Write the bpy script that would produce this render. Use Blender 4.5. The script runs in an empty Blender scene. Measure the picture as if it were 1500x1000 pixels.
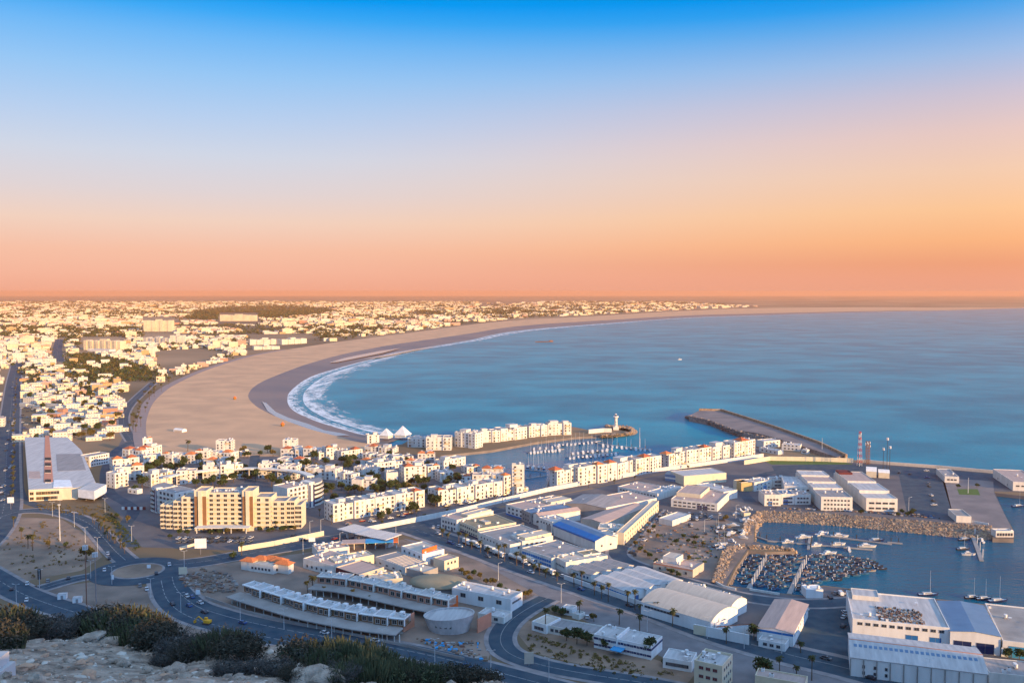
import bpy, bmesh, math, random
from mathutils import Vector, Matrix, noise
from mathutils.geometry import tessellate_polygon
R = math.radians
rnd = random.Random(7)
sc = bpy.context.scene
COL = sc.collection

# ------------------------------------------------------------------ camera
CAMH = 160.0; F = 1300.0; YH = 427.0
PITCH = math.atan((500 - YH) / F)
cam = bpy.data.cameras.new('camera'); camo = bpy.data.objects.new('camera', cam); COL.objects.link(camo)
cam.sensor_width = 36; cam.lens = 36 * F / 1500; cam.clip_start = 0.5; cam.clip_end = 200000
camo.location = (0, 0, CAMH); camo.rotation_euler = (math.pi / 2 - PITCH, 0, 0)
sc.camera = camo

def P(px, py, h=0.0):
    """point of the place at height h that the photograph shows at pixel px, py"""
    a, b = (px - 750) / F, (500 - py) / F
    dy = math.cos(PITCH) + b * math.sin(PITCH); dz = -math.sin(PITCH) + b * math.cos(PITCH)
    t = (h - CAMH) / dz
    return Vector((a * t, dy * t, h))

# ------------------------------------------------------------------ sky and sun
SKY = .6
SUN_AZ, SUN_EL = 50.0, 10.5            # azimuth to the right of straight behind the camera
sdir = Vector((math.sin(R(SUN_AZ)) * math.cos(R(SUN_EL)), -math.cos(R(SUN_AZ)) * math.cos(R(SUN_EL)), math.sin(R(SUN_EL))))
w = bpy.data.worlds.new('World'); sc.world = w; w.use_nodes = True
nt = w.node_tree; nt.nodes.clear()
def N(t, **k):
    n = nt.nodes.new(t)
    for a, v in k.items(): setattr(n, a, v)
    return n
out = N('ShaderNodeOutputWorld'); bg = N('ShaderNodeBackground'); bg2 = N('ShaderNodeBackground'); add = N('ShaderNodeAddShader')
sky = N('ShaderNodeTexSky', sky_type='NISHITA', sun_disc=False, sun_elevation=R(SUN_EL))
sky.sun_rotation = R(180 - SUN_AZ)
geo = N('ShaderNodeTexCoord'); sep = N('ShaderNodeSeparateXYZ')
nt.links.new(geo.outputs['Generated'], sep.inputs[0])
def lin(c): return tuple(((v / 255) / 12.92 if v <= 10 else ((v / 255 + .055) / 1.055) ** 2.4) for v in c) + (1,)
def ramp(stops):
    r = N('ShaderNodeValToRGB'); e = r.color_ramp.elements
    while len(e) > 1: e.remove(e[-1])
    e[0].position = stops[0][0]; e[0].color = lin(stops[0][1])
    for p, c in stops[1:]:
        x = e.new(p); x.color = lin(c)
    return r
def S(y): # ramp position of a picture row
    return max(0.0, math.sin(math.atan((YH - y) / F)))
rl = ramp([(0, (241, 170, 143)), (S(400), (245, 182, 156)), (S(370), (246, 191, 165)), (S(330), (241, 208, 190)), (S(290), (224, 211, 212)), (S(240), (208, 214, 229)),
           (S(190), (184, 207, 238)), (S(130), (150, 198, 244)), (S(80), (112, 184, 246)), (S(44), (58, 168, 245)), (S(18), (0, 155, 243)), (S(-60), (0, 142, 228)), (.5, (80, 135, 190)), (.75, (112, 135, 162)), (1, (118, 132, 150))])
rr = ramp([(0, (234, 162, 134)), (S(410), (238, 162, 131)), (S(390), (238, 161, 122)), (S(360), (250, 180, 128)), (S(320), (252, 197, 148)), (S(270), (244, 203, 174)),
           (S(220), (231, 199, 192)), (S(170), (203, 193, 210)), (S(120), (158, 187, 228)), (S(70), (92, 167, 233)), (S(45), (38, 155, 236)), (S(22), (0, 147, 235)), (S(-60), (0, 134, 220)), (.5, (80, 135, 190)), (.75, (112, 135, 162)), (1, (118, 132, 150))])
nt.links.new(sep.outputs['Z'], rl.inputs[0]); nt.links.new(sep.outputs['Z'], rr.inputs[0])
mr = N('ShaderNodeMapRange'); mr.inputs['From Min'].default_value = -.35; mr.inputs['From Max'].default_value = .55; mr.interpolation_type = 'SMOOTHSTEP'
nt.links.new(sep.outputs['X'], mr.inputs[0])
mx = N('ShaderNodeMix', data_type='RGBA'); nt.links.new(mr.outputs[0], mx.inputs[0]); nt.links.new(rl.outputs[0], mx.inputs[6]); nt.links.new(rr.outputs[0], mx.inputs[7])
nt.links.new(mx.outputs[2], bg.inputs[0]); 
# sky gain added overhead and towards the setting sun behind the camera, fills shade
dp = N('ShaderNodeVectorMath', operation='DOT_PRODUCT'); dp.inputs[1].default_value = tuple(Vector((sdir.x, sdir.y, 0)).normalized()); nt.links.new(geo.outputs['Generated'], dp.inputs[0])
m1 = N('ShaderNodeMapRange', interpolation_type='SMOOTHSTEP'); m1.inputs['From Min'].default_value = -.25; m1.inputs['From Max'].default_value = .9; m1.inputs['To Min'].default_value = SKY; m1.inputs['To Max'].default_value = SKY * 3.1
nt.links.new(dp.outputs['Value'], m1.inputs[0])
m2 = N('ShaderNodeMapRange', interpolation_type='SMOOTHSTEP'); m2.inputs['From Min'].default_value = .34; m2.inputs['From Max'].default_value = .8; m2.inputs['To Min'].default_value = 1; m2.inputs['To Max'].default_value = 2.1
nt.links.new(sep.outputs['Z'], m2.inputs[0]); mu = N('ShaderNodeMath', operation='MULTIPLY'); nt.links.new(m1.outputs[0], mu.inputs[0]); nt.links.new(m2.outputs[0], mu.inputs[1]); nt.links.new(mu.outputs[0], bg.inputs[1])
nt.links.new(sky.outputs[0], bg2.inputs[0]); bg2.inputs[1].default_value = 0.001
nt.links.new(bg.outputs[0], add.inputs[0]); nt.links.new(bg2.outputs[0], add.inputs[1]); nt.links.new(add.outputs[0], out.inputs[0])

sun = bpy.data.lights.new('sun', 'SUN'); sun.energy = 5.0; sun.angle = R(.6); sun.color = (1, .61, .24)
suno = bpy.data.objects.new('sun', sun); COL.objects.link(suno)
suno.rotation_euler = sdir.to_track_quat('Z', 'Y').to_euler(); suno.location = (0, 0, 400)
sc.view_settings.view_transform = 'Standard'; sc.view_settings.look = 'None'; sc.view_settings.exposure = .74; sc.view_settings.gamma = 1
sc.cycles.max_bounces = 5; sc.cycles.diffuse_bounces = 2; sc.cycles.volume_bounces = 1; sc.cycles.use_denoising = True
sc.cycles.transparent_max_bounces = 8; sc.cycles.caustics_reflective = False; sc.cycles.caustics_refractive = False

# ------------------------------------------------------------------ materials
M = {}
def mat(name, c, c2=None, rough=.85, scale=.3, amt=.5, spec=.3, bump=0, bscale=2, metal=0, stretch=None, detail=4, bdist=1.0):
    """procedural: two tones mixed by noise in object space"""
    m = bpy.data.materials.new(name); m.use_nodes = True; t = m.node_tree; b = t.nodes['Principled BSDF']
    b.inputs['Roughness'].default_value = rough; b.inputs['Metallic'].default_value = metal; b.inputs['Specular IOR Level'].default_value = spec
    c2 = c2 or tuple(v * .72 for v in c)
    tc = t.nodes.new('ShaderNodeTexCoord'); src = tc.outputs['Object']
    if stretch:
        mp = t.nodes.new('ShaderNodeMapping'); mp.inputs['Scale'].default_value = stretch; t.links.new(src, mp.inputs[0]); src = mp.outputs[0]
    n = t.nodes.new('ShaderNodeTexNoise'); n.inputs['Scale'].default_value = scale; n.inputs['Detail'].default_value = detail; t.links.new(src, n.inputs['Vector'])
    r = t.nodes.new('ShaderNodeMapRange'); r.inputs['From Min'].default_value = .5 - .25 / max(amt, .01) * .5; r.inputs['From Max'].default_value = .5 + .25 / max(amt, .01) * .5
    t.links.new(n.outputs[0], r.inputs[0])
    x = t.nodes.new('ShaderNodeMix'); x.data_type = 'RGBA'; x.inputs[6].default_value = tuple(c) + (1,); x.inputs[7].default_value = tuple(c2) + (1,)
    t.links.new(r.outputs[0], x.inputs[0]); t.links.new(x.outputs[2], b.inputs['Base Color'])
    if bump:
        n2 = t.nodes.new('ShaderNodeTexNoise'); n2.inputs['Scale'].default_value = bscale; n2.inputs['Detail'].default_value = 6; t.links.new(src, n2.inputs['Vector'])
        bp = t.nodes.new('ShaderNodeBump'); bp.inputs['Strength'].default_value = bump; bp.inputs['Distance'].default_value = bdist
        t.links.new(n2.outputs[0], bp.inputs['Height']); t.links.new(bp.outputs[0], b.inputs['Normal'])
    M[name] = m; return m
mat('white', (.75, .71, .65), (.54, .50, .45), scale=.45, amt=.42, stretch=(1, 1, .2), detail=8)
mat('white_clean', (.80, .785, .77), (.62, .60, .585), scale=.35, amt=.4, stretch=(1, 1, .2), detail=8)
mat('cream', (.72, .62, .45), (.60, .50, .36))
mat('beige', (.55, .47, .38), (.44, .37, .30))
mat('ochre', (.62, .42, .18), (.50, .33, .15))
mat('brown_panel', (.28, .14, .06), (.20, .10, .05))
mat('concrete', (.36, .33, .31), (.24, .22, .21), scale=.12, amt=.6)
mat('roof_grey', (.34, .31, .31), (.22, .21, .21), scale=1, amt=.55, stretch=(.6, .07, .3), detail=6)
mat('roof_pink', (.50, .36, .31), (.38, .28, .25), scale=1, amt=.55, stretch=(.6, .07, .3), detail=6)
mat('roof_olive', (.30, .25, .17), (.22, .19, .13), scale=.15)
mat('roof_cream', (.58, .50, .42), (.46, .39, .33), scale=1, amt=.55, stretch=(.6, .07, .3), detail=6)
mat('roof_light', (.56, .53, .52), (.38, .36, .36), scale=1, amt=.55, stretch=(.6, .07, .3), detail=6)
mat('roof_blue', (.15, .24, .36), (.11, .19, .30), scale=.15)
mat('tile_red', (.48, .13, .055), (.33, .09, .04), scale=1.2, amt=.8)
mat('tile_orange', (.62, .20, .07), (.5, .14, .05), scale=1.2, amt=.8)
mat('orange_paint', (.80, .16, .03), (.68, .13, .03))
mat('salmon', (.62, .26, .16), (.5, .2, .13))
mat('dark_red', (.16, .03, .03), (.12, .025, .025))
mat('blue_paint', (.02, .16, .44), (.02, .12, .34), rough=.5)
mat('navy', (.015, .03, .11), (.01, .02, .08), rough=.5)
mat('sky_blue_paint', (.05, .32, .62), (.04, .26, .5))
mat('glass', (.02, .03, .045), (.05, .06, .08), rough=.25, spec=.5, scale=.5)
mat('frame', (.35, .33, .32))
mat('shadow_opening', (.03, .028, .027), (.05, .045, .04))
mat('steel', (.35, .35, .37), (.25, .25, .27), rough=.5, metal=.6)
mat('dark_metal', (.05, .05, .055))
mat('red_paint', (.55, .06, .04)); mat('pole_white', (.6, .6, .6))
mat('rust', (.25, .13, .09), (.15, .08, .06), scale=2)
mat('asphalt', (.015, .044, .076), (.065, .092, .115), scale=.14, amt=.5, detail=9, rough=.9)
mat('asphalt_old', (.085, .085, .10), (.14, .13, .135), scale=.05, amt=.7, rough=.9)
mat('pavement', (.22, .20, .205), (.15, .135, .14), scale=.12, amt=.6)
mat('pave_pink', (.33, .24, .22), (.24, .19, .18), scale=.12)
mat('quay', (.24, .20, .19), (.16, .14, .14), scale=.06, amt=.7)
mat('paint_line', (.34, .34, .34))
mat('kerb', (.30, .265, .265), (.20, .18, .18), scale=.2, amt=.8)
mat('dirt', (.34, .23, .165), (.17, .12, .09), scale=.05, amt=.8, detail=8, bump=.4, bscale=.3)
mat('dirt_light', (.30, .215, .17), (.15, .115, .095), scale=.05, amt=.8, detail=8)
mat('grass', (.10, .16, .03), (.07, .11, .025), scale=.4)
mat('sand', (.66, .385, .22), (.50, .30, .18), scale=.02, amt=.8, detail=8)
mat('wet_sand', (.22, .145, .115), (.15, .11, .10), scale=.006, amt=1.2, rough=.45, detail=6)
mat('trunk', (.13, .09, .06), (.08, .055, .04), scale=3)
mat('leaf', (.055, .075, .02), (.025, .04, .012), scale=.9, amt=1.0)
mat('leaf_warm', (.16, .11, .025), (.09, .07, .02), scale=.9, amt=1.0)
mat('leaf_palm', (.085, .085, .028), (.05, .05, .018), scale=1.0)
mat('leaf_orange', (.35, .17, .03), (.22, .11, .02), scale=1.0)
mat('spurge', (.10, .105, .048), (.045, .048, .025), scale=3.0, amt=1.0)
mat('twig', (.115, .10, .085), (.06, .05, .045), scale=3.0, amt=1.0)
mat('twig_dark', (.075, .062, .042), (.035, .03, .02), scale=3.0, amt=1.0)
mat('rock', (.56, .44, .35), (.13, .095, .07), scale=3.2, amt=.55, detail=12, bump=1.0, bscale=9, bdist=.12)
mat('rock_warm', (.50, .31, .20), (.34, .21, .15), scale=2, amt=.9, bump=.5, bscale=5, bdist=.1)
mat('armour', (.46, .32, .20), (.24, .16, .11), scale=.35, amt=1.0)
mat('armour_grey', (.30, .24, .20), (.16, .13, .12), scale=.35, amt=1.0)
mat('stone_fill', (.22, .18, .16), (.14, .12, .11), scale=.1, amt=.8)
mat('boat_blue', (.03, .13, .25), (.02, .09, .18)); mat('boat_dark', (.025, .03, .05)); mat('boat_white', (.65, .65, .66)); mat('wood', (.24, .17, .12), (.15, .1, .07), scale=1)
mat('rubber', (.02, .02, .02)); mat('car_white', (.7, .7, .72), rough=.35, spec=.5); mat('car_grey', (.2, .21, .23), rough=.35, spec=.5); mat('car_dark', (.03, .035, .05), rough=.35, spec=.5)
mat('car_red', (.35, .03, .03), rough=.35); mat('car_blue', (.04, .09, .25), rough=.35); mat('yellow_paint', (.75, .38, .03)); mat('white_panel', (.85, .86, .88))
mat('sail_white', (.8, .78, .75))

# ------------------------------------------------------------------ mesh helpers
class MB:
    def __init__(s): s.v = []; s.f = []; s.m = []; s.mats = []
    def mi(s, m):
        m = M[m] if isinstance(m, str) else m
        if m not in s.mats: s.mats.append(m)
        return s.mats.index(m)
    def add(s, vs, fs, m):
        k = len(s.v); i = s.mi(m); s.v += [tuple(v) for v in vs]
        for f in fs: s.f.append(tuple(a + k for a in f)); s.m.append(i)
        return s
    def box(s, x0, x1, y0, y1, z0, z1, m, top=None):
        vs = [(x0, y0, z0), (x1, y0, z0), (x1, y1, z0), (x0, y1, z0), (x0, y0, z1), (x1, y0, z1), (x1, y1, z1), (x0, y1, z1)]
        s.add(vs, [(0, 1, 5, 4), (1, 2, 6, 5), (2, 3, 7, 6), (3, 0, 4, 7), (3, 2, 1, 0)], m); s.add(vs[4:], [(0, 1, 2, 3)], top or m); return s
    def prism(s, poly, z0, z1, m, top=None, bottom=False):
        n = len(poly); vs = [(p[0], p[1], z0) for p in poly] + [(p[0], p[1], z1) for p in poly]
        s.add(vs, [(i, (i + 1) % n, n + (i + 1) % n, n + i) for i in range(n)], m)
        tr = tessellate_polygon([[Vector((p[0], p[1], 0)) for p in poly]])
        s.add([(p[0], p[1], z1) for p in poly], [tuple(t) for t in tr], top or m)
        if bottom: s.add([(p[0], p[1], z0) for p in poly], [tuple(t) for t in tr], m)
        return s
    def cyl(s, x, y, z0, z1, r0, r1, m, n=10, cap=True, top=None):
        vs = [(x + r0 * math.cos(6.28318 * i / n), y + r0 * math.sin(6.28318 * i / n), z0) for i in range(n)] + [(x + r1 * math.cos(6.28318 * i / n), y + r1 * math.sin(6.28318 * i / n), z1) for i in range(n)]
        s.add(vs, [(i, (i + 1) % n, n + (i + 1) % n, n + i) for i in range(n)], m)
        if cap: s.add(vs[n:], [tuple(range(n))], top or m)
        return s
    def tube(s, a, b, r, m, n=5, r2=None):
        a, b = Vector(a), Vector(b); d = (b - a); q = d.to_track_quat('Z', 'Y'); L = d.length; r2 = r if r2 is None else r2
        ring = lambda rr, z: [a + q @ Vector((rr * math.cos(6.28318 * i / n), rr * math.sin(6.28318 * i / n), z)) for i in range(n)]
        s.add(ring(r, 0) + ring(r2, L), [(i, (i + 1) % n, n + (i + 1) % n, n + i) for i in range(n)] + [tuple(range(2 * n - 1, n - 1, -1))], m); return s
    def hip(s, x0, x1, y0, y1, z0, h, m, over=.4, wall=None):
        x0 -= over; x1 += over; y0 -= over; y1 += over; lx, ly = x1 - x0, y1 - y0; k = min(lx, ly) / 2
        if lx >= ly: a, b = (x0 + k, (y0 + y1) / 2, z0 + h), (x1 - k, (y0 + y1) / 2, z0 + h)
        else: a, b = ((x0 + x1) / 2, y0 + k, z0 + h), ((x0 + x1) / 2, y1 - k, z0 + h)
        vs = [(x0, y0, z0), (x1, y0, z0), (x1, y1, z0), (x0, y1, z0), a, b]
        fs = [(0, 1, 5, 4), (1, 2, 5), (2, 3, 4, 5), (3, 0, 4)] if lx >= ly else [(0, 1, 4), (1, 2, 5, 4), (2, 3, 5), (3, 0, 4, 5)]
        s.add(vs, fs + [(3, 2, 1, 0)], m); return s
    def data(s, name, smooth=False):
        me = bpy.data.meshes.new(name); me.from_pydata(s.v, [], s.f)
        for m in s.mats: me.materials.append(m)
        me.polygons.foreach_set('material_index', s.m)
        if smooth: me.polygons.foreach_set('use_smooth', [True] * len(s.f))
        me.update(); return me
    def build(s, name, parent=None, smooth=False, **k):
        return link(name, s.data(name, smooth), parent, **k)
def link(name, me, parent=None, loc=None, rz=None, scale=None):
    o = bpy.data.objects.new(name, me); COL.objects.link(o)
    if parent: o.parent = parent
    if loc is not None: o.location = loc
    if rz is not None: o.rotation_euler = (0, 0, rz)
    if scale is not None: o.scale = scale if hasattr(scale, '__len__') else (scale,) * 3
    return o
def tag(o, label=None, cat=None, group=None, kind=None):
    if label: o['label'] = label
    if cat: o['category'] = cat
    if group: o['group'] = group
    if kind: o['kind'] = kind
    return o
def thing(name, loc, rz, label, cat, group=None):
    return tag(link(name, None, None, loc, rz), label, cat, group)
def copy_thing(o, loc, rz, label=None, scale=None):
    c = o.copy(); COL.objects.link(c); c.location = loc; c.rotation_euler = (0, 0, rz)
    if label: c['label'] = label
    if scale: c.scale = (scale,) * 3
    for ch in o.children:
        d = ch.copy(); COL.objects.link(d); d.parent = c
        for g in ch.children:
            e = g.copy(); COL.objects.link(e); e.parent = d
    return c
def structure(name, mb): return tag(mb.build(name), kind='structure')
def strip(pts, wid, z):          # flat ribbon along a polyline
    L, Rr = [], []
    for i, p in enumerate(pts):
        a, b = pts[max(i - 1, 0)], pts[min(i + 1, len(pts) - 1)]
        d = Vector((b[0] - a[0], b[1] - a[1])); d.normalize(); n = Vector((-d.y, d.x)); wd = wid[i] if hasattr(wid, '__len__') else wid
        L.append((p[0] + n.x * wd / 2, p[1] + n.y * wd / 2, z)); Rr.append((p[0] - n.x * wd / 2, p[1] - n.y * wd / 2, z))
    return L, Rr
def smooth_line(pts, k=6):       # Catmull-Rom through points
    pts = [Vector(p) for p in pts]; o = []
    for i in range(len(pts) - 1):
        p0, p1, p2, p3 = pts[max(i - 1, 0)], pts[i], pts[i + 1], pts[min(i + 2, len(pts) - 1)]
        for j in range(k):
            t = j / k; o.append(.5 * ((2 * p1) + (p2 - p0) * t + (2 * p0 - 5 * p1 + 4 * p2 - p3) * t * t + (3 * p1 - p0 - 3 * p2 + p3) * t ** 3))
    return o + [pts[-1]]
def ribbon(mb, pts, wid, z, m, thick=0):
    L, Q = strip(pts, wid, z); n = len(L)
    mb.add(L + Q, [(i, n + i, n + i + 1, i + 1) for i in range(n - 1)], m)
    if thick:
        for A in (L, Q):
            B = [(a[0], a[1], z - thick) for a in A]
            mb.add(A + B, [(i, i + 1, n + i + 1, n + i) for i in range(n - 1)], m)
        for i in (0, n - 1): mb.add([L[i], Q[i], (Q[i][0], Q[i][1], z - thick), (L[i][0], L[i][1], z - thick)], [(0, 1, 2, 3)], m)
    return mb
def PX(l, h=0): return [P(a, b, h) for a, b in l]

# ================================================================== SETTING
WZ = -2.6                                   # water level
# --- waterline curves, from the marina round the bay
C_foam = [(590, 641), (540, 637), (500, 627), (460, 614), (432, 600), (424, 586), (430, 571), (457, 552), (497, 539), (537, 528), (577, 517), (630, 508), (662, 502.5), (694, 497), (723, 490), (753, 485), (807, 479.5), (887, 473.5), (967, 467.5), (1033, 464), (1100, 462), (1207, 458.8), (1313, 456.2), (1393, 455), (1500, 451.5), (1640, 450)]
C_wet = [(560, 652), (520, 646), (500, 640), (450, 627), (400, 608), (372, 592), (364, 577), (380, 561), (417, 545), (457, 531), (510, 517), (577, 504.5), (643, 495), (697, 487), (725, 482), (755, 478), (810, 473.5), (887, 469), (967, 464), (1033, 461), (1100, 459.3), (1207, 456.8), (1313, 454.8), (1393, 454), (1500, 450.8), (1640, 449.5)]
C_prom = [(520, 668), (400, 668), (222, 668), (213, 640), (213, 615), (222, 592), (236, 577), (258, 562), (305, 541), (367, 522), (420, 512), (500, 500), (580, 490), (640, 482), (700, 474), (735, 470.5), (790, 467), (850, 464), (950, 458), (1030, 454), (1100, 451.5), (1207, 450.2), (1313, 449.8), (1393, 450.6), (1500, 449.4), (1640, 448.5)]
foam = smooth_line([P(a, b, WZ) for a, b in C_foam], 8)
# land outline (clockwise), harbour basins are holes
port_edge = [(560, 668), (590, 655)]
far = 32000
water = MB(); water.add([(-far, -2000, WZ), (far, -2000, WZ), (far, far, WZ), (-far, far, WZ)], [(0, 1, 2, 3)], 'white')
wm = bpy.data.materials.new('sea'); wm.use_nodes = True; t = wm.node_tree; b = t.nodes['Principled BSDF']
b.inputs['Roughness'].default_value = .22; b.inputs['IOR'].default_value = 1.13; b.inputs['Specular IOR Level'].default_value = .03
tc = t.nodes.new('ShaderNodeTexCoord'); mp = t.nodes.new('ShaderNodeMapping'); mp.inputs['Scale'].default_value = (.009, .011, 1); mp.inputs['Rotation'].default_value = (0, 0, R(-25))
t.links.new(tc.outputs['Object'], mp.inputs[0]); n1 = t.nodes.new('ShaderNodeTexNoise'); n1.inputs['Scale'].default_value = 1; n1.inputs['Detail'].default_value = 8; t.links.new(mp.outputs[0], n1.inputs['Vector'])
cr = t.nodes.new('ShaderNodeValToRGB'); cr.color_ramp.elements[0].position = .35; cr.color_ramp.elements[0].color = (.004, .18, .275, 1); cr.color_ramp.elements[1].position = .68; cr.color_ramp.elements[1].color = (.009, .275, .385, 1)
t.links.new(n1.outputs[0], cr.inputs[0]); t.links.new(cr.outputs[0], b.inputs['Base Color'])
mp2 = t.nodes.new('ShaderNodeMapping'); mp2.inputs['Scale'].default_value = (.10, .22, 1); mp2.inputs['Rotation'].default_value = (0, 0, R(-12)); t.links.new(tc.outputs['Object'], mp2.inputs[0])
n2 = t.nodes.new('ShaderNodeTexNoise'); n2.inputs['Detail'].default_value = 6; n2.inputs['Scale'].default_value = 1; n2.inputs['Roughness'].default_value = .65; t.links.new(mp2.outputs[0], n2.inputs['Vector'])
bp = t.nodes.new('ShaderNodeBump'); bp.inputs['Strength'].default_value = .8; bp.inputs['Distance'].default_value = 1.6; t.links.new(n2.outputs[0], bp.inputs['Height']); t.links.new(bp.outputs[0], b.inputs['Normal'])
wo = structure('water', water); wo.data.materials[0] = wm

def poly_sheet(pts, z, m, holes=(), skirt=0, skirt_m=None):
    """flat sheet with holes and vertical sides"""
    loops = [[Vector((p[0], p[1], 0)) for p in pts]] + [[Vector((p[0], p[1], 0)) for p in h] for h in holes]
    tr = tessellate_polygon(loops); flat = [v for l in loops for v in l]; mb = MB()
    fs = []
    for a, b_, c in tr:
        n = (flat[b_] - flat[a]).cross(flat[c] - flat[a]).z
        fs.append((a, b_, c) if n > 0 else (a, c, b_))
    mb.add([(v.x, v.y, z) for v in flat], fs, m)
    if skirt:
        for l in loops:
            n = len(l); mb.add([(v.x, v.y, z) for v in l] + [(v.x, v.y, z - skirt) for v in l], [(i, (i + 1) % n, n + (i + 1) % n, n + i) for i in range(n)], skirt_m or m)
    return mb

# dry land: inland area + port platform; sand edge follows the promenade line extended under the sand
wet = smooth_line([P(a, b, -.4) for a, b in C_wet], 8)
coast = [P(a, b, 0) for a, b in [((p[0] + q[0]) / 2, (p[1] + q[1]) / 2) for p, q in zip(C_prom, C_wet)][::-1] if a < 1620]
pier = [(590, 650), (600, 644), (700, 637), (840, 625), (870, 631), (905, 629), (926, 633), (905, 636), (840, 640), (780, 648), (720, 659), (645, 667), (665, 676), (690, 690), (755, 698), (770, 722), (800, 716), (806, 698), (900, 680), (1010, 662), (1108, 647), (1125, 650), (1232, 672), (1300, 677), (1500, 691), (1700, 705), (1700, 745), (1560, 733), (1454, 721), (1485, 777), (1485, 789), (1454, 788), (1452, 775), (1380, 768), (1200, 754), (1113, 750), (1106, 760), (1106, 792), (1120, 796), (1164, 803), (1164, 807), (1120, 808), (1096, 806), (1078, 832), (1066, 857), (1096, 861), (1140, 868), (1178, 872), (1184, 862), (1206, 857), (1240, 861), (1290, 868), (1385, 878), (1500, 891), (1760, 918)]
outline = [Vector((far - 50, far - 50, 0))] + [Vector((far - 50, coast[0].y, 0))] + coast + [P(a, b, 0) for a, b in pier] + [Vector((1200, 200, 0)), Vector((1200, -1500, 0)), Vector((-far + 50, -1500, 0)), Vector((-far + 50, far - 50, 0))]
ground = poly_sheet(outline, 0, 'dirt', skirt=6, skirt_m='stone_fill')
gm = bpy.data.materials.new('plain'); gm.use_nodes = True; t = gm.node_tree; b = t.nodes['Principled BSDF']; b.inputs['Roughness'].default_value = .95
tc = t.nodes.new('ShaderNodeTexCoord'); n1 = t.nodes.new('ShaderNodeTexNoise'); n1.inputs['Scale'].default_value = .0012; n1.inputs['Detail'].default_value = 10; t.links.new(tc.outputs['Object'], n1.inputs['Vector'])
cr = t.nodes.new('ShaderNodeValToRGB'); e = cr.color_ramp.elements; e[0].position = .38; e[0].color = (.09, .065, .035, 1); e[1].position = .62; e[1].color = (.34, .21, .12, 1); x = e.new(.5); x.color = (.19, .125, .07, 1)
t.links.new(n1.outputs[0], cr.inputs[0]); t.links.new(cr.outputs[0], b.inputs['Base Color']); M['plain'] = gm
go = structure('ground', ground); go.data.materials[0] = gm

# --- beach: sheet from the promenade down under the water
def cross_strip(name, lines, mats, k=8):
    """lines: list of (pixel list, height) with equal point counts; strips between successive lines"""
    cs = [smooth_line([P(a, b, h) for a, b in l], k) for l, h in lines]; mb = MB(); n = len(cs[0])
    for i, m in enumerate(mats):
        mb.add(cs[i] + cs[i + 1], [(j, j + 1, n + j + 1, n + j) for j in range(n - 1)], m)
    return mb
def mid(a, b, t): return [(p[0] * (1 - t) + q[0] * t, p[1] * (1 - t) + q[1] * t) for p, q in zip(a, b)]
Cf = C_foam
under = [(x + (60 if x < 600 else 0), y + (0 if x < 600 and y > 560 else 3)) for x, y in Cf]
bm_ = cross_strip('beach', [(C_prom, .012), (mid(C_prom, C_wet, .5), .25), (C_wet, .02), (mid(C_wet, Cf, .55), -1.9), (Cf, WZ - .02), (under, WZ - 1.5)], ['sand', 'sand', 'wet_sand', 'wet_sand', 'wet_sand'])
bo = structure('beach', bm_); bo.data.polygons.foreach_set('use_smooth', [True] * len(bo.data.polygons))

# ------------------------------------------------------------------ hill the photograph is taken from
def dcrest(x, y):
    px = 750 + F * x / max(y, 6.0)
    pts = [(-600, 34), (0, 29), (150, 27), (300, 21.5), (500, 17.8), (650, 15.2), (760, 12.5), (900, 9), (1600, 7)]
    px = min(max(px, -600), 1600); d = 7
    for (a, da), (b_, db) in zip(pts, pts[1:]):
        if a <= px <= b_: d = da + (db - da) * (px - a) / (b_ - a)
    if x > 110: d = max(d, min((x - 100) * .85, 210))
    return d
def hill(x, y):
    top = CAMH - 1.7
    if y < 0: h = top + min(-y, 60) * .12
    else:
        d = dcrest(x, y)
        if y <= d: h = top - (.325 * y if x < 110 else .325 * 7 + (y - 7) * .02 if y > 7 else .325 * y)
        else:
            e = y - d; s0 = .325 * d if x < 110 else 2.3 + (d - 7) * .02
            h = top - s0 - (.45 * e + .02 * e * e if e < 8 else 4.88 + (e - 8) * .82)
    ed = max(0, x - HX) * .55 + max(0, -x - 260) * .45 + max(0, -y - 300) * .6
    return h - ed
HX = 188
hm = MB(); nx, ny = 0, 0
xs = [-700, -560, -440, -340, -260, -200, -150, -110, -80, -60, -46, -36] + [-28 + i * .7 for i in range(81)] + [30, 36, 44, 56, 72, 90, 110, 130, 160, 200, 240, 280, 320, 360, 400, 460, 540, 640]
ys = [-700, -560, -440, -340, -260, -200, -140, -90, -50, -25, -10, 0, 4, 7] + [9 + i * .55 for i in range(56)] + [41, 44, 48, 54, 62, 72, 86, 104, 126, 150, 178, 208, 240, 280, 330]
vs = []; hv = vs
for y in ys:
    for x in xs:
        h = hill(x, y)
        if -40 < x < 30 and 5 < y < 45:
            h += .28 * noise.fractal(Vector((x * .35, y * .35, 0)), 1, 2, 4) + .05 * noise.noise(Vector((x * 2.2, y * 2.2, 3)))
        else: h += 4 * noise.noise(Vector((x * .02, y * .02, 1))) * (1 if y > 44 or y < 0 or abs(x) > 40 else .1)
        vs.append((x, y, max(h, -3)))
nx = len(xs)
hm.add(vs, [(j * nx + i, j * nx + i + 1, (j + 1) * nx + i + 1, (j + 1) * nx + i) for j in range(len(ys) - 1) for i in range(nx - 1)], 'rock')
ho = structure('hill', hm); ho.data.polygons.foreach_set('use_smooth', [True] * len(ho.data.polygons))

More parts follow.
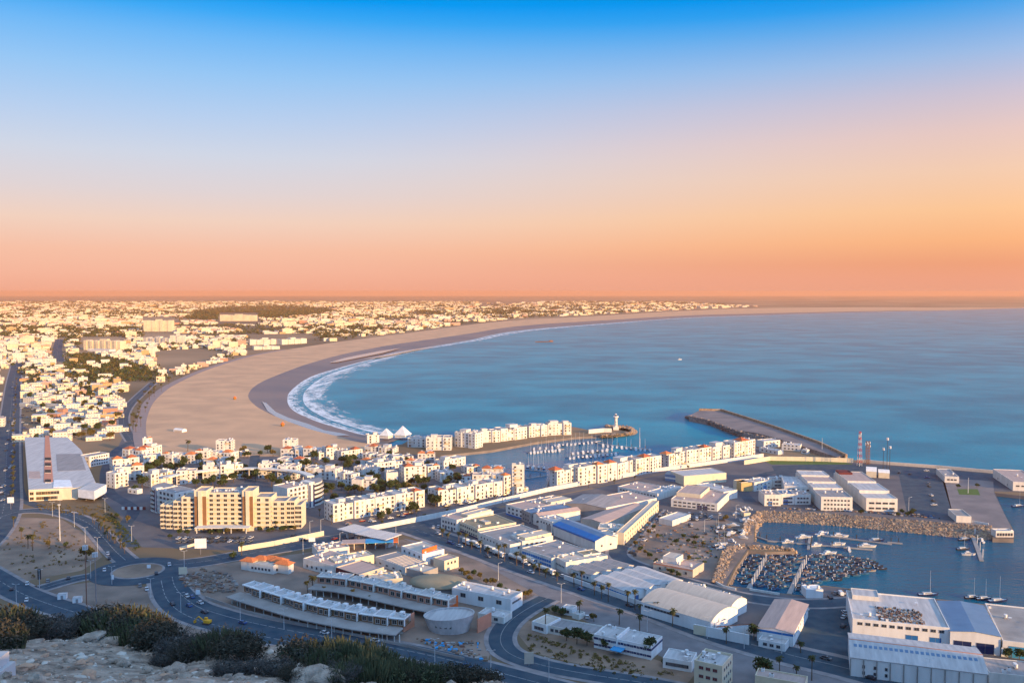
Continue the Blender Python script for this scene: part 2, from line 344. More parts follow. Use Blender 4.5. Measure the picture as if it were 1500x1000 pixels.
# ------------------------------------------------------------------ roads, pavements, quays
def sheet(name, l, m, z): return structure(name, poly_sheet([P(a, b, 0) for a, b in l], z, m))
sheet('port_yard', [(600, 778), (740, 742), (1000, 688), (1115, 667), (1240, 676), (1500, 693), (1600, 700), (1600, 725), (1456, 719), (1483, 776), (1483, 788), (1455, 787), (1452, 774), (1380, 767), (1200, 753), (1113, 749), (1104, 760), (1104, 793), (1120, 797), (1094, 805), (1075, 832), (1063, 858), (1096, 862), (1140, 869), (1178, 873), (1206, 858), (1240, 862), (1290, 869), (1385, 879), (1500, 892), (1600, 902), (1600, 1030), (1300, 1012), (1060, 945), (900, 885), (690, 808)], 'asphalt_old', .012)
sheet('quay_apron', [(1380, 700), (1455, 704), (1456, 722), (1483, 776), (1483, 787), (1456, 786), (1452, 774), (1400, 769), (1383, 712)], 'quay', .024)
sheet('parking_lot', [(1316, 692), (1382, 697), (1398, 762), (1330, 757)], 'asphalt', .024)
sheet('port_street', [(1130, 682), (1240, 678), (1330, 684), (1500, 693), (1500, 716), (1440, 712), (1330, 695), (1140, 700)], 'asphalt', .02)
sheet('dark_lot', [(1174, 886), (1262, 880), (1249, 905), (1246, 990), (1300, 1004), (1180, 965), (1168, 945)], 'asphalt', .024)
sheet('works_yard', [(930, 770), (1060, 760), (1105, 770), (1104, 793), (1092, 806), (1062, 850), (1000, 845), (905, 815)], 'dirt_light', .02)
sheet('grass_verge', [(1118, 674), (1235, 676), (1250, 680), (1130, 680)], 'grass', .03)
sheet('flower_bed', [(1402, 716), (1432, 716), (1436, 725), (1405, 724)], 'grass', .06)
sheet('resort_ground', [(140, 720), (180, 640), (240, 655), (560, 662), (640, 668), (690, 692), (770, 722), (800, 717), (806, 699), (1108, 648), (1115, 664), (740, 740), (350, 806), (180, 800), (190, 770)], 'asphalt_old', .012)
sheet('construction_ground', [(255, 835), (350, 822), (590, 790), (690, 815), (790, 872), (735, 905), (712, 975), (640, 955), (520, 935), (390, 912), (295, 885)], 'dirt_light', .012)
sheet('scrub_ground', [(-60, 765), (30, 757), (90, 760), (130, 785), (150, 815), (120, 835), (30, 852), (-60, 830)], 'dirt', .012)
sheet('vacant_ground', [(60, 862), (150, 850), (230, 862), (262, 882), (330, 915), (420, 945), (300, 990), (160, 930)], 'dirt_light', .012)
sheet('scrub_slope', [(756, 925), (768, 905), (810, 925), (950, 962), (1020, 985), (1000, 1008), (900, 985), (780, 955)], 'dirt', .03)
def road(name, l, wid, z=.045, m='asphalt', kerb='kerb', kw=2.2, k=6, lines=True):
    pts = smooth_line([P(a, b, 0).xy for a, b in l], k)
    mb = MB(); ribbon(mb, pts, wid + 2 * kw, z - .012 + .11, kerb, thick=.12) if kerb else None
    mb = mb if kerb else MB()
    if kerb: structure('pavement', mb)
    r = MB(); ribbon(r, pts, wid, z + .13 if kerb else z, m)
    if lines:
        acc = 0
        for i in range(len(pts) - 1):
            a, b = pts[i], pts[i + 1]; d = (b - a).length; n = max(1, int(d / 9)); u = (b - a).normalized(); q = Vector((-u.y, u.x)) * .18
            for j in range(n):
                s = a + u * (j * d / n); e = s + u * 4; r.add([(*(s - q), z + .15), (*(e - q), z + .15), (*(e + q), z + .15), (*(s + q), z + .15)], [(0, 1, 2, 3)], 'paint_line')
    structure(name, r); return pts
# dual carriageway round the foot of the hill
up = [(251, 838), (258, 862), (285, 886), (320, 899), (370, 912), (450, 928), (550, 944), (640, 962), (720, 982), (800, 1003), (900, 1030)]
lo = [(236, 850), (245, 878), (275, 902), (345, 923), (430, 941), (520, 960), (600, 981), (680, 1004)]
U = road('highway', up, 13, .05); L_ = road('highway', lo, 11, .04)
sheet('avenue_verge', [(590, 788), (640, 797), (690, 812), (800, 848), (1000, 912), (1180, 962), (1310, 1003), (1050, 1020), (1000, 975), (900, 930), (850, 905), (800, 880), (770, 868)], 'pavement', .008)
road('highway', [(-60, 815), (-10, 845), (30, 868), (70, 884), (120, 900), (190, 925)], 16, .05)
av = [(585, 768), (640, 786), (690, 802), (760, 828), (860, 862), (960, 895), (1050, 928), (1150, 957), (1230, 976), (1330, 1003), (1420, 1030)]
AV = road('avenue', av, 19, .03, kw=3.5)
road('avenue', [(236, 829), (300, 822), (380, 808), (470, 793), (560, 778), (640, 765), (700, 752), (735, 745)], 17, .06, kw=1.5)
road('side_road', [(802, 876), (770, 893), (745, 912), (733, 935), (745, 956), (790, 973), (860, 987), (960, 1003), (1060, 1025)], 11, .07)
road('side_road', [(186, 822), (168, 806), (152, 788), (132, 768), (104, 755), (68, 748), (24, 750), (-10, 762)], 11, .05)
road('boulevard', [(26, 530), (20, 560), (16, 600), (11, 650), (8, 700), (4, 750), (-20, 790), (-60, 820)], 21, .04)
road('boulevard', [(88, 497), (84, 510), (86, 530)], 24, .04, kerb=None)
road('side_road', [(28, 620), (27, 680), (30, 725), (60, 742)], 8, .08, kerb=None, lines=False)
road('beach_road', [(225, 560), (205, 578), (188, 596), (181, 612), (184, 630), (194, 646)], 11, .05)
road('side_road', [(195, 646), (170, 660), (155, 690), (160, 720), (195, 745), (180, 775), (195, 800)], 9, .05, kerb=None, lines=False)
road('side_road', [(60, 862), (110, 848), (150, 842), (180, 842)], 9, .05)
road('harbour_road', [(960, 745), (930, 780), (905, 812), (960, 838), (1040, 862), (1100, 876), (1180, 884), (1262, 880)], 11, .05, lines=False)
road('side_road', [(375, 655), (372, 680), (366, 706)], 9, .05, kerb=None, lines=False)
road('harbour_road', [(1100, 735), (1090, 715), (1130, 692), (1240, 684), (1330, 692), (1420, 700), (1500, 708)], 9, .06, kerb=None, lines=False)
road('harbour_road', [(1198, 695), (1195, 748)], 11, .06, kerb=None, lines=False); road('harbour_road', [(1262, 695), (1258, 748)], 11, .06, kerb=None, lines=False)
# roundabout
rc = P(202, 836); ring = MB(); ring.cyl(rc.x, rc.y, .0, .205, 26, 26, 'asphalt', 48); structure('roundabout_road', ring)
isl = MB(); isl.cyl(rc.x, rc.y, .2, .36, 14.6, 14.4, 'kerb', 48); isl.cyl(rc.x, rc.y, .36, .55, 13.2, 12.2, 'dirt', 40); structure('roundabout_island', isl)
prom = MB(); pl = smooth_line([P(a, b) for a, b in C_prom[2:11]], 6); ribbon(prom, [(p.x - 6, p.y) for p in pl], 14, .3, 'pave_pink', thick=.5); structure('promenade', prom)
# breakwater and stone slopes
def slope_band(name, top, bot, ht, m, rocks, rm, label, size=1.6, seed=1):
    T = smooth_line([P(a, b, ht) for a, b in top], 5); B = smooth_line([P(a, b, WZ) for a, b in bot], 5); n = len(T); mb = MB()
    B2 = [Vector((b.x, b.y, WZ - 2)) for b in B]
    mb.add(T + B + B2, [(i, i + 1, n + i + 1, n + i) for i in range(n - 1)] + [(n + i, n + i + 1, 2 * n + i + 1, 2 * n + i) for i in range(n - 1)], m)
    r = random.Random(seed)
    for _ in range(rocks):
        i = r.randrange(n - 1); t_, s_ = r.random(), r.random(); p = (T[i] * (1 - t_) + T[i + 1] * t_) * (1 - s_) + (B[i] * (1 - t_) + B[i + 1] * t_) * s_
        k = size * r.uniform(.5, 1.2); q = Matrix.Rotation(r.random() * 6, 3, Vector((r.random(), r.random(), r.random() + .1)).normalized())
        vs = [p + q @ Vector((a * k * r.uniform(.4, .6), b_ * k * r.uniform(.35, .6), c * k * r.uniform(.3, .5))) for a in (-1, 1) for b_ in (-1, 1) for c in (-1, 1)]
        mb.add(vs, [(0, 1, 3, 2), (4, 6, 7, 5), (0, 4, 5, 1), (2, 3, 7, 6), (0, 2, 6, 4), (1, 5, 7, 3)], r.choice(rm))
    o = mb.build(name); tag(o, label, 'revetment'); return o
bw = poly_sheet([P(a, b, 4.0) for a, b in [(1009, 609), (1022, 602), (1038, 600), (1058, 603), (1100, 616), (1140, 629), (1200, 650), (1236, 667), (1226, 669), (1160, 648), (1110, 634), (1076, 629), (1040, 615)]], 4.0, 'quay', skirt=7, skirt_m='armour_grey')
tag(bw.build('breakwater'), 'long grey breakwater with a paved top jutting into the bay', 'breakwater')
slope_band('rock_revetment', [(1010, 609), (1040, 616), (1076, 630), (1110, 637), (1150, 648)], [(1003, 611), (1036, 621), (1074, 636), (1108, 648), (1148, 656)], 3.9, 'armour_grey', 500, ['armour_grey', 'stone_fill'], 'dark rock slope along the inner side of the long breakwater', 2.4, 1)
slope_band('rock_revetment', [(1112, 748), (1200, 751), (1290, 758), (1380, 765), (1452, 770)], [(1118, 764), (1200, 768), (1290, 776), (1380, 785), (1455, 791)], 1.5, 'armour', 4200, ['armour', 'armour', 'stone_fill', 'armour_grey'], 'long tan boulder slope above the north edge of the fishing harbour', 1.15, 2)
slope_band('rock_revetment', [(1088, 776), (1094, 760), (1112, 748)], [(1106, 796), (1108, 780), (1118, 765)], 1.5, 'armour', 250, ['armour', 'armour_grey'], 'short sunlit boulder slope at the corner of the fishing harbour', 1.6, 3)
slope_band('rock_revetment', [(1044, 850), (1052, 825), (1062, 803), (1090, 797)], [(1071, 859), (1083, 834), (1096, 813), (1108, 809)], 1.5, 'armour', 700, ['armour', 'armour_grey', 'stone_fill'], 'rough orange boulder slope left of the packed wooden boats', 1.4, 4)
slope_band('rock_revetment', [(1096, 799), (1130, 800), (1160, 804)], [(1098, 811), (1130, 813), (1168, 810)], 1.2, 'armour_grey', 260, ['armour', 'armour_grey'], 'boulder side of the short jetty above the packed wooden boats', 1.7, 5)
tip = slope_band('rock_revetment', [(888, 625), (916, 627), (925, 631), (915, 634), (880, 637)], [(886, 622), (920, 624), (933, 633), (918, 638), (880, 641)], 2.2, 'armour', 350, ['armour', 'armour_grey', 'stone_fill'], 'rock tip of the marina pier below the lighthouse', 1.9, 6)

# ================================================================== BUILDINGS
_wc = {}
def win_mesh(w_, h_, fr='frame', gl='glass'):
    k = (round(w_, 1), round(h_, 1), fr, gl)
    if k not in _wc:
        mb = MB(); t_ = .12 if w_ > .7 else .06
        mb.box(-w_ / 2, w_ / 2, -.05, .1, 0, h_, gl)
        mb.box(-w_ / 2 - t_, w_ / 2 + t_, -.12, .1, -t_, 0, fr); mb.box(-w_ / 2 - t_, w_ / 2 + t_, -.12, .1, h_, h_ + t_, fr)
        mb.box(-w_ / 2 - t_, -w_ / 2, -.1, .1, 0, h_, fr); mb.box(w_ / 2, w_ / 2 + t_, -.1, .1, 0, h_, fr)
        if w_ > 1.3: mb.box(-.04, .04, -.09, .09, 0, h_, fr)
        _wc[k] = mb.data('window')
    return _wc[k]
_rc = {}
def roof_unit(kind):
    if kind not in _rc:
        mb = MB()
        if kind == 'rooftop_unit': mb.box(-.9, .9, -.6, .6, 0, 1.1, 'white_clean', 'roof_light'); mb.cyl(.3, 0, 1.1, 1.25, .4, .4, 'dark_metal', 8)
        elif kind == 'water_tank': mb.cyl(0, 0, .5, 2.0, .75, .75, 'white_clean', 10); mb.box(-.6, .6, -.6, .6, 0, .5, 'concrete')
        elif kind == 'skylight': mb.box(-.8, .8, -1.2, 1.2, 0, .35, 'white_clean', 'glass')
        else:  # satellite_dish
            mb.tube((0, 0, 0), (0, 0, 1.0), .06, 'steel', 4); mb.cyl(0, 0, 1.0, 1.35, .15, .8, 'white_clean', 10)
        _rc[kind] = mb.data(kind)
    return _rc[kind]
BLS = []
class Bl:
    """a building with a local frame: x along its front from left to right, y away from the camera"""
    def __init__(s, name, label, A, B, C, h, cat='building', group=None):
        a, b = P(*A, h), P(*B, h); s.h = h; s.L = (b - a).xy.length; u = (b - a).xy.normalized(); v = Vector((-u.y, u.x)); s.u, s.v = u, v
        s.D = abs((P(*C, h) - a).xy.dot(v)) if isinstance(C, tuple) else C
        s.o = Vector((a.x, a.y, 0)); s.rz = math.atan2(u.y, u.x); s.root = thing(name, (a.x, a.y, 0), s.rz, label, cat, group); s.n = 0; BLS.append(s)
    def lp(s, px, py, h=0):
        d = P(px, py, h) - s.o; return d.xy.dot(s.u), d.xy.dot(s.v)
    def part(s, name, mb): return mb.build(name, s.root)
    def body(s, wall='white', roof='roof_grey', x0=0, x1=None, y0=0, y1=None, z0=0, z1=None, par=.7, name='wall', rname='roof', t=.3):
        x1 = s.L if x1 is None else x1; y1 = s.D if y1 is None else y1; z1 = s.h if z1 is None else z1; mb = MB(); zt = z1 - par
        mb.box(x0, x1, y0, y1, z0, zt, wall)
        if par:
            for a, b, c, d in ((x0, x1, y0, y0 + t), (x0, x1, y1 - t, y1), (x0, x0 + t, y0 + t, y1 - t), (x1 - t, x1, y0 + t, y1 - t)): mb.box(a, b, c, d, zt, z1, wall)
        o = s.part(name, mb); r = MB(); r.box(x0 + t, x1 - t, y0 + t, y1 - t, zt + .003, zt + .05, roof) if par else r.box(x0 - .01, x1 + .01, y0 - .01, y1 + .01, zt + .004, zt + .2, roof)
        return o, s.part(rname, r)
    def gable(s, wall='white', roof='roof_grey', x0=0, x1=None, y0=0, y1=None, he=5, rise=2, along='x', over=.3, thick=.15, bands=None):
        x1 = s.L if x1 is None else x1; y1 = s.D if y1 is None else y1; mb = MB()
        if along == 'x': ym = (y0 + y1) / 2; g = [(x, y, z) for x in (x0, x1) for y, z in ((y0, 0), (y1, 0), (y1, he), (ym, he + rise), (y0, he))]
        else: xm = (x0 + x1) / 2; g = [(x, y, z) for y in (y0, y1) for x, z in ((x0, 0), (x1, 0), (x1, he), (xm, he + rise), (x0, he))]
        mb.add(g, [(0, 1, 2, 3, 4), (9, 8, 7, 6, 5), (0, 5, 6, 1), (1, 6, 7, 2), (0, 4, 9, 5)], wall); s.part('wall', mb)
        r = MB(); e = over
        if along == 'x':
            for ya, yb in ((y0 - e, ym), (y1 + e, ym)):
                za = he - rise * e / (ym - y0); q = [(x0 - e, ya, za), (x1 + e, ya, za), (x1 + e, yb, he + rise), (x0 - e, yb, he + rise)]
                r.add([(a, b, c + .02) for a, b, c in q] + [(a, b, c + thick) for a, b, c in q], [(0, 1, 2, 3), (4, 5, 6, 7), (0, 1, 5, 4), (1, 2, 6, 5), (3, 0, 4, 7)], roof)
        else:
            for xa, xb in ((x0 - e, xm), (x1 + e, xm)):
                za = he - rise * e / (xm - x0); q = [(xa, y0 - e, za), (xa, y1 + e, za), (xb, y1 + e, he + rise), (xb, y0 - e, he + rise)]
                r.add([(a, b, c + .02) for a, b, c in q] + [(a, b, c + thick) for a, b, c in q], [(0, 1, 2, 3), (4, 5, 6, 7), (0, 1, 5, 4), (1, 2, 6, 5), (3, 0, 4, 7)], roof)
        return s.part('roof', r)
    def vault(s, wall='white', roof='roof_cream', x0=0, x1=None, y0=0, y1=None, he=5, rise=2.5, n=10):
        x1 = s.L if x1 is None else x1; y1 = s.D if y1 is None else y1
        ar = [(y0 + (y1 - y0) * i / n, he + rise * math.sin(math.pi * i / n) ** .8) for i in range(n + 1)]
        mb = MB(); pr = [(y0, 0)] + ar + [(y1, 0)]; k = len(pr)
        mb.add([(x, y, z) for x in (x0, x1) for y, z in pr], [tuple(range(k)), tuple(range(2 * k - 1, k - 1, -1)), (0, 1, k + 1, k), (k - 2, k - 1, 2 * k - 1, 2 * k - 2)], wall); s.part('wall', mb)
        r = MB(); ar = [(y, z + .06) for y, z in ar]
        r.add([(x, y, z) for x in (x0 - .2, x1 + .2) for y, z in ar], [(i, i + 1, n + 2 + i, n + 1 + i) for i in range(n)], roof)
        return s.part('roof', r)
    def win(s, side, x, z, w_=1.2, h_=1.3, fr='frame', gl='glass', off=0, name='window'):
        me = win_mesh(w_, h_, fr, gl)
        if side == 'f': loc, rz = (x, off, z), 0
        elif side == 'b': loc, rz = (x, s.D - off, z), math.pi
        elif side == 'r': loc, rz = (s.L - off, x, z), math.pi / 2
        else: loc, rz = (off, x, z), -math.pi / 2
        s.n += 1; return link(name, me, s.root, loc, rz)
    def grid(s, side, rows, cols, w_=1.2, h_=1.3, z0=1.2, dz=3.1, m0=1.5, m1=1.5, fr='frame', gl='glass', off=0, skip=0, name='window'):
        T = s.L if side in 'fb' else s.D
        for r_ in range(rows):
            for c in range(cols):
                if skip and rnd.random() < skip: continue
                s.win(side, m0 + (T - m0 - m1) * (c + .5) / cols, z0 + dz * r_, w_, h_, fr, gl, off, name)
        return s
    def tops(s, n, z, kinds=('rooftop_unit', 'water_tank', 'satellite_dish'), x0=1, x1=None, y0=1, y1=None):
        x1 = s.L - 1 if x1 is None else x1; y1 = s.D - 1 if y1 is None else y1
        for _ in range(n):
            k = rnd.choice(kinds); link(k, roof_unit(k), s.root, (rnd.uniform(x0, x1), rnd.uniform(y0, y1), z), rnd.choice([0, 1.57]))
        return s

# ---- marina apartments
APN = 0
def apt(label, A, B, C, h, pent=(), hips=(), warm=0, bays=None, bal=.6, side='l', wall=None, group='white apartment blocks of the marina resort', seed=None, tops=4):
    global APN; APN += 1; r = random.Random(APN * 13 if seed is None else seed)
    b = Bl('apartment_block', label, A, B, C, h, 'apartment block', group); fl = max(2, round(h / 3.1)); dz = (h - .9) / fl
    wall = wall or 'white'; nb = bays or max(1, round(b.L / 8.5)); bw_ = b.L / nb; mb = MB(); rf = MB()
    for i in range(nb):
        x0, x1 = i * bw_, (i + 1) * bw_; y0 = 0 if nb == 1 else (i % 2) * r.choice([.8, 1.3, 1.8]); hh = h if i % 2 == 0 or nb == 1 else h - r.choice([0, .6, dz * .5])
        g = .003 * i
        mb.box(x0, x1, y0, b.D + g, 0, hh - .8 - g, wall)
        for q in ((x0, x1, y0, y0 + .25), (x0, x1, b.D - .25, b.D + g), (x0, x0 + .25, y0 + .25, b.D - .25), (x1 - .25, x1, y0 + .25, b.D - .25)): mb.box(*q, hh - .8 - g, hh, wall)
        rf.box(x0 + .25, x1 - .25, y0 + .25, b.D - .25, hh - .79, hh - .74, r.choice(['roof_pink', 'roof_grey', 'roof_light', 'roof_pink']))
        nw = max(1, int(bw_ / 3.4)); style = r.random()
        for f in range(fl):
            z = .9 + f * dz
            for c in range(nw):
                if r.random() < .12: continue
                x = x0 + bw_ * (c + .5) / nw; big = (c + i) % 2 == 0
                b.win('f', x, z if not big else z - .4, 1.7 if big else 1.0, 1.5 + (.4 if big else 0), r.choice(['frame', 'frame', 'beige', 'white']), r.choice(['glass', 'glass', 'glass', 'shadow_opening', 'beige', 'ochre' if c % 3 == 0 else 'glass']), y0)
            if r.random() < bal and f > 0 and style < .6:
                m = MB(); xx = x0 + bw_ * .5; ww = bw_ * .3; m.box(xx - ww, xx + ww, y0 - 1.3, y0 + .01, z - .75, z - .6, wall); m.box(xx - ww, xx + ww, y0 - 1.3, y0 - 1.18, z - .6, z + .3, r.choice([wall, 'ochre', wall]))
                b.part('balcony', m)
    b.part('wall', mb); b.part('roof', rf)
    for sd in 'lr':
        for f in range(fl):
            for c in range(max(1, int(b.D / 4.5))): b.win(sd, b.D * (c + .5) / max(1, int(b.D / 4.5)), .9 + f * dz, 1.0, 1.3)
    for (fx, wd, ph) in pent:
        m = MB(); x = fx * b.L; m.box(x - wd / 2, x + wd / 2, b.D * .3, b.D * .3 + min(wd, b.D * .6), h - .7, h + ph, wall); m.box(x - wd / 2 - .3, x + wd / 2 + .3, b.D * .3 - .3, b.D * .3 + min(wd, b.D * .6) + .3, h + ph, h + ph + .25, wall, 'roof_light'); b.part('penthouse', m)
    for (fx, wd, ph) in hips:
        m = MB(); x = fx * b.L; y0 = .1; y1 = min(b.D, y0 + wd); m.box(x - wd / 2 + .3, x + wd / 2 - .3, y0 + .3, y1 - .3, h - .7, h + ph, wall); b.part('penthouse', m)
        m = MB(); m.hip(x - wd / 2, x + wd / 2, y0, y1, h + ph, wd * .28, r.choice(['tile_red', 'tile_orange'])); b.part('tiled_roof', m)
    b.tops(tops, h - .74, x0=1.2, x1=max(1.3, b.L - 1.2), y0=2.5, y1=max(2.6, b.D - 1.2))
    return b
# rows along the marina wall, left to right
apt('cream four storey block right behind the boundary wall, directly right of the two hotel wings', (488, 738), (622, 717), (470, 733), 12.8, pent=[(.12, 5, 1.5), (.45, 4, 1.2), (.8, 4, 1.6)], hips=[(.92, 6, 0)], tops=9)
apt('cream block behind the wall between the palm gap and the tall square tower', (642, 718), (736, 704), (623, 713), 12, pent=[(.2, 4, 1.4), (.62, 5, 1.6)], hips=[(.04, 5, .2)], tops=8)
b = apt('tallest square white tower with orange balconies at the corner of the marina basin', (750, 680), (768, 680), (738, 678), 24, bays=1, bal=1, group=None, tops=2)
apt('two storey white annex at the foot of the tall square tower', (757, 713), (775, 711), 9, 7, bays=2, tops=1)
apt('narrow block with an orange tiled roof joined to the left of the tall tower', (738, 697), (749, 695), 10, 15.5, bays=1, hips=[(.5, 6, .2)], bal=1, tops=1)
east = [((816, 689), (846, 683), (804, 687), 14.8, [(.8, 6, 1.8)], [(.08, 9, .3)], 'first block of the east row, its red hipped roof above the boat basin'),
        ((847, 684), (890, 679), 14, 15.6, [], [(.75, 7, .2)], 'second block of the east row from the left, blank wall beside four window columns'),
        ((891, 679), (904, 677), 12, 14.8, [], [(.5, 8, .5)], 'narrow third block of the east row under a dark red hip'),
        ((905, 679), (931, 672), 13, 13.5, [(.55, 11, 2.6)], [], 'fourth block of the east row with a white double penthouse'),
        ((932, 672), (971, 666), 14, 14.6, [], [(.42, 9, .3)], 'fifth block of the east row with an orange red hipped roof near its middle'),
        ((980, 665), (1005, 660), (972, 662), 14.2, [(.75, 9, 2.6)], [(.02, 8, .3)], 'sixth block of the east row, red hip at its left and penthouse at its right'),
        ((1006, 659), (1043, 654), 14, 15.2, [], [(.8, 8, .2)], 'seventh block of the east row, widest blank cream wall'),
        ((1044, 655), (1075, 650), 13, 13.6, [(.45, 10, 2.4)], [], 'eighth block of the east row with low white penthouse near the breakwater'),
        ((1076, 648), (1108, 643), 14, 15.6, [], [(.5, 11, .2)], 'last block at the right end of the east row, tall red hip')]
for A_, B_, C_, h_, pn, hp, lb in east: apt(lb, A_, B_, C_, h_, pn, hp, bal=.15)
pierrow = [((597, 641), (623, 642), 12, 9.5, [(.4, 5, 1.3)], 'low leftmost block of the pier row beside the white pyramid'), ((624, 640), (661, 640), 14, 13.5, [(.3, 6, 1.5)], 'second block of the pier row, tiled kiosks in front'),
           ((666, 632), (696, 635), 14, 15.5, [(.3, 8, 2)], 'third block of the pier row, tallest at its left end'), ((697, 632), (733, 630), 13, 12.5, [(.4, 6, 1.6)], 'fourth block of the pier row, flat roofed between taller neighbours'),
           ((734, 628), (773, 624), 14, 13.5, [(.55, 10, 2.4)], 'fifth block of the pier row, big white roof house'), ((775, 624), (802, 622), 13, 12.5, [(.35, 6, 1.6)], 'sixth block of the pier row with ochre balconies'),
           ((803, 620), (837, 619), 14, 13.5, [(.3, 9, 1.6), (.8, 6, 1.2)], 'last block of the pier row, nearest the lighthouse')]
for A_, B_, C_, h_, pn, lb in pierrow: apt(lb, A_, B_, C_, h_, pn, bal=.5, tops=5)
inner = [
 ((209, 642), (223, 641), (196, 642), 17, 0, 1, 'square cream tower block beside the beach road, behind the orange tiled steps'),
 ((210, 657), (237, 651), 11, 10, 0, 1, 'low lit wing with an orange tiled corner, right of the beach road tower'),
 ((179, 657), (208, 660), 12, 10, 0, 2, 'block with two orange hips at the foot of the beach road tower'),
 ((165, 673), (204, 669), 14, 12, 0, 2, 'upper stepped block with paired orange roofs behind the long grey market hall'),
 ((168, 684), (211, 681), 13, 12.5, 0, 1, 'middle stepped block with one wide orange roof at its right'),
 ((168, 693), (188, 689), 11, 12.5, 0, 0, 'lowest stepped block, pink balconies over the market car park'),
 ((210, 667), (236, 665), 11, 7.5, 0, 0, 'low shaded block left of the courtyard trees'),
 ((237, 664), (252, 665), 10, 9.5, 0, 1, 'narrow block with an orange hip in the middle of the back row'),
 ((253, 665), (285, 666), 11, 8.5, 0, 1, 'shaded white block in the back row, lone palm behind it'),
 ((286, 660), (304, 660), 11, 9.5, 0, 1, 'square pavilion block with a broad orange hip by the sand'),
 ((221, 694), (256, 688), 12, 11, 1, 0, 'curved looking lit block behind the left hotel wing'),
 ((258, 689), (286, 688), 12, 11.5, 0, 0, 'shaded block right of the curved one, palms at its foot'),
 ((297, 681), (322, 681), (286, 678), 13, 1, 0, 'white block with its side in shade, left of the resort street'),
 ((323, 681), (343, 679), 13, 13, 0, 0, 'white block with dark balconies beside the resort street trees'),
 ((344, 680), (356, 679), 11, 12.5, 0, 0, 'small ochre trimmed corner block on the left of the resort street'),
 ((316, 645), (339, 645), 11, 14, 0, 0, 'blank cream tower block on the sand, left of the resort street'),
 ((305, 661), (339, 663), 12, 7, 0, 1, 'low terrace block in front of the left cream tower'),
 ((298, 673), (336, 675), 12, 6.5, 0, 1, 'terrace block with a single red hip above the palm courtyard'),
 ((378, 679), (404, 679), 13, 12.5, 1, 0, 'lit block on the right of the resort street with ochre lower balconies'),
 ((406, 682), (432, 683), 14, 11.5, 0, 0, 'block with a curved blue shaded end right of the resort street'),
 ((414, 644), (433, 644), 11, 14, 0, 0, 'blank cream tower block on the sand, right of the resort street'),
 ((411, 657), (443, 658), 12, 7.5, 0, 1, 'arcaded low block in front of the right cream tower'),
 ((406, 671), (445, 673), 13, 6.5, 0, 1, 'terraced block with bright red roof and orange planters'),
 ((444, 656), (466, 657), 11, 9.5, 0, 1, 'block under a broad orange hip right of the right cream tower'),
 ((467, 663), (477, 662), 9, 7, 0, 0, 'low link block between two orange hipped blocks'),
 ((478, 656), (499, 654), 12, 11.5, 0, 1, 'tall pale block rising above the dark courtyard trees'),
 ((500, 661), (531, 657), 12, 8.5, 0, 1, 'wing with small square windows stepping down to the bay'),
 ((446, 684), (491, 687), 13, 9.5, 1, 0, 'blue shaded block directly behind the curved hotel wing'),
 ((494, 691), (513, 694), 11, 11.5, 0, 0, 'shaded block with a deep blue gap, behind the front block'),
 ((515, 702), (546, 703), 12, 8.5, 1, 0, 'pinkish white block behind the first front block'),
 ((518, 683), (546, 686), 12, 6.5, 0, 0, 'low terraced block with round balconies in the resort middle'),
 ((528, 673), (548, 676), 10, 6.5, 0, 1, 'small block with a scarlet hip left of the yellow trees'),
 ((531, 664), (562, 667), 11, 5.5, 0, 0, 'long low white block above the round terraces'),
 ((534, 653), (575, 656), 12, 5.5, 0, 1, 'low block at the root of the pier with a wide tiled corner'),
 ((548, 678), (590, 672), 12, 7.5, 1, 0, 'lit terrace block at the very middle of the resort'),
 ((538, 637), (556, 636), 11, 9, 1, 0, 'cream house standing by the surf at the pier root'),
 ((566, 692), (583, 691), (550, 689), 10.5, 0, 0, 'block with one long blue shaded side facing the courtyard'),
 ((592, 684), (625, 681), (584, 680), 14, 0, 1, 'tall four bay block with dark window columns, above the front wall blocks'),
 ((627, 683), (644, 681), 11, 11, 0, 1, 'narrow shaded block with large dark windows and a tiled corner'),
 ((645, 692), (664, 690), 11, 8, 0, 0, 'low shaded block with four big dark windows'),
 ((650, 675), (682, 668), 12, 7.5, 1, 0, 'white block with a tall lit stair tower by the basin'),
 ((612, 664), (636, 664), 11, 6, 0, 2, 'block with a pair of tiled roofs at the start of the pier quay'),
 ((576, 668), (606, 666), 12, 5.5, 0, 0, 'low shaded terrace block behind the tent roofs'),
 ((594, 674), (618, 675), 11, 5.5, 0, 1, 'small red roofed block left of the basin quay'),
 ((684, 684), (704, 682), 12, 5.5, 0, 1, 'waterside block under a dark red hip, left'),
 ((706, 686), (736, 687), 13, 5, 0, 2, 'waterside block under two wide dark red hips'),
 ((668, 698), (690, 697), 11, 6, 0, 1, 'small block with terracotta hips behind the second front block'),
 ((692, 695), (736, 695), 11, 6, 0, 0, 'long low shaded block left of the tall square tower'),
 ((556, 676), (572, 678), 9, 4, 0, 0, 'low courtyard block beside the yellow trees'),
 ((352, 662), (366, 661), 8, 4, 0, 0, 'single storey beach house at the head of the resort street'),
 ((619, 684), (628, 690), 9, 5, 0, 0, 'tiny white block tucked behind the tall four bay block')]
for i, (A_, B_, C_, h_, pn, hp, lb) in enumerate(inner):
    a_, b_ = P(*A_, h_), P(*B_, h_); L__ = (b_ - a_).length; w_ = min(8, L__ * .42, 9)
    hips = [(f, w_, .3) for f in ([] if hp == 0 else [.25 if i % 2 else .75] if hp == 1 else [.2, .75])]
    apt(lb, A_, B_, C_ if isinstance(C_, tuple) else C_ * 1.0, h_, [((.7 if i % 2 else .3), min(6, L__ * .3), 1.8)] if pn or i % 4 == 1 else [], hips, bal=.35)
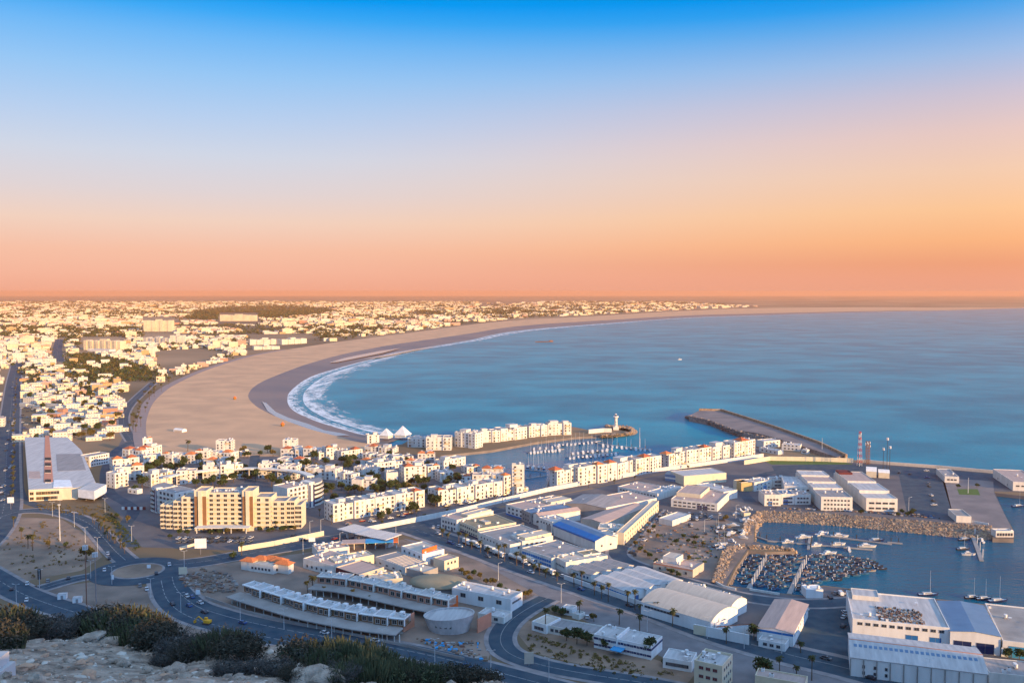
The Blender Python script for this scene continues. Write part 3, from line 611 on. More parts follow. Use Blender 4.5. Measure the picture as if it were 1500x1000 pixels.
# white pyramids, lighthouse
for (x, y), r_, lb in (((566, 641), 8, 'pale grey pyramid tent roof left of its twin by the surf'), ((590, 640), 10, 'white pyramid tent roof nearer the pier row')):
    t_ = thing('pyramid_pavilion', P(x, y), .4, lb, 'pavilion', 'pyramid pavilions by the surf')
    m = MB(); m.cyl(0, 0, 0, 3, r_ * .9, r_ * .9, 'white', 4); m.build('wall', t_); m = MB(); m.cyl(0, 0, 3, 3 + r_ * .95, r_ * 1.05, .1, 'sail_white', 4); m.build('roof', t_)
lh = P(902, 629); t_ = thing('lighthouse', (lh.x, lh.y, 0), 0, 'white lighthouse with a round gallery head at the pier end', 'lighthouse')
m = MB(); m.box(-3.2, 3.2, -3.2, 3.2, 0, 3.4, 'white'); m.build('base', t_)
m = MB(); m.cyl(0, 0, 3.4, 13.5, 2.0, 1.75, 'white', 20); m.build('tower', t_)
m = MB(); m.cyl(0, 0, 13.5, 14.6, 1.75, 3.1, 'white', 20); m.cyl(0, 0, 14.6, 15.9, 3.1, 3.1, 'white_clean', 20); m.build('gallery', t_)
m = MB(); m.cyl(0, 0, 15.9, 17.6, 1.3, 1.3, 'glass', 14); m.cyl(0, 0, 17.6, 18.8, 1.6, .2, 'white', 14); m.build('lantern', t_)
for z in (5.5, 8.5): link('window', win_mesh(.7, 1.2), t_, (0, -1.95, z), 0)

# ---- the big curved hotel and its two rear wings
hb = Bl('hotel', 'eight storey cream hotel with stepped wings and two brown panelled towers', (304, 721), (356, 721), 16, 25.5, 'hotel')
W_ = 'cream'; fl = 8; dz = 24.6 / 8
def seg(x0, x1, y0, d, floors, wins=True, nb=2, step=0):
    h = floors * dz + .9; hb.body(W_, 'roof_grey', x0, x1, y0, y0 + d, 0, h, par=.8)
    for f in range(1, floors):
        m = MB(); z = f * dz - .15; m.box(x0 + .2, x1 - .2, y0 - 1.5, y0 - .003, z, z + .18, W_); m.box(x0 + .2, x1 - .2, y0 - 1.5, y0 - 1.36, z + .18, z + 1.0, W_); hb.part('balcony', m)
    n = max(2, int((x1 - x0) / 4.2))
    for f in range(floors):
        for c in range(n):
            if hb.n < 175: hb.win('f', x0 + (x1 - x0) * (c + .5) / n, f * dz + 1.0, 2.2, 1.7, 'beige', off=y0 - .0)
seg(0, hb.L, 0, 16, 8)
def tower(x0, x1, y0):
    w3 = (x1 - x0) / 3; hb.body(W_, 'roof_pink', x0, x1, y0, y0 + 14, 0, 27.3, par=.9, name='stair_tower')
    for k in (0, 2):
        m = MB(); m.box(x0 + w3 * k + .15, x0 + w3 * (k + 1) - .15, y0 - .25, y0 + .1, 3.2, 23.3, 'brown_panel'); hb.part('wall_panel', m)
    m = MB(); m.box(x0 + w3 + .1, x1 - w3 - .1, y0 - 1.1, y0 + .1, 0, 27, W_); hb.part('pier_wall', m)
xl = hb.lp(286, 721, 25.5)[0]; xr = hb.lp(372, 721, 25.5)[0]
tower(xl, -.05, -2.2); tower(hb.L + .05, xr, -2.2)
x1 = xl - .05
for k, (px, fl_) in enumerate(((262, 7), (249, 6), (237, 5), (228, 5))):
    x0 = hb.lp(px, 735, 20)[0]; seg(x0, x1, .6 + k * 1.0, 14, fl_); x1 = x0 - .02
x0 = xr + .05
for k, (px, fl_) in enumerate(((397, 7), (418, 6), (430, 6), (439, 5))):
    x1 = hb.lp(px, 735, 19)[0]; seg(x0, x1, .6 + k * 1.0, 14, fl_); x0 = x1 + .02
m = MB(); m.box(-6, hb.L + 6, -9, -1.6, 3.4, 3.9, 'white'); [m.box(x, x + .5, -8.6, -8.1, 0, 3.4, 'white') for x in (-5, 5, 13, hb.L - 6, hb.L + 4)]; hb.part('entrance_canopy', m)
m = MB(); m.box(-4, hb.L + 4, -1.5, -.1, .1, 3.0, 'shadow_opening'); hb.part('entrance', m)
hb.tops(16, 24.8, y0=2, y1=14)
def curved_block(b, cx, cy, r0, r1, a0, a1, floors, wall, n=10, band='glass'):
    """ring segment with ribbon windows; returns nothing"""
    h = floors * 3.2 + .8
    pt = lambda r, a: (cx + r * math.cos(R(a)), cy + r * math.sin(R(a)))
    out_ = [pt(r1, a0 + (a1 - a0) * i / n) for i in range(n + 1)]; inn = [pt(r0, a0 + (a1 - a0) * i / n) for i in range(n + 1)][::-1]
    m = MB(); m.prism(out_ + inn, 0, h, wall, 'roof_grey'); b.part('wall', m)
    for f in range(floors):
        z = f * 3.2 + 1.2; o2 = [pt(r1 + .06, a0 + (a1 - a0) * (i + .3) / (n + .6)) for i in range(n + 1)]
        m = MB(); m.add([(x, y, z) for x, y in o2] + [(x, y, z + 1.6) for x, y in o2], [(i, i + 1, n + 2 + i, n + 1 + i) for i in range(n)], band); b.part('ribbon_window', m)
        o3 = [pt(r1 + 1.0, a0 + (a1 - a0) * i / n) for i in range(n + 1)]; o1 = [pt(r1, a0 + (a1 - a0) * i / n) for i in range(n + 1)]
        m = MB(); k = n + 1; m.add([(x, y, z - 1.1) for x, y in o1] + [(x, y, z - 1.1) for x, y in o3] + [(x, y, z - .2) for x, y in o3], [(i, i + 1, k + i + 1, k + i) for i in range(n)] + [(k + i, k + i + 1, 2 * k + i + 1, 2 * k + i) for i in range(n)], wall); b.part('balcony', m)
b = Bl('hotel_wing', 'blue shaded hotel wing with a rounded left end and dark glass strip', (231, 716), (256, 722), 16, 17.5, 'hotel', 'rear wings of the cream hotel')
b.body('white', 'roof_grey', 0, b.L, 0, b.D, 0, 17.5); b.tops(6, 16.9)
for f in range(1, 5):
    m = MB(); z = f * 3.3; m.box(1, b.L - .5, -1.4, -.01, z, z + .15, 'white'); m.box(1, b.L - .5, -1.4, -1.28, z + .15, z + 1, 'white'); b.part('balcony', m)
b.grid('f', 5, 4, 2.4, 1.8, 1.2, 3.3); b.grid('r', 5, 3, 1, 1.2, 1.5, 3.3)
m = MB(); m.box(-3.2, -.2, -.8, 4, 0, 18.2, 'white'); b.part('stair_tower', m); m = MB(); m.box(-1.1, -.25, -.95, -.81, 1, 17, 'navy'); m.box(-3.1, -2.3, -.95, -.81, 1, 17, 'navy'); b.part('glass_strip', m)
curved_block(b, -3.5, 17, 2, 17, 178, 269, 5, 'white')
b = Bl('hotel_wing', 'sunlit hotel wing with a white fin and bowed right end, behind the palms', (421, 715), (450, 709), (401, 710), 17.5, 'hotel', 'rear wings of the cream hotel')
b.body('white', 'roof_pink'); b.tops(8, 16.9)
for f in range(1, 5):
    m = MB(); z = f * 3.3; m.box(1, b.L - .5, -1.4, -.01, z, z + .15, 'white'); m.box(1, b.L - .5, -1.4, -1.28, z + .15, z + 1, 'white'); b.part('balcony', m)
b.grid('f', 5, 4, 1.8, 1.8, 1.2, 3.3)
m = MB(); m.box(b.L + .1, b.L + 5, -2.2, 8, 0, 19, 'white'); b.part('stair_tower', m); m = MB(); m.box(b.L + .2, b.L + 1.4, -2.35, -2.21, .5, 17, 'navy'); m.box(b.L + 3.6, b.L + 4.9, -2.35, -2.21, .5, 17, 'navy'); b.part('glass_strip', m)
curved_block(b, b.L + 4.5, 20, 5, 20, 272, 345, 5, 'white')
cr_ = P(352, 712); m = MB(); 
rp = [(cr_.x + 62 * math.cos(R(a)), cr_.y - 18 + 50 * math.sin(R(a))) for a in range(20, 165, 6)]; ribbon(m, rp, 6, 9, 'white', thick=1.2)
for p in rp[::3]: m.cyl(p[0], p[1], 0, 7.9, .4, .4, 'white', 6)
tag(m.build('curved_canopy'), 'thin white curved canopy arcing behind the cream hotel', 'canopy')
# ================================================================== market hall, white clinic, car parks on the left
roofh = 9.0; t_ = thing('market_hall', P(42, 717, 0), 0, 'long low hall with a pale flat roof and open bays beside the boulevard', 'hall'); o0 = P(42, 717, 0)
loc = lambda px, py, h: (P(px, py, h).x - o0.x, P(px, py, h).y - o0.y)
hp_ = [loc(a, b, roofh) for a, b in [(42, 717), (93, 714.5), (113, 714), (140, 706), (119, 659), (99, 640), (36, 640)]]
m = MB(); m.prism(hp_, 0, roofh, 'cream', 'roof_light'); m.build('wall', t_)
for (q, nm, mm, z) in (([(64, 706), (78, 705), (72, 638), (66, 638)], 'roof_strip', 'salmon', .25), ([(78, 714), (106, 713), (103, 703), (79, 703)], 'roof_panel', 'white_panel', .35), ([(42, 700), (60, 700), (58, 690), (42, 690)], 'roof_panel', 'roof_pink', .12), ([(84, 690), (126, 688), (118, 664), (82, 665)], 'roof_panel', 'roof_grey', .12)):
    m = MB(); m.prism([loc(a, b, roofh) for a, b in q], roofh - .2, roofh + z, mm); m.build(nm, t_)
for y in (675, 683, 693, 707):
    m = MB(); m.prism([loc(a, b, roofh) for a, b in [(66, y), (75, y), (74.5, y - 4.5), (66, y - 4.5)]], roofh, roofh + .6, 'white', 'shadow_opening'); m.build('light_well', t_)
A2, B2 = Vector(hp_[0]), Vector(hp_[1]); u = (B2 - A2).normalized(); Lf = (B2 - A2).length; rz = math.atan2(u.y, u.x)
for i in range(9):
    for f in range(2):
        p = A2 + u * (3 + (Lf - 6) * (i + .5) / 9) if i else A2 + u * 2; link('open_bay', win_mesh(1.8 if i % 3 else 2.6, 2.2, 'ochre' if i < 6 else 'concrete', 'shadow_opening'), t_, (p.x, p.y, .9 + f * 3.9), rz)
m = MB(); m.prism([loc(a, b, 9.6) for a, b in [(114, 716), (138, 719), (156, 709), (135, 706)]], 3.2, 9.6, 'white_panel', 'roof_light', bottom=True); m.build('white_hall', t_)
for a, b in ((126, 732), (138, 733), (148, 727)): m = MB(); q = loc(a, b, 0); m.cyl(q[0], q[1], 0, 3.3, .4, .4, 'concrete', 8); m.build('column', t_)
b = Bl('office_block', 'white three storey office with small windows behind the market hall', (131, 668), (160, 663), 14, 10, 'office'); b.body('white', 'roof_grey'); b.grid('f', 3, 7, 1.3, 1.3, 1.2, 3.1); b.grid('l', 3, 3, 1.3, 1.3, 1.2, 3.1)
b = Bl('gate_house', 'small white gate house at the end of the market car park', (187, 715), (201, 717), 5, 3.6, 'gate house'); b.body('white', 'roof_light', par=.4); b.grid('f', 1, 2, 1.6, 1.2, 1.0, m0=.6, m1=.6)
b = Bl('site_hoarding', 'low red and white painted hoarding beside the left hotel wing', (178, 742), (213, 742), .6, 2.2, 'hoarding')
for i in range(8): m = MB(); m.box(b.L * i / 8 + .01, b.L * (i + 1) / 8 - .01, 0, .4, 0, 2.2, 'dark_red' if i % 2 else 'white'); b.part('panel', m)

# ================================================================== port: warehouses and offices
def wh(label, A, B, C, h, wall='white', roof='roof_grey', kind='warehouse', par=.6, shape='flat', rise=2, f=None, r=None, l=None, doors=(), band=None, top=None, rest=3, along='x', cat=None, group=None, name=None, extra=None):
    b = Bl(name or kind, label, A, B, C, h, cat or kind.replace('_', ' '), group)
    if shape == 'flat': b.body(wall, roof, par=par)
    elif shape == 'gable': b.gable(wall, roof, he=h, rise=rise, along=along)
    else: b.vault(wall, roof, he=h, rise=rise)
    for sd, g in (('f', f), ('r', r), ('l', l)):
        if g: b.grid(sd, *g[:2], **(g[2] if len(g) > 2 else {}))
    for sd, x, w_, hh, mm in doors: b.win(sd, x if x > 1 else x * (b.L if sd == 'f' else b.D), .1, w_, hh, 'frame', mm, name='door')
    for (sd, z0, z1, mm) in (band or ()):
        m = MB()
        if sd == 'f': m.box(.02, b.L - .02, -.06, .1, z0, z1, mm)
        elif sd == 'r': m.box(b.L - .1, b.L + .06, .02, b.D - .02, z0, z1, mm)
        else: m.box(-.06, .1, .02, b.D - .02, z0, z1, mm)
        b.part('painted_band', m)
    for (x0, x1, y0, y1, hh, mw, mr_) in (top or ()): b.body(mw, mr_, b.L * x0, b.L * x1, b.D * y0, b.D * y1, h - .7, h + hh, par=.35, name='upper_storey')
    if shape == 'flat': b.tops(rest * 2, h - par + .05)
    return b
wh('white office at the junction end of the avenue, pale flat roof', (646, 755), (669, 761), (700, 742), 8.4, 'white', 'roof_pink', 'office_block', f=(2, 5, dict(w_=1.4, h_=1.4, m0=.8, m1=.8)), l=(2, 4, dict(w_=1.4, h_=1.4)), doors=[('f', .3, 1.6, 2.2, 'glass'), ('f', .7, 1.6, 2.2, 'glass')], top=[(.55, .98, .3, .95, 1.2, 'cream', 'roof_cream')])
wh('warehouse with a wide olive flat roof and dark shaded front', (670, 761), (700, 774), (755, 764), 7.2, 'cream', 'roof_olive', f=(2, 9, dict(w_=1.5, h_=1.1, m0=.8, m1=.8, dz=2.9, z0=1.5)), band=[('f', .1, 1.1, 'navy')], top=[(.4, .7, .35, .5, .9, 'beige', 'roof_cream')])
wh('long white walled warehouse with a low grey roof, second along the avenue', (701, 779), (747, 797), (782, 774), 6.6, 'white', 'roof_grey', f=(1, 9, dict(w_=.9, h_=.9, z0=3.6)), r=(1, 3, dict(z0=3)), top=[(.72, .99, .35, .97, 2.0, 'cream', 'roof_cream')])
wh('shed with a cream upper deck between the grey and blue windowed sheds', (765, 792), (800, 787), 16, 7.6, 'white', 'roof_cream', 'shed', r=(1, 3, dict(w_=2, h_=1)), f=(1, 4, dict(w_=1.6, h_=1, z0=4.6)))
wh('avenue warehouse with a row of blue framed windows along its wall', (764, 802), (808, 817), (838, 797), 6.6, 'white', 'roof_grey', f=(2, 13, dict(w_=1.5, h_=1.3, fr='sky_blue_paint', gl='blue_paint', z0=1.1, dz=2.4, skip=.1, m0=.5, m1=.5)))
wh('white warehouse with a long sunlit cream end wall and pale roof', (810, 813), (829, 823), (890, 813), 6.6, 'white', 'roof_cream', f=(1, 7, dict(w_=.8, h_=.8, z0=2.6)), doors=[('f', .12, 2.6, 3.2, 'navy')], top=[(.05, .6, .55, .97, .4, 'white', 'roof_olive')])
for i, (A_, B_, C_) in enumerate([((836, 832), (866, 842), 8), ((852, 829), (882, 839), 8), ((868, 826), (899, 835), 8), ((884, 823), (915, 832), 8)]):
    wh(['first of four small dark roofed sheds, the one nearest the avenue', 'second small dark roofed shed behind the avenue shed', 'third small dark roofed shed from the avenue', 'fourth small dark roofed shed, farthest from the avenue'][i], A_, B_, C_, 4.2, 'white', 'roof_grey', 'shed', shape='gable', rise=1.1, along='x', f=(1, 5, dict(w_=1.2, h_=1.1, fr='sky_blue_paint', z0=1.6)), doors=[('r', .5, 2.2, 2.2, 'blue_paint')], group='four small dark roofed sheds')
for i, (A_, B_, C_) in enumerate([((870, 848), (922, 868), 11), ((889, 843), (947, 863), 11), ((907, 839), (962, 858), 11), ((924, 835), (979, 855), 11)]):
    wh(['factory shed nearest the avenue pavement, blue windows down its wall', 'second long ribbed factory shed', 'third long ribbed factory shed', 'long ribbed factory shed farthest from the avenue'][i], A_, B_, C_, 4.8, 'white_clean', 'roof_light', 'factory_shed', shape='gable', rise=1.4, f=(1, 12, dict(w_=1.5, h_=1.6, fr='sky_blue_paint', gl='blue_paint', z0=1.4)) if i == 0 else None, doors=[('r', .5, 2.2, 2.4, 'blue_paint')], group='long ribbed factory sheds with white ends', cat='factory shed')
b = Bl('factory_wall', 'white garden wall with a rounded corner in front of the factory sheds', (826, 842), (942, 882), .5, 2.4, 'wall'); b.body('white_clean', 'white_clean', par=0)
wh('vaulted white warehouse along the avenue with cream rounded roof', (939, 881), (1041, 911), (975, 862), 6.2, 'white_clean', 'roof_cream', shape='vault', rise=3.4, f=(1, 10, dict(w_=3.4, h_=.9, z0=4.2, m0=3, m1=18, gl='glass')), doors=[('f', .8, 1.6, 2.2, 'navy')])
wh('vaulted warehouse behind the avenue one, its roof browner', (974, 862), (1070, 889), (1000, 852), 6.2, 'white_clean', 'roof_cream', shape='vault', rise=2.6)
wh('thin glass roofed lean-to behind the vaulted warehouses', (1006, 857), (1078, 877), 6, 4.5, 'white', 'roof_blue', 'lean_to', shape='flat', par=.3)
wh('low white factory forecourt building at the vault gable end', (1034, 908), (1048, 913), 9, 5, 'white_clean', 'roof_light', 'annex', f=(1, 4, dict(w_=.8, h_=.8)))
b = Bl('boundary_wall', 'high white wall with cream end facing the avenue near the green tree', (1016, 914), (1097, 930), .5, 4.6, 'wall'); b.body('white_clean', 'white_clean', par=0)
m = MB(); m.box(0, 6, -.08, -.003, .2, 4.5, 'cream'); b.part('painted_panel', m)
b = Bl('boundary_wall', 'white wall with red sunlit coping closing the vaulted yard', (1050, 918), (1100, 914), .5, 4.4, 'wall'); b.body('white_clean', 'white_clean', par=0); m = MB(); m.box(-.05, b.L, -.1, .6, 4.4, 4.6, 'salmon'); b.part('coping', m)
b = wh('big shed with a pink and blue grey pitched roof beside the dark lot', (1109, 919), (1162, 928), (1172, 883), 6.2, 'white_clean', 'roof_pink', par=0, shape='gable', rise=1.2, along='y', band=[('f', 4.9, 5.9, 'blue_paint')], r=(1, 8, dict(w_=1, h_=.8, z0=4)))
wh('small white porch office built against the pink roofed shed', (1111, 935), (1150, 943), 7, 3.6, 'white_clean', 'roof_light', 'annex', f=(1, 3, dict(w_=1.6, h_=1.2)), rest=1)
# blue roofed warehouse cluster
b = wh('warehouse with a bright blue painted roof slope and white walls', (811, 768), (872, 792), (826, 757), 7.2, 'white', 'roof_blue', shape='gable', rise=2.6, r=(1, 2, dict(w_=1.2, h_=1, z0=3)))
m = MB(); ym = b.D / 2; m.add([(-.4, -.35, 7.28), (b.L + .4, -.35, 7.28), (b.L + .4, ym * .55, 7.28 + 2.6 * .6), (-.4, ym * .55, 7.28 + 2.6 * .6)], [(0, 1, 2, 3)], 'blue_paint'); m.box(-.4, b.L + .4, -.42, -.35, 6.2, 7.28, 'blue_paint'); b.part('painted_roof_strip', m)
wh('white gate office at the sunlit end of the blue roofed warehouse', (872, 786), (905, 782), 12, 7, 'white', 'roof_cream', 'office_block', f=(1, 4, dict(w_=1.8, h_=1, z0=4.4)), doors=[('f', .35, 3, 3, 'roof_grey'), ('f', .62, 3, 3, 'roof_grey')])
wh('long pink pitched roof shed above the blue roofed warehouse', (790, 756), (850, 747), (796, 750), 7.0, 'white', 'roof_pink', shape='gable', rise=1.5, f=(1, 3, dict(w_=1.6, h_=1.2, z0=3, m1=50)))
wh('dark blue grey shed roof behind the pink pitched one', (777, 751), (838, 742), 12, 7.6, 'concrete', 'roof_blue', par=.4, l=(2, 3, dict(w_=1.4)))
wh('white warehouse end with two windows and a tall grey door', (789, 757), (809, 764), 14, 8, 'white', 'roof_light', f=(1, 4, dict(w_=1.1, h_=1.1, z0=5)), doors=[('f', .75, 4.5, 5, 'concrete')])
wh('large flat brown roofed hall in the middle of the port estate', (888, 743), (962, 729), (852, 731), 7.5, 'white', 'roof_pink', 'hall', par=.5, rest=2)
wh('grey sloping roof hall left of the brown roofed hall', (828, 737), (886, 744), (850, 723), 7, 'concrete', 'roof_grey', 'hall', shape='gable', rise=1.6, along='y')
wh('long brown roof shed inside the sunlit estate wall', (884, 766), (948, 742), 18, 6, 'beige', 'roof_pink', 'shed', shape='gable', rise=1.2)
b = Bl('estate_building', 'long narrow white building with sunlit windows along the estate lane', (914, 780), (965, 733), 5, 8, 'building'); b.body('cream', 'roof_cream', par=.4); b.grid('f', 2, 16, 1.2, 1.2, 1.4, 3.4)
wh('courtyard block with white roof tanks behind the gate office', (876, 772), (912, 774), 12, 6.5, 'white', 'roof_cream', 'office_block', f=(1, 5, dict(w_=1.2, h_=1, z0=3.8)), rest=6)
wh('white office with a blue painted base and brown roof near the marina wall', (741, 738), (768, 746), (828, 729), 7.6, 'white', 'roof_pink', 'office_block', f=(2, 4, dict(w_=1.8, h_=1.2, z0=1.8, dz=2.9)), band=[('f', .05, 1.2, 'blue_paint')], top=[(.5, .98, .55, .98, 1.3, 'cream', 'roof_cream')])
wh('tilted grey panel building between the office and the dark shed', (777, 751), (789, 754), 10, 7, 'concrete', 'roof_grey', 'annex', f=(2, 3, dict(w_=1.1)), rest=1)
wh('curved white office with a brown roof near the marina wall', (905, 712), (963, 723), (930, 704), 5, 'white', 'roof_pink', 'office_block', f=(1, 12, dict(w_=1.6, h_=1, z0=2.4)), rest=4)
wh('white office corner with blue windows at the lane head', (963, 722), (1000, 712), 10, 5.2, 'white', 'roof_light', 'office_block', f=(1, 8, dict(w_=1.6, h_=1.2, fr='sky_blue_paint', z0=2)))
wh('small barrel roofed blue grey shed beside the yellow warehouse', (974, 694), (1001, 698), (985, 688), 5.5, 'roof_blue', 'roof_grey', shape='vault', rise=2.0, kind='shed', band=[('f', 2, 3.4, 'white')])
wh('plain yellow warehouse with a wide pale flat roof', (1002, 697), (1064, 692), (1052, 684), 7.8, 'cream', 'roof_light', par=.3, rest=0)
wh('office with two violet blue doors and a yellow upper storey', (983, 730), (1051, 737), (1000, 713), 6.0, 'white', 'roof_pink', 'office_block', f=(2, 9, dict(w_=2.2, h_=.9, z0=1.0, dz=2.5)), doors=[('f', .62, 3.4, 3.0, 'navy'), ('f', .74, 3.4, 3.0, 'navy')], top=[(.02, .55, .3, .98, 2.4, 'cream', 'roof_pink')])
wh('low white workshop with a lit end behind the office with violet doors', (1019, 709), (1060, 720), (1081, 717), 6.6, 'white', 'roof_light', 'workshop', f=(1, 6, dict(w_=2.6, h_=.9, z0=3.6)))
wh('blank ochre walled store by the curve of the port road', (1077, 703), (1086, 707), (1106, 703), 7, 'ochre', 'roof_pink', 'store', par=.4, rest=0)
wh('yellow sunlit store wall next to the blue doored unit', (1086, 706), (1104, 704), 10, 7, 'cream', 'roof_pink', 'store', par=.4, rest=0)
wh('white unit with a sky blue shutter beside the yellow store', (1105, 706), (1131, 702), 12, 7.4, 'white', 'roof_light', 'workshop', f=(2, 4, dict(w_=1, h_=.9)), doors=[('f', .6, 3.6, 3.4, 'sky_blue_paint')])
wh('pale unit with wide windows at the back of the harbour street', (1132, 702), (1152, 702), 12, 6.6, 'white', 'roof_grey', 'workshop', f=(2, 3, dict(w_=2.2, h_=1)))
for i, (x0, x1, y0, rf_, lb) in enumerate([(1120, 1144, 724, 'roof_pink', 'corner workshop with an angled shaded side over the harbour wall'), (1144.5, 1164, 723, 'roof_blue', 'workshop with a blue shutter in the harbour front row'), (1164.5, 1188, 724, 'roof_pink', 'brown roofed workshop at the right end of the left harbour row')]):
    wh(lb, (x0, y0), (x1, y0), 16, 8.6 - i * .5, 'white', rf_, 'workshop', f=(2, 4, dict(w_=1.5, h_=1.1, dz=3)), doors=[('f', .35, 3, 3.4, 'blue_paint')] if i < 2 else (), rest=3)
wh('white unit with a higher parapet behind the left harbour row', (1149, 711), (1190, 713), (1193, 699), 9.5, 'white', 'roof_light', 'workshop', f=(1, 5, dict(w_=1.6, h_=1, z0=6.3)), rest=4)
b = wh('long white block of stepped roofs between two port streets', (1203, 727), (1249, 728), (1253, 694), 10.4, 'white', 'roof_grey', 'workshop', f=(3, 8, dict(w_=1.3, h_=1.1, z0=1.2, dz=3)), top=[(.01, .99, .3, .5, 1.0, 'white', 'roof_light'), (.01, .99, .52, .74, 1.9, 'white', 'roof_pink'), (.01, .99, .76, .98, 2.6, 'white', 'roof_light')])
b = wh('wide white port office with dark ribbon windows right of the second port street', (1269, 729), (1315, 730), (1313, 694), 9.6, 'white', 'roof_light', 'port_office', f=(2, 4, dict(w_=3.6, h_=1.3, z0=1.5, dz=3.8)), top=[(.01, .99, .2, .5, 1.8, 'white', 'roof_light'), (.01, .99, .55, .97, 2.0, 'white', 'roof_pink'), (.02, .5, .84, .96, 3.2, 'dark_red', 'dark_red')])
wh('white domed roof hall beside the masts', (1269, 690), (1284, 691), 12, 5, 'cream', 'white_clean', 'hall', shape='vault', rise=3)
wh('small cream hall with tented roof under the mast group', (1287, 692), (1303, 693), 10, 4.5, 'cream', 'sail_white', 'hall', shape='vault', rise=2.2)
wh('little white customs office with three windows on the quay', (1384, 697), (1405, 698), (1401, 687), 5.4, 'white', 'roof_grey', 'office_block', f=(1, 3, dict(w_=1.8, h_=1.2, z0=2)), rest=1)
wh('low open topped store beside the quay parapet', (1401, 755), (1423, 756), (1417, 746), 4.6, 'white', 'concrete', 'store', par=.5, r=(1, 2, dict()), rest=0)
wh('fish hall cut by the right edge beyond the channel', (1484, 705), (1530, 707), (1520, 689), 7.4, 'white', 'roof_pink', 'hall', f=(1, 5, dict(w_=2.4, h_=1, z0=3.5)), l=(1, 2, dict()))
b = wh('white kiosk with arched openings on the tip of the quay', (1459, 777), (1485, 777), 6, 4.2, 'white', 'roof_light', 'kiosk', f=(1, 6, dict(w_=1.3, h_=1.8, z0=.8, m0=.4, m1=.4)), rest=1)
# bottom right warehouses
b = wh('wide warehouse with rusty debris heaped on its flat roof', (1249, 905), (1391, 919), (1385, 877), 9.5, 'white_clean', 'roof_light', f=(1, 11, dict(w_=2, h_=1.2, z0=6.8)), doors=[('f', .62, 5, 4.2, 'blue_paint'), ('f', .86, 4.6, 4.2, 'blue_paint'), ('f', .36, 1.2, 1.6, 'blue_paint'), ('f', .5, 2.0, 2.0, 'blue_paint')], top=[(.05, .35, .72, .99, 1.6, 'white', 'roof_light')])
rr_ = random.Random(4); deb = MB()
for _ in range(420):
    x, y = rr_.uniform(.28, .76) * b.L, rr_.uniform(.05, .5) * b.D; s_ = rr_.uniform(.2, .9); z = 9.0
    deb.box(x, x + s_, y, y + s_ * rr_.uniform(.4, 2.2), z, z + rr_.uniform(.1, .8), rr_.choice(['rust', 'wood', 'concrete', 'rust', 'dark_metal', 'beige']))
tag(deb.build('roof_debris', None), 'heap of rusty scrap and timber on the wide warehouse roof', 'debris', kind='stuff').matrix_world = Matrix.Translation(b.o) @ Matrix.Rotation(b.rz, 4, 'Z')
wh('warehouse with a half blue half pink roof and two navy doors', (1392, 924), (1466, 932), (1456, 888), 8.6, 'white_clean', 'roof_blue', shape='gable', rise=1.0, along='y', doors=[('f', .25, 7, 4.6, 'navy'), ('f', .7, 7, 4.6, 'navy')])
wh('grey roofed warehouse with a bright blue door at the right edge', (1469, 937), (1545, 946), (1540, 893), 7.4, 'white_clean', 'concrete', doors=[('f', .32, 8, 5, 'sky_blue_paint'), ('f', .08, 4, 4, 'white_panel')], rest=3)
b = Bl('long_warehouse', 'lowest long warehouse with a red ridge line and ten white front bays', (1246, 962), (1447, 987), (1248, 927), 8.0, 'warehouse')
b.gable('white_clean', 'roof_light', he=8, rise=2.4, along='x')
m = MB(); m.box(-.3, b.L + .3, b.D / 2 - .3, b.D / 2 + .3, 10.42, 10.62, 'salmon'); b.part('ridge_cap', m)
for i in range(24): m = MB(); x = 1.5 + (b.L - 3) * i / 24; zz = 8 + 2.4 * (b.D * .34) / (b.D / 2) + .17; y0 = b.D * .3; y1 = b.D * .38; k = 2.4 / (b.D / 2); m.add([(x, y0, 8 + k * y0 + .19), (x + 1.3, y0, 8 + k * y0 + .19), (x + 1.3, y1, 8 + k * y1 + .19), (x, y1, 8 + k * y1 + .19)], [(0, 1, 2, 3)], 'roof_blue'); b.part('skylight', m)
for i in range(11): m = MB(); x = b.L * i / 10; m.box(x - .2, x + .2, -.35, -.002, 0, 7.6, 'concrete'); b.part('pilaster', m)
b.grid('f', 2, 3, .9, 1.2, 1.5, 2.6, 3, b.L - 16)
wh('pitched brown roof store with concrete ribs at the bottom right corner', (1449, 984), (1540, 993), 16, 4.6, 'white', 'roof_grey', 'store', par=.3, rest=3)
for i in range(7): pass
b = wh('cream three storey house with red shuttered windows by the avenue', (1017, 966), (1058, 975), (1087, 960), 11.5, 'cream', 'roof_light', 'office_block', f=(3, 3, dict(w_=1.7, h_=1.2, z0=1.4, dz=3.5, gl='dark_red')), r=(3, 4, dict(w_=1.1, h_=1.1, z0=1.4, dz=3.5)), par=1.0, rest=4)
wh('low white clinic with square windows left of the cream house', (971, 962), (1013, 969), (1034, 957), 4.5, 'white_clean', 'roof_light', 'clinic', f=(1, 8, dict(w_=1.5, h_=1.3, z0=1.4)))
b = wh('white office with dark blue window bands and a blue canopy', (870, 928), (954, 946), (971, 931), 6.2, 'white_clean', 'roof_light', 'office_block', band=[('f', 1.2, 2.1, 'navy'), ('f', 4.0, 5.0, 'navy'), ('r', 4.0, 5.0, 'navy')], rest=4, f=(2, 8, dict(w_=1.4, h_=1.1, z0=1.1, dz=2.8, fr='white_clean')))
m = MB(); m.box(b.L * .36, b.L * .56, -5, -.1, 2.6, 2.9, 'sky_blue_paint'); b.part('canopy', m); m = MB(); m.box(b.L * .4, b.L * .41 + .4, -.6, b.D, 0, 7.2, 'white_clean'); b.part('fin_wall', m)
wh('small white lodge under the tall palm at the side road', (779, 909), (800, 915), 12, 4.4, 'white_clean', 'roof_cream', 'lodge', f=(1, 3, dict(w_=1.6, h_=1.4)), rest=0)
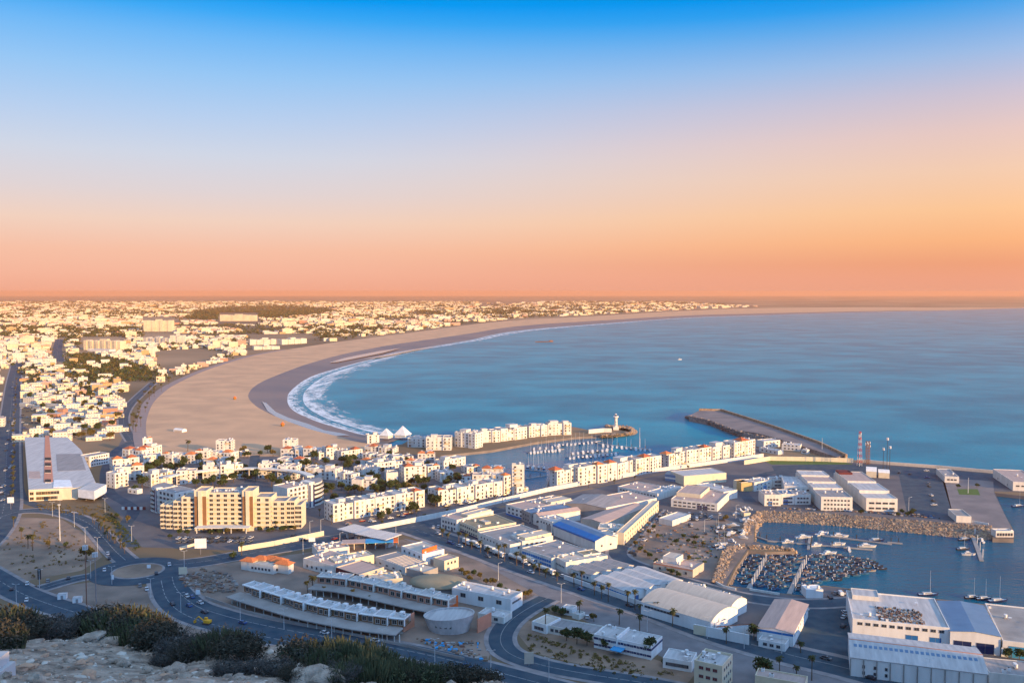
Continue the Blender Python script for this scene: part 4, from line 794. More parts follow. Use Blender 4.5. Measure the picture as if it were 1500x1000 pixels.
wh('long low single storey annex with a dull grey roof behind the bushes', (801, 915), (872, 928), 11, 3.8, 'white', 'roof_grey', 'annex', f=(1, 9, dict(w_=1.4)), rest=0)
wh('white substation box beside the avenue hedge', (822, 889), (838, 892), 6, 3.4, 'white_clean', 'roof_light', 'substation', rest=0, f=(1, 2, dict()))
wh('second smaller white substation box', (838, 897), (848, 900), 5, 2.6, 'white', 'roof_light', 'substation', rest=0)
wh('cream gable fronted hall cut by the bottom edge of the picture', (1106, 988), (1180, 1001), (1122, 979), 7, 'cream', 'roof_pink', 'hall', rest=1)
wh('white villa with a red upper edge beside the boat yard', (957, 823), (1015, 834), (968, 812), 4.6, 'beige', 'roof_pink', 'workshop', band=[('f', 3.6, 4.4, 'salmon')], top=[(.15, .5, .3, .9, 3.2, 'white', 'roof_cream')], f=(1, 4, dict()))
wh('small white hut with a brown tree at the harbour road', (1001, 856), (1020, 860), 7, 3.8, 'white', 'roof_light', 'hut', f=(1, 2, dict()), rest=0)
wh('long white ice store between the two boat piers and the road', (1181, 863), (1206, 863), 8, 4.6, 'white_clean', 'white_clean', 'store', rest=1, par=.3)
wh('small flat white pump house at the top of the boat yard', (965, 758), (985, 762), (988, 748), 4.0, 'white', 'roof_light', 'pump_house', rest=0)
wh('square yellow store near the marine yard cars', (1085, 748), (1090, 751), 5, 3, 'cream', 'roof_pink', 'store', rest=0)
# construction quarter
wh('blue and white workshop carrying a bright orange roof screen', (588, 799), (619, 811), (641, 800), 7.6, 'white_clean', 'roof_cream', 'workshop', f=(2, 4, dict(w_=1.4, h_=1.2, z0=1.6, dz=3, m0=.8, m1=.8)), doors=[('f', .3, 2.6, 2.8, 'blue_paint'), ('f', .75, 2.6, 2.8, 'blue_paint')], rest=1)
b = Bl('roof_screen', 'bright orange painted screen wall on top of the blue and white workshop', (619, 805), (640, 798), .5, 9.4, 'screen'); m = MB(); m.box(0, b.L, 0, .5, 5.6, 9.4, 'orange_paint'); b.part('panel', m); m = MB(); m.box(.2, .6, .1, .4, 0, 5.6, 'steel'); m.box(b.L - .6, b.L - .2, .1, .4, 0, 5.6, 'steel'); b.part('post', m)
wh('cream sunlit cube joined to the blue and white workshop', (635, 816), (651, 821), (672, 815), 6.2, 'cream', 'roof_pink', 'workshop', r=(1, 3, dict(w_=1.1, z0=3.4)), rest=0)
wh('low link shed between the orange screened workshop and the cream cube', (618, 815), (634, 819), 9, 3.6, 'concrete', 'roof_grey', 'shed', f=(1, 4, dict()), rest=0)
b = wh('shed with cream roof ribs beside the low dome', (550, 815), (594, 831), (585, 808), 4.4, 'white', 'roof_grey', 'shed', par=.3, rest=0, f=(1, 4, dict(w_=1.8, h_=.8)))
for i in range(8): m = MB(); x = b.L * (.3 + .62 * i / 8); m.box(x, x + .9, 1, b.D - 1, 4.16, 4.42, 'roof_cream'); b.part('roof_rib', m)
wh('dull flat roof shed behind the grey dome', (594, 831), (620, 838), 12, 4.2, 'concrete', 'roof_cream', 'shed', rest=2)
wh('hall with a dark red front wall and pinkish flat roof', (492, 830), (526, 841), (560, 829), 6.6, 'beige', 'roof_pink', 'hall', band=[('f', .1, 6.3, 'dark_red')], rest=0)
wh('white unit with a pale blue tank roof beside the dark red hall', (535, 842), (566, 834), 7, 4.6, 'white', 'roof_light', 'workshop', rest=2)
wh('cream walled workshop in front of the oval dome', (542, 850), (590, 846), 12, 5.2, 'cream', 'roof_cream', 'workshop', rest=3, par=.7)
wh('white workshop with two round windows behind the dark red hall', (444, 817), (491, 829), (510, 812), 5.8, 'white', 'roof_pink', 'workshop', f=(1, 6, dict(w_=1.2)), rest=6)
wh('cream topped long unit in the middle of the construction quarter', (491, 822), (548, 812), (480, 815), 6.2, 'cream', 'roof_cream', 'workshop', f=(1, 8, dict(w_=1.2)), rest=5)
wh('low roof unit with many vents beside the fuel canopy', (465, 806), (512, 800), 14, 5.0, 'white', 'roof_pink', 'workshop', rest=8)
b = Bl('fuel_canopy', 'long flat canopy painted blue at its right half, orange fascia', (500, 796), (583, 793), 9, 5.2, 'canopy')
m = MB(); m.box(0, b.L * .42, 0, b.D, 4.8, 5.2, 'roof_pink'); m.box(b.L * .42, b.L * .92, 0, b.D, 4.8, 5.25, 'sky_blue_paint'); m.box(b.L * .92, b.L, 0, b.D, 4.7, 5.2, 'orange_paint'); b.part('roof', m)
for i in range(6): m = MB(); x = 1 + (b.L - 2) * i / 5; m.cyl(x, b.D / 2, 0, 4.8, .3, .3, 'white', 8); b.part('column', m)
for k, (A_, B_, lb) in enumerate([((494, 774), (531, 783), 'left panel of the white ribbed toll canopy'), ((520, 781), (566, 790), 'right panel of the white ribbed toll canopy')]):
    b = Bl('toll_canopy', lb, A_, B_, 15, 6.2 + k * .3, 'canopy', 'white ribbed toll canopies'); b.gable('white', 'roof_light', he=6.0 + k * .3, rise=.3) if False else None
    m = MB(); n = 16
    for i in range(n): x = b.L * i / n; m.box(x, x + b.L / n - .25, 0, b.D, b.h - .45, b.h, 'white_clean', 'roof_light')
    m.box(0, b.L, .2, b.D - .2, b.h - .4, b.h - .1, 'white'); b.part('roof', m)
    for i in range(4):
        for y in (1.5, b.D - 1.5): m = MB(); x = 2 + (b.L - 4) * i / 3; m.cyl(x, y, 0, b.h - .4, .3, .3, 'concrete', 8); b.part('column', m)
    for i in range(3): m = MB(); x = 4 + (b.L - 8) * i / 2; m.box(x, x + 2, 4, 9, 0, 2.6, 'white', 'roof_light'); b.part('booth', m)
# orange tiled villa
b = Bl('tiled_villa', 'low white villa ringed with curved orange tiled roofs', (364, 823), (400, 828), (372, 815), 5, 'villa'); b.body('white', 'roof_cream', par=.6); b.grid('f', 1, 6, 1.2, 1.2, 1.5)
for fx, fy, wd in ((-.1, .3, 9), (.16, .85, 9), (.5, 1.05, 10), (.85, .95, 9), (1.2, .6, 10)):
    m = MB(); m.box(fx * b.L - wd / 2 + .5, fx * b.L + wd / 2 - .5, fy * b.D - 2.5, fy * b.D + 2.5, 0, 5.2, 'white'); b.part('wing', m); m = MB(); m.hip(fx * b.L - wd / 2, fx * b.L + wd / 2, fy * b.D - 3, fy * b.D + 3, 5.2, 1.9, 'tile_orange'); b.part('tiled_roof', m)
b = wh('white workshop annex with a lit lower parapet beside the tiled villa', (400, 829), (424, 823), 10, 4.4, 'white', 'roof_cream', 'annex', f=(1, 4, dict()), rest=2)
# white box building, oval dome, inverted cone, orange panels
b = wh('long white box building with a pinkish side and a pale gravel roof', (662, 860), (748, 877), (768, 867), 7.0, 'white_clean', 'roof_light', 'office_block', r=(1, 5, dict(w_=1.4, h_=.8, z0=4)), f=(1, 3, dict(w_=3, h_=2, z0=3.2, fr='beige', gl='glass')), par=.8, rest=3)
wh('low white lean-to with two doors at the foot of the box building', (700, 897), (738, 904), 9, 3.4, 'white', 'roof_light', 'annex', f=(1, 2, dict(w_=2)), rest=1)
oc = P(642, 849, 5.5); t_ = thing('oval_hall', (oc.x, oc.y, 0), R(-14), 'grey oval hall with a shallow domed roof in a sunken court', 'hall'); n = 40
rx, ry = 16.0, 12.0
ell = lambda k, z, kk=1: [(rx * k * math.cos(6.28318 * i / n), ry * k * math.sin(6.28318 * i / n), z) for i in range(n)]
m = MB(); m.add(ell(.88, 0) + ell(.88, 4.4), [(i, (i + 1) % n, n + (i + 1) % n, n + i) for i in range(n)], 'concrete'); m.build('wall', t_)
m = MB(); vs = ell(1, 4.3) + ell(1, 4.9) + ell(.8, 5.8) + ell(.5, 6.6) + ell(.2, 7.0) + [(0, 0, 7.05)]; fs = [(j * n + i, j * n + (i + 1) % n, (j + 1) * n + (i + 1) % n, (j + 1) * n + i) for j in range(4) for i in range(n)] + [(4 * n + i, 4 * n + (i + 1) % n, 5 * n) for i in range(n)]; m.add(vs, fs, 'roof_olive'); m.build('domed_roof', t_, smooth=True)
oc = P(656, 930, 0); t_ = thing('cone_hall', (oc.x, oc.y + 8, 0), R(-10), 'unfinished concrete hall shaped like a tilted bowl, narrower at its foot', 'hall')
m = MB(); k1 = [(9.6 * math.cos(6.28318 * i / n), 7.6 * math.sin(6.28318 * i / n), 0) for i in range(n)]; k2 = [(12.3 * math.cos(6.28318 * i / n), 9.2 * math.sin(6.28318 * i / n), 7.4 + 1.1 * math.cos(6.28318 * i / n)) for i in range(n)]; k3 = [(11.8 * math.cos(6.28318 * i / n), 8.7 * math.sin(6.28318 * i / n), 7.4 + 1.1 * math.cos(6.28318 * i / n)) for i in range(n)]; k4 = [(x, y, z - .8) for x, y, z in k3]
m.add(k1 + k2 + k3 + k4, [(j * n + i, j * n + (i + 1) % n, (j + 1) * n + (i + 1) % n, (j + 1) * n + i) for j in range(3) for i in range(n)], 'roof_light'); m.build('wall', t_, smooth=False)
m = MB(); m.add(k4, [tuple(range(n))], 'roof_light'); m.build('roof', t_)
for i in range(4): link('window', win_mesh(1.1, 1.1, 'concrete', 'shadow_opening'), t_, (-4 + i * 2.2, -math.sqrt(max(0, 1 - ((-4 + i * 2.2) / 10.9) ** 2)) * 8.3, 3.2), 0)
for A_, B_, h_, lb, mm in [((700, 907), (720, 897), 6.5, 'salmon painted freestanding wall panel left of the side road', 'salmon'), ((655, 876), (671, 872), 6.6, 'orange end wall of the rear shop terrace', 'orange_paint'), ((591, 906), (607, 897), 6.6, 'orange end wall of the front shop terrace', 'salmon')]:
    b = Bl('painted_wall', lb, A_, B_, .5, h_, 'wall'); b.body(mm, mm, par=0)
# curved shop terraces on their deck
def terrace(label, px, n_units, h, wallm, frontm, seed):
    pts = smooth_line([P(a, b_, h).xy for a, b_ in px], 8); tot = sum((pts[i + 1] - pts[i]).length for i in range(len(pts) - 1)); t_ = thing('shop_terrace', (pts[0].x, pts[0].y, 0), 0, label, 'shop terrace')
    r = random.Random(seed); o = pts[0]; acc = [0]
    for i in range(len(pts) - 1): acc.append(acc[-1] + (pts[i + 1] - pts[i]).length)
    def at(s):
        for i in range(len(pts) - 1):
            if s <= acc[i + 1]: return pts[i].lerp(pts[i + 1], (s - acc[i]) / (acc[i + 1] - acc[i]))
        return pts[-1]
    # deck with posts in front
    dk = MB(); off = []; 
    for p_, q_ in zip(pts, pts[1:] + [pts[-1] * 2 - pts[-2]]): d = (q_ - p_).normalized(); off.append((p_.x - o.x + d.y * 5.5, p_.y - o.y - d.x * 5.5))
    ribbon(dk, off, 9, h - 4.2, 'concrete', thick=.5); dk.build('deck', t_)
    for i in range(0, len(off), 2): m = MB(); m.cyl(off[i][0] + .4, off[i][1] - 3.0, 0, h - 4.6, .28, .28, 'white', 6); m.build('column', t_)
    for k in range(n_units):
        a, b_ = at(tot * k / n_units), at(tot * (k + 1) / n_units); d = (b_ - a); L = d.length; un = link('shop_unit', None, t_, (a.x - o.x, a.y - o.y, 0), math.atan2(d.y, d.x))
        m = MB(); z0 = h - 4.2; hh = h + (0 if k % 2 else -.7); y0 = 0 if k % 2 else 1.4
        m.box(.1, L - .1, y0, 8, z0 - .4, hh - .5, frontm, 'roof_light'); m.box(.1, .35, y0 - 1.2, 8, hh - .5, hh + .2, wallm); m.box(L - .35, L - .1, y0 - 1.2, 8, z0, hh + .2, wallm); m.box(.36, L - .36, y0 - .9, y0 + .4, hh - .5, hh - .1, wallm); m.box(.1, L - .1, 7.7, 8, hh - .5, hh, wallm)
        m.build('wall', un)
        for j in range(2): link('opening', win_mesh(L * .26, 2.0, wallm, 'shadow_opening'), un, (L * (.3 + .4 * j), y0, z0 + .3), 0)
        if r.random() < .9: link('rooftop_unit', roof_unit('rooftop_unit'), un, (L * r.uniform(.3, .7), 5, hh - .5), 0)
        if r.random() < .6: m = MB(); m.box(L * .4, L * .4 + 2.2, 5, 7.4, hh - .5, hh + 1.3, wallm); m.build('penthouse', un)
    m = MB(); back = [(x - 0, y) for x, y in off]; ribbon(m, [(x + 1.5, y + 10.0) for x, y in off], 8, .3, 'concrete'); m.build('rear_court', t_)
terrace('front curved terrace of white shops under construction, on a raised deck', [(354, 854), (400, 868), (450, 882), (500, 892), (550, 900), (592, 905)], 13, 8.2, 'white_clean', 'brown_panel', 5)
terrace('rear curved terrace of shops with sunlit brown fronts, behind the first', [(463, 842), (505, 846), (550, 855), (600, 866), (656, 877)], 9, 8.2, 'white', 'salmon', 6)
# boundary walls
def wall_line(label, px, h, wd, m_, z=0):
    pts = [P(a, b_, h).xy for a, b_ in px]; o = pts[0]; mb = MB(); ribbon(mb, [p for p in pts], wd, h, m_, thick=h); return tag(mb.build('boundary_wall'), label, 'wall')
wall_line('short sunlit cream wall in front of the cream hotel', [(349, 800), (400, 792), (474, 777)], 3.2, .8, 'cream')
wall_line('long sunlit wall dividing the marina blocks from the port', [(532, 772), (600, 759), (665, 746), (735, 729)], 3.4, .9, 'white')
wall_line('continuation of the marina wall below the east row', [(736, 729), (800, 714), (870, 701), (950, 687), (1010, 679), (1070, 671), (1118, 664)], 3.4, .9, 'white')
wall_line('cream wall in front of the harbour restaurant', [(1090, 674), (1128, 668), (1190, 669), (1250, 671)], 4, .8, 'cream')
wall_line('pale sea wall running right from the masts', [(1256, 672), (1300, 676), (1370, 681), (1450, 688), (1520, 694)], 2.6, 2.2, 'roof_cream')
wall_line('stone parapet along the outer edge of the breakwater', [(1024, 598), (1058, 599), (1100, 612), (1140, 625), (1200, 646), (1240, 665)], 6.5, 2.0, 'armour')
wall_line('low white wall beside the quay store', [(1424, 762), (1448, 766)], 1.4, .5, 'white')
wall_line('low cream kerb wall beside the billboard', [(263, 801), (285, 795)], 1.6, .7, 'cream')
wall_line('white curb wall along the basin road left of the boats', [(1044, 848), (1060, 857), (1078, 861)], 1.2, .6, 'white')
wall_line('white curb wall between the two boat piers', [(1098, 861), (1142, 868)], 1.2, .6, 'white')
wall_line('white lit wall on the marina pier under the lighthouse', [(862, 629), (884, 627), (896, 627)], 4.5, 1.5, 'white')
wall_line('grey construction fence along the highway bend', [(300, 872), (360, 893), (430, 909), (520, 927), (600, 944), (680, 962)], 1.5, .3, 'concrete')
# harbour restaurant cluster at the root of the breakwater
for (A_, B_, C_, h_, lb) in [((1119, 646), (1143, 644), 12, 7, 'white restaurant with a gabled entrance by the breakwater root'), ((1145, 650), (1172, 652), 11, 6, 'cream restaurant block with a terrace beside the cream wall'), ((1112, 655), (1140, 660), 8, 4, 'low white open colonnade in front of the restaurants'), ((1174, 658), (1182, 659), 6, 4, 'tiny cream kiosk right of the restaurants')]:
    wh(lb, A_, B_, C_, h_, 'white', 'roof_light', 'restaurant', f=(2 if h_ > 5 else 1, 4, dict(w_=1.4, h_=1.2)), rest=3, cat='restaurant')
def inpoly(x, y, pl):
    c = False; j = len(pl) - 1
    for i in range(len(pl)):
        if (pl[i][1] > y) != (pl[j][1] > y) and x < (pl[j][0] - pl[i][0]) * (y - pl[i][1]) / (pl[j][1] - pl[i][1]) + pl[i][0]: c = not c
        j = i
    return c
# ================================================================== vegetation
def leaf_cloud(mb, c, r, n, rs, m, flat=.75, size=.5):
    for _ in range(n):
        d = Vector((rs.gauss(0, 1), rs.gauss(0, 1), rs.gauss(0, 1))).normalized() * (rs.random() ** .4)
        k = 1 + .35 * noise.noise(Vector(d) * 2.3 + Vector((c[0], c[1], r)))
        p = Vector((c[0] + d.x * r * k, c[1] + d.y * r * k, c[2] + d.z * r * flat * k)); s = size * rs.uniform(.5, 1.2)
        q = Matrix.Rotation(rs.random() * 6.28, 3, Vector((rs.gauss(0, 1), rs.gauss(0, 1), rs.gauss(0, 1))).normalized())
        mb.add([p + q @ Vector(v) for v in ((-s, -s * .6, 0), (s, -s * .5, 0), (s * .8, s * .6, s * .3), (-s * .7, s * .6, -s * .2))], [(0, 1, 2, 3)], m)
TREE = []
for i, (h, cr, m) in enumerate([(6, 2.6, 'leaf'), (7.5, 3.2, 'leaf'), (5, 2.3, 'leaf_warm'), (4, 2.6, 'leaf'), (6, 3.0, 'leaf_warm')]):
    rs = random.Random(50 + i); t = MB(); t.tube((0, 0, -.2), (.1, .05, h * .5), .22, 'trunk', 6, .14)
    cs = [(rs.uniform(-1, 1) * cr * .5, rs.uniform(-1, 1) * cr * .5, h * rs.uniform(.5, .8), cr * rs.uniform(.42, .62)) for _ in range(6)]
    for c in cs: t.tube((.1, .05, h * .42), c[:3], .1, 'trunk', 4, .04)
    l = MB()
    for c in cs: leaf_cloud(l, c[:3], c[3], 95, rs, m, size=.42)
    TREE.append((t.data('trunk'), l.data('crown')))
PALM = []
for i, (h, m, sk) in enumerate([(7, 'leaf_palm', 'trunk'), (10, 'leaf_palm', 'leaf_orange'), (4.2, 'leaf_palm', 'trunk'), (6, 'leaf_orange', 'trunk')]):
    rs = random.Random(80 + i); t = MB()
    for k in range(4): t.tube((.08 * k * (i - 1), 0, h * k / 4), (.08 * (k + 1) * (i - 1), 0, h * (k + 1) / 4), .26 - .02 * k, 'trunk', 6, .24 - .02 * k)
    l = MB(); top = Vector((.32 * (i - 1), 0, h))
    for j in range(26):
        a = rs.random() * 6.28; up = rs.uniform(-.5, 1.2); L = rs.uniform(1.7, 2.6); pr = top; w0 = .34
        for k in range(4):
            el = up - k * .5; d = Vector((math.cos(a) * math.cos(el), math.sin(a) * math.cos(el), math.sin(el))); nx_ = pr + d * L / 4; sd = Vector((-math.sin(a), math.cos(a), 0)); w1 = w0 * (1.05 if k < 1 else .72)
            l.add([pr - sd * w0, pr + sd * w0, nx_ + sd * w1, nx_ - sd * w1], [(0, 1, 2, 3)], m); l.add([pr - sd * w0 * .9 + Vector((0, 0, -.25)), pr + Vector((0, 0, .1)), nx_ + Vector((0, 0, .1)), nx_ - sd * w1 + Vector((0, 0, -.3))], [(0, 1, 2, 3)], m)
            pr, w0 = nx_, w1
    for j in range(14): a = j * .45; l.tube(top - Vector((0, 0, .1)), top + Vector((math.cos(a) * .55, math.sin(a) * .55, -1.2)), .12, sk, 3, .05)
    PALM.append((t.data('trunk'), l.data('crown')))
def plant(kind, v, px, py, s=1.0, label='', group=None, z=0):
    p = P(px, py, 0); src = (TREE if kind == 'tree' else PALM)[v]
    o = link('palm_tree' if kind == 'palm' else 'tree', None, None, (p.x, p.y, z), rnd.random() * 6.28, s * rnd.uniform(.88, 1.12)); tag(o, label, 'palm tree' if kind == 'palm' else 'tree', group)
    link('trunk', src[0], o); link('crown', src[1], o); return o
g_ = 'palms along the avenue pavement'
av_p = [(648, 786, 2, 'first small palm at the junction end of the avenue'), (656, 790, 2, 'second small palm from the avenue junction'), (672, 796, 0, 'palm in front of the dark fronted olive roofed warehouse'), (682, 800, 0, 'palm by the white van in front of the olive roofed warehouse'), (691, 804, 2, 'small palm below the olive roofed warehouse corner'), (704, 809, 0, 'palm left of the parked trucks on the avenue'), (714, 813, 2, 'low palm beside the first parked truck'), (730, 818, 0, 'palm between the parked trucks'), (739, 822, 1, 'dark tall palm with a thick orange skirt by the trucks'), (757, 828, 0, 'palm beside the middle tank trailer'), (766, 832, 0, 'palm at the rear of the middle tank trailer'), (782, 838, 2, 'small palm beside the blue windowed warehouse'), (790, 842, 0, 'palm before the long tank trailer'), (799, 846, 2, 'small palm beside the long tank trailer'), (816, 851, 2, 'small palm at the rounded factory wall corner'), (841, 860, 0, 'palm inside the bend of the factory wall'), (852, 863, 1, 'tallest palm on the avenue, in front of the small dark roofed sheds'), (871, 872, 0, 'palm before the first long factory shed'), (881, 877, 0, 'palm below the blue windows of the factory shed'), (891, 881, 1, 'tall orange skirted palm below the blue factory windows'), (919, 888, 0, 'palm at the end of the factory shed'), (930, 893, 1, 'tall palm at the start of the vaulted warehouse'), (939, 898, 2, 'tiny palm by the vaulted warehouse wall'), (962, 903, 0, 'palm in front of the vaulted warehouse window strip'), (985, 917, 0, 'palm near the middle of the vaulted warehouse'), (1064, 943, 0, 'slender palm before the white boundary wall'), (1173, 956, 2, 'small palm on the corner island by the dark lot'), (799, 925, 1, 'big palm standing by the small white lodge'), (849, 903, 0, 'palm beside the white substation boxes'), (907, 915, 0, 'palm on the lower avenue pavement before the banded office'), (937, 925, 0, 'palm behind the roof of the banded office'), (1142, 986, 0, 'palm left of the three along the bottom hall fence'), (1167, 990, 2, 'small middle palm along the bottom hall fence'), (1189, 996, 1, 'right palm along the bottom hall fence'), (1062, 1000, 2, 'low palm beside the cream house')]
for x, y, v, lb in av_p: plant('palm', v, x, y, 1.0, lb, g_)
for i in range(17):
    t_ = i / 16; plant('palm', [0, 1, 0, 2][i % 4], 136 + 47 * t_ + rnd.uniform(-3, 3), 768 + 40 * t_ + rnd.uniform(-3, 3), .85, 'palm in the dense row on the median left of the cream hotel', 'palms of the median row')
for x, y, s, lb in [(31, 790, 1.1, 'leftmost palm of the three on the sandy park slope'), (41, 803, 1.2, 'middle palm of the three on the sandy park slope'), (48, 806, 1.2, 'right palm of the three on the sandy park slope'), (20, 772, 1, 'palm beside the white roadside sign panel')]: plant('palm', 0, x, y, s, lb)
plant('palm', 3, 458, 868, 1.3, 'large withered orange palm beside the rear shop terrace'); plant('palm', 3, 451, 868, 1.0, 'withered orange palm left of the large one'); plant('palm', 3, 475, 871, .7, 'small withered palm right of the large orange one'); plant('palm', 3, 518, 876, .7, 'small yellow palm before the rear terrace deck'); plant('palm', 2, 540, 884, .9, 'dull green palm between the two terraces')
plant('palm', 0, 354, 814, 1.1, 'palm left of the orange tiled villa'); plant('palm', 0, 275, 661, 1.5, 'lone tall palm on the sand behind the resort')
for x, y in [(404, 776), (346, 776), (486, 768), (468, 756), (622, 760), (668, 740), (560, 765), (610, 757), (655, 752), (700, 738), (725, 732), (560, 770), (862, 714), (930, 703), (900, 708), (1008, 688)]: plant('palm', rnd.choice([0, 2]), x, y, .8, 'small palm on the inner side of the marina boundary wall', 'palms inside the marina wall')
for i in range(46):
    t_ = rnd.random(); a = smooth_pt = None; k = int(t_ * 6); q = [(196, 646), (203, 615), (210, 595), (222, 577), (240, 562), (270, 548), (320, 531)]; f_ = t_ * 6 - k
    plant('palm', rnd.choice([0, 0, 1]), q[k][0] * (1 - f_) + q[k + 1][0] * f_ + rnd.uniform(-9, 7), q[k][1] * (1 - f_) + q[k + 1][1] * f_ + rnd.uniform(-3, 3), 1.1, 'palm on the beach promenade between the road and the sand', 'promenade palms')
for i in range(26): y = 560 + 180 * (i / 25); plant('palm', rnd.choice([0, 2]), 23 + rnd.uniform(-1.5, 1.5) - (y - 560) * .03, y, 1.0, 'palm on the strip right of the boulevard', 'boulevard palms')
for x, y, v, s, lb in [(1104, 937, 1, 1.2, 'dense green tree between the white wall and the pink roofed shed'), (952, 962, 1, 1.15, 'big round tree under the blue canopy office'), (885, 950, 0, 1.0, 'dark tree at the left corner of the banded office'), (845, 943, 1, 1.2, 'largest tree behind the low annex'), (830, 938, 0, 1.1, 'left tree of the clump by the low annex'), (860, 945, 0, 1.1, 'right tree of the clump by the low annex'), (870, 910, 2, .8, 'round yellow green bush by the avenue substation'), (812, 897, 3, 1.0, 'dark bush beside the substation box'), (822, 901, 3, .9, 'low dark bush at the substation corner'), (1116, 996, 1, 1.5, 'large dark green tree at the bottom behind the cream house'), (1030, 862, 3, .7, 'small tree against the white hut'), (1062, 763, 2, 1, 'yellow tree beside the low workshop by the harbour'), (975, 826, 3, .9, 'bush below the villa with the red edge'), (127, 822, 4, 1.5, 'wide dark tree casting a long shadow on the sandy park'), (96, 800, 3, .8, 'bare small tree in the sandy park'), (86, 826, 2, .5, 'tiny tree near the sandy park path'), (975, 975, 3, .8, 'bush beside the white clinic'), (70, 800, 2, .8, 'sparse tree on the sandy park rise'), (340, 818, 3, 1.0, 'dark hedge tree left of the orange tiled villa'), (186, 765, 2, 1, 'yellow tree by the hotel drive'), (172, 758, 3, .9, 'dark tree above the hotel drive'), (1008, 822, 2, .7, 'shrub in the boat yard'), (452, 826, 3, .7, 'bush between tiled villa and white workshop')]: plant('tree', v, x, y, s, lb)
for i, (x, y) in enumerate([(676, 840), (684, 846), (693, 842), (704, 848), (712, 856), (722, 858), (731, 862), (688, 852), (760, 872), (770, 876), (742, 868), (778, 872)]): plant('tree', [2, 4, 3, 2][i % 4], x, y, .75, 'olive brown bush on the avenue verge behind the white box building', 'bushes on the avenue verge')
for x, y in [(932, 800), (938, 806), (945, 812), (952, 818), (960, 826), (968, 833), (976, 838), (985, 842), (994, 846), (1002, 789), (1008, 794), (1016, 798), (1020, 790), (957, 775), (950, 783), (962, 788), (1030, 800), (990, 797)]: plant('tree', rnd.choice([3, 2, 0]), x, y, .7, 'scrubby tree in or beside the boat yard below the violet doored office', 'boat yard scrub')
for x, y in [(216, 686), (222, 690), (228, 688), (236, 684), (243, 686), (205, 706), (268, 690), (288, 713), (300, 712), (312, 712), (322, 712), (330, 710), (342, 706), (350, 700), (356, 692), (346, 668), (356, 664), (363, 670), (380, 667), (392, 663), (400, 668), (398, 712), (408, 712), (420, 708), (450, 674), (460, 676), (500, 678), (508, 680), (516, 676), (524, 682), (510, 690), (500, 718), (510, 722), (520, 722), (530, 724), (548, 724), (556, 716), (542, 700), (548, 706), (560, 720), (570, 720), (582, 722), (590, 716), (600, 722), (610, 724), (620, 720), (590, 700), (603, 712), (578, 712), (632, 736), (638, 742), (626, 726), (464, 700), (478, 718), (486, 722), (540, 686), (563, 710), (208, 714), (215, 698), (250, 690), (196, 720)]:
    plant('tree', rnd.choice([0, 0, 1, 3, 3, 2]), x, y, rnd.uniform(1.15, 1.75), 'dark courtyard tree among the white marina blocks', 'courtyard trees of the marina resort')
for x, y in [(310, 782), (322, 783), (334, 782), (380, 778), (392, 780), (400, 778), (412, 778), (418, 776), (426, 775), (275, 784), (262, 784), (250, 788), (432, 777)]: plant('tree', rnd.choice([0, 3, 2]), x, y, .8, 'garden tree at the foot of the cream hotel', 'hotel garden trees')
for x, y in [(1262, 752), (1322, 752), (1328, 755), (1335, 754), (1316, 756), (1403, 714), (1431, 713), (1375, 690), (1338, 751)]: plant('tree', 3, x, y, .8, 'dark shrub on the harbour quay', 'quay shrubs')
for x, y in [(1346 + 18 * i, 968 + 2 * i) for i in range(3)]: pass
for x, y, lb in [(1476, 968, 'left of two dark round trees behind the long warehouse'), (1493, 969, 'right of two dark round trees behind the long warehouse')]: plant('tree', 1, x, y, .9, lb)
def free(p, m_=1.5):
    for b_ in BLS:
        d = Vector((p.x, p.y)) - b_.o.xy; x, y = d.dot(b_.u), d.dot(b_.v)
        if -m_ < x < b_.L + m_ and -m_ - 1 < y < b_.D + m_: return False
    return True
RES = [(200, 690), (235, 668), (300, 676), (380, 680), (470, 668), (560, 668), (640, 680), (690, 700), (745, 722), (640, 745), (540, 768), (480, 735), (460, 700), (350, 712), (290, 700), (225, 712)]
k = 0
while k < 120:
    x, y = rnd.uniform(200, 745), rnd.uniform(660, 768)
    if inpoly(x, y, RES) and free(P(x, y)): plant('tree', rnd.choice([0, 0, 1, 1, 3, 2]), x, y, rnd.uniform(.8, 1.5), 'dark courtyard tree among the white marina blocks', 'courtyard trees of the marina resort'); k += 1
# tangled scrub patches
for lb, poly, n, m_ in [('low dry scrub on the slope below the banded office', [(760, 925), (800, 935), (900, 965), (990, 988), (960, 998), (830, 975), (770, 950)], 150, 'leaf_warm'), ('low scrub dotted over the sandy park', [(0, 800), (60, 760), (120, 790), (130, 830), (30, 850)], 110, 'leaf_warm'), ('planted hedge and flower strip before the market hall', [(50, 738), (160, 742), (176, 768), (150, 758), (60, 748)], 150, 'leaf_warm'), ('dark hedges along the cutting left of the hotel', [(150, 752), (160, 750), (208, 800), (196, 806)], 120, 'leaf')]:
    mb = MB(); rs = random.Random(len(lb)); pp = [P(a, b_).xy for a, b_ in poly]; c0 = sum(pp, Vector((0, 0))) / len(pp)
    for _ in range(n):
        k = rs.randrange(len(pp)); a, b_ = rs.random(), rs.random()
        if a + b_ > 1: a, b_ = 1 - a, 1 - b_
        p = c0 + (pp[k] - c0) * a + (pp[(k + 1) % len(pp)] - c0) * b_; leaf_cloud(mb, (p.x, p.y, .4), rs.uniform(.5, 1.3), 16, rs, m_, .6, .35)
    tag(mb.build('scrub'), lb, 'scrub', kind='stuff')

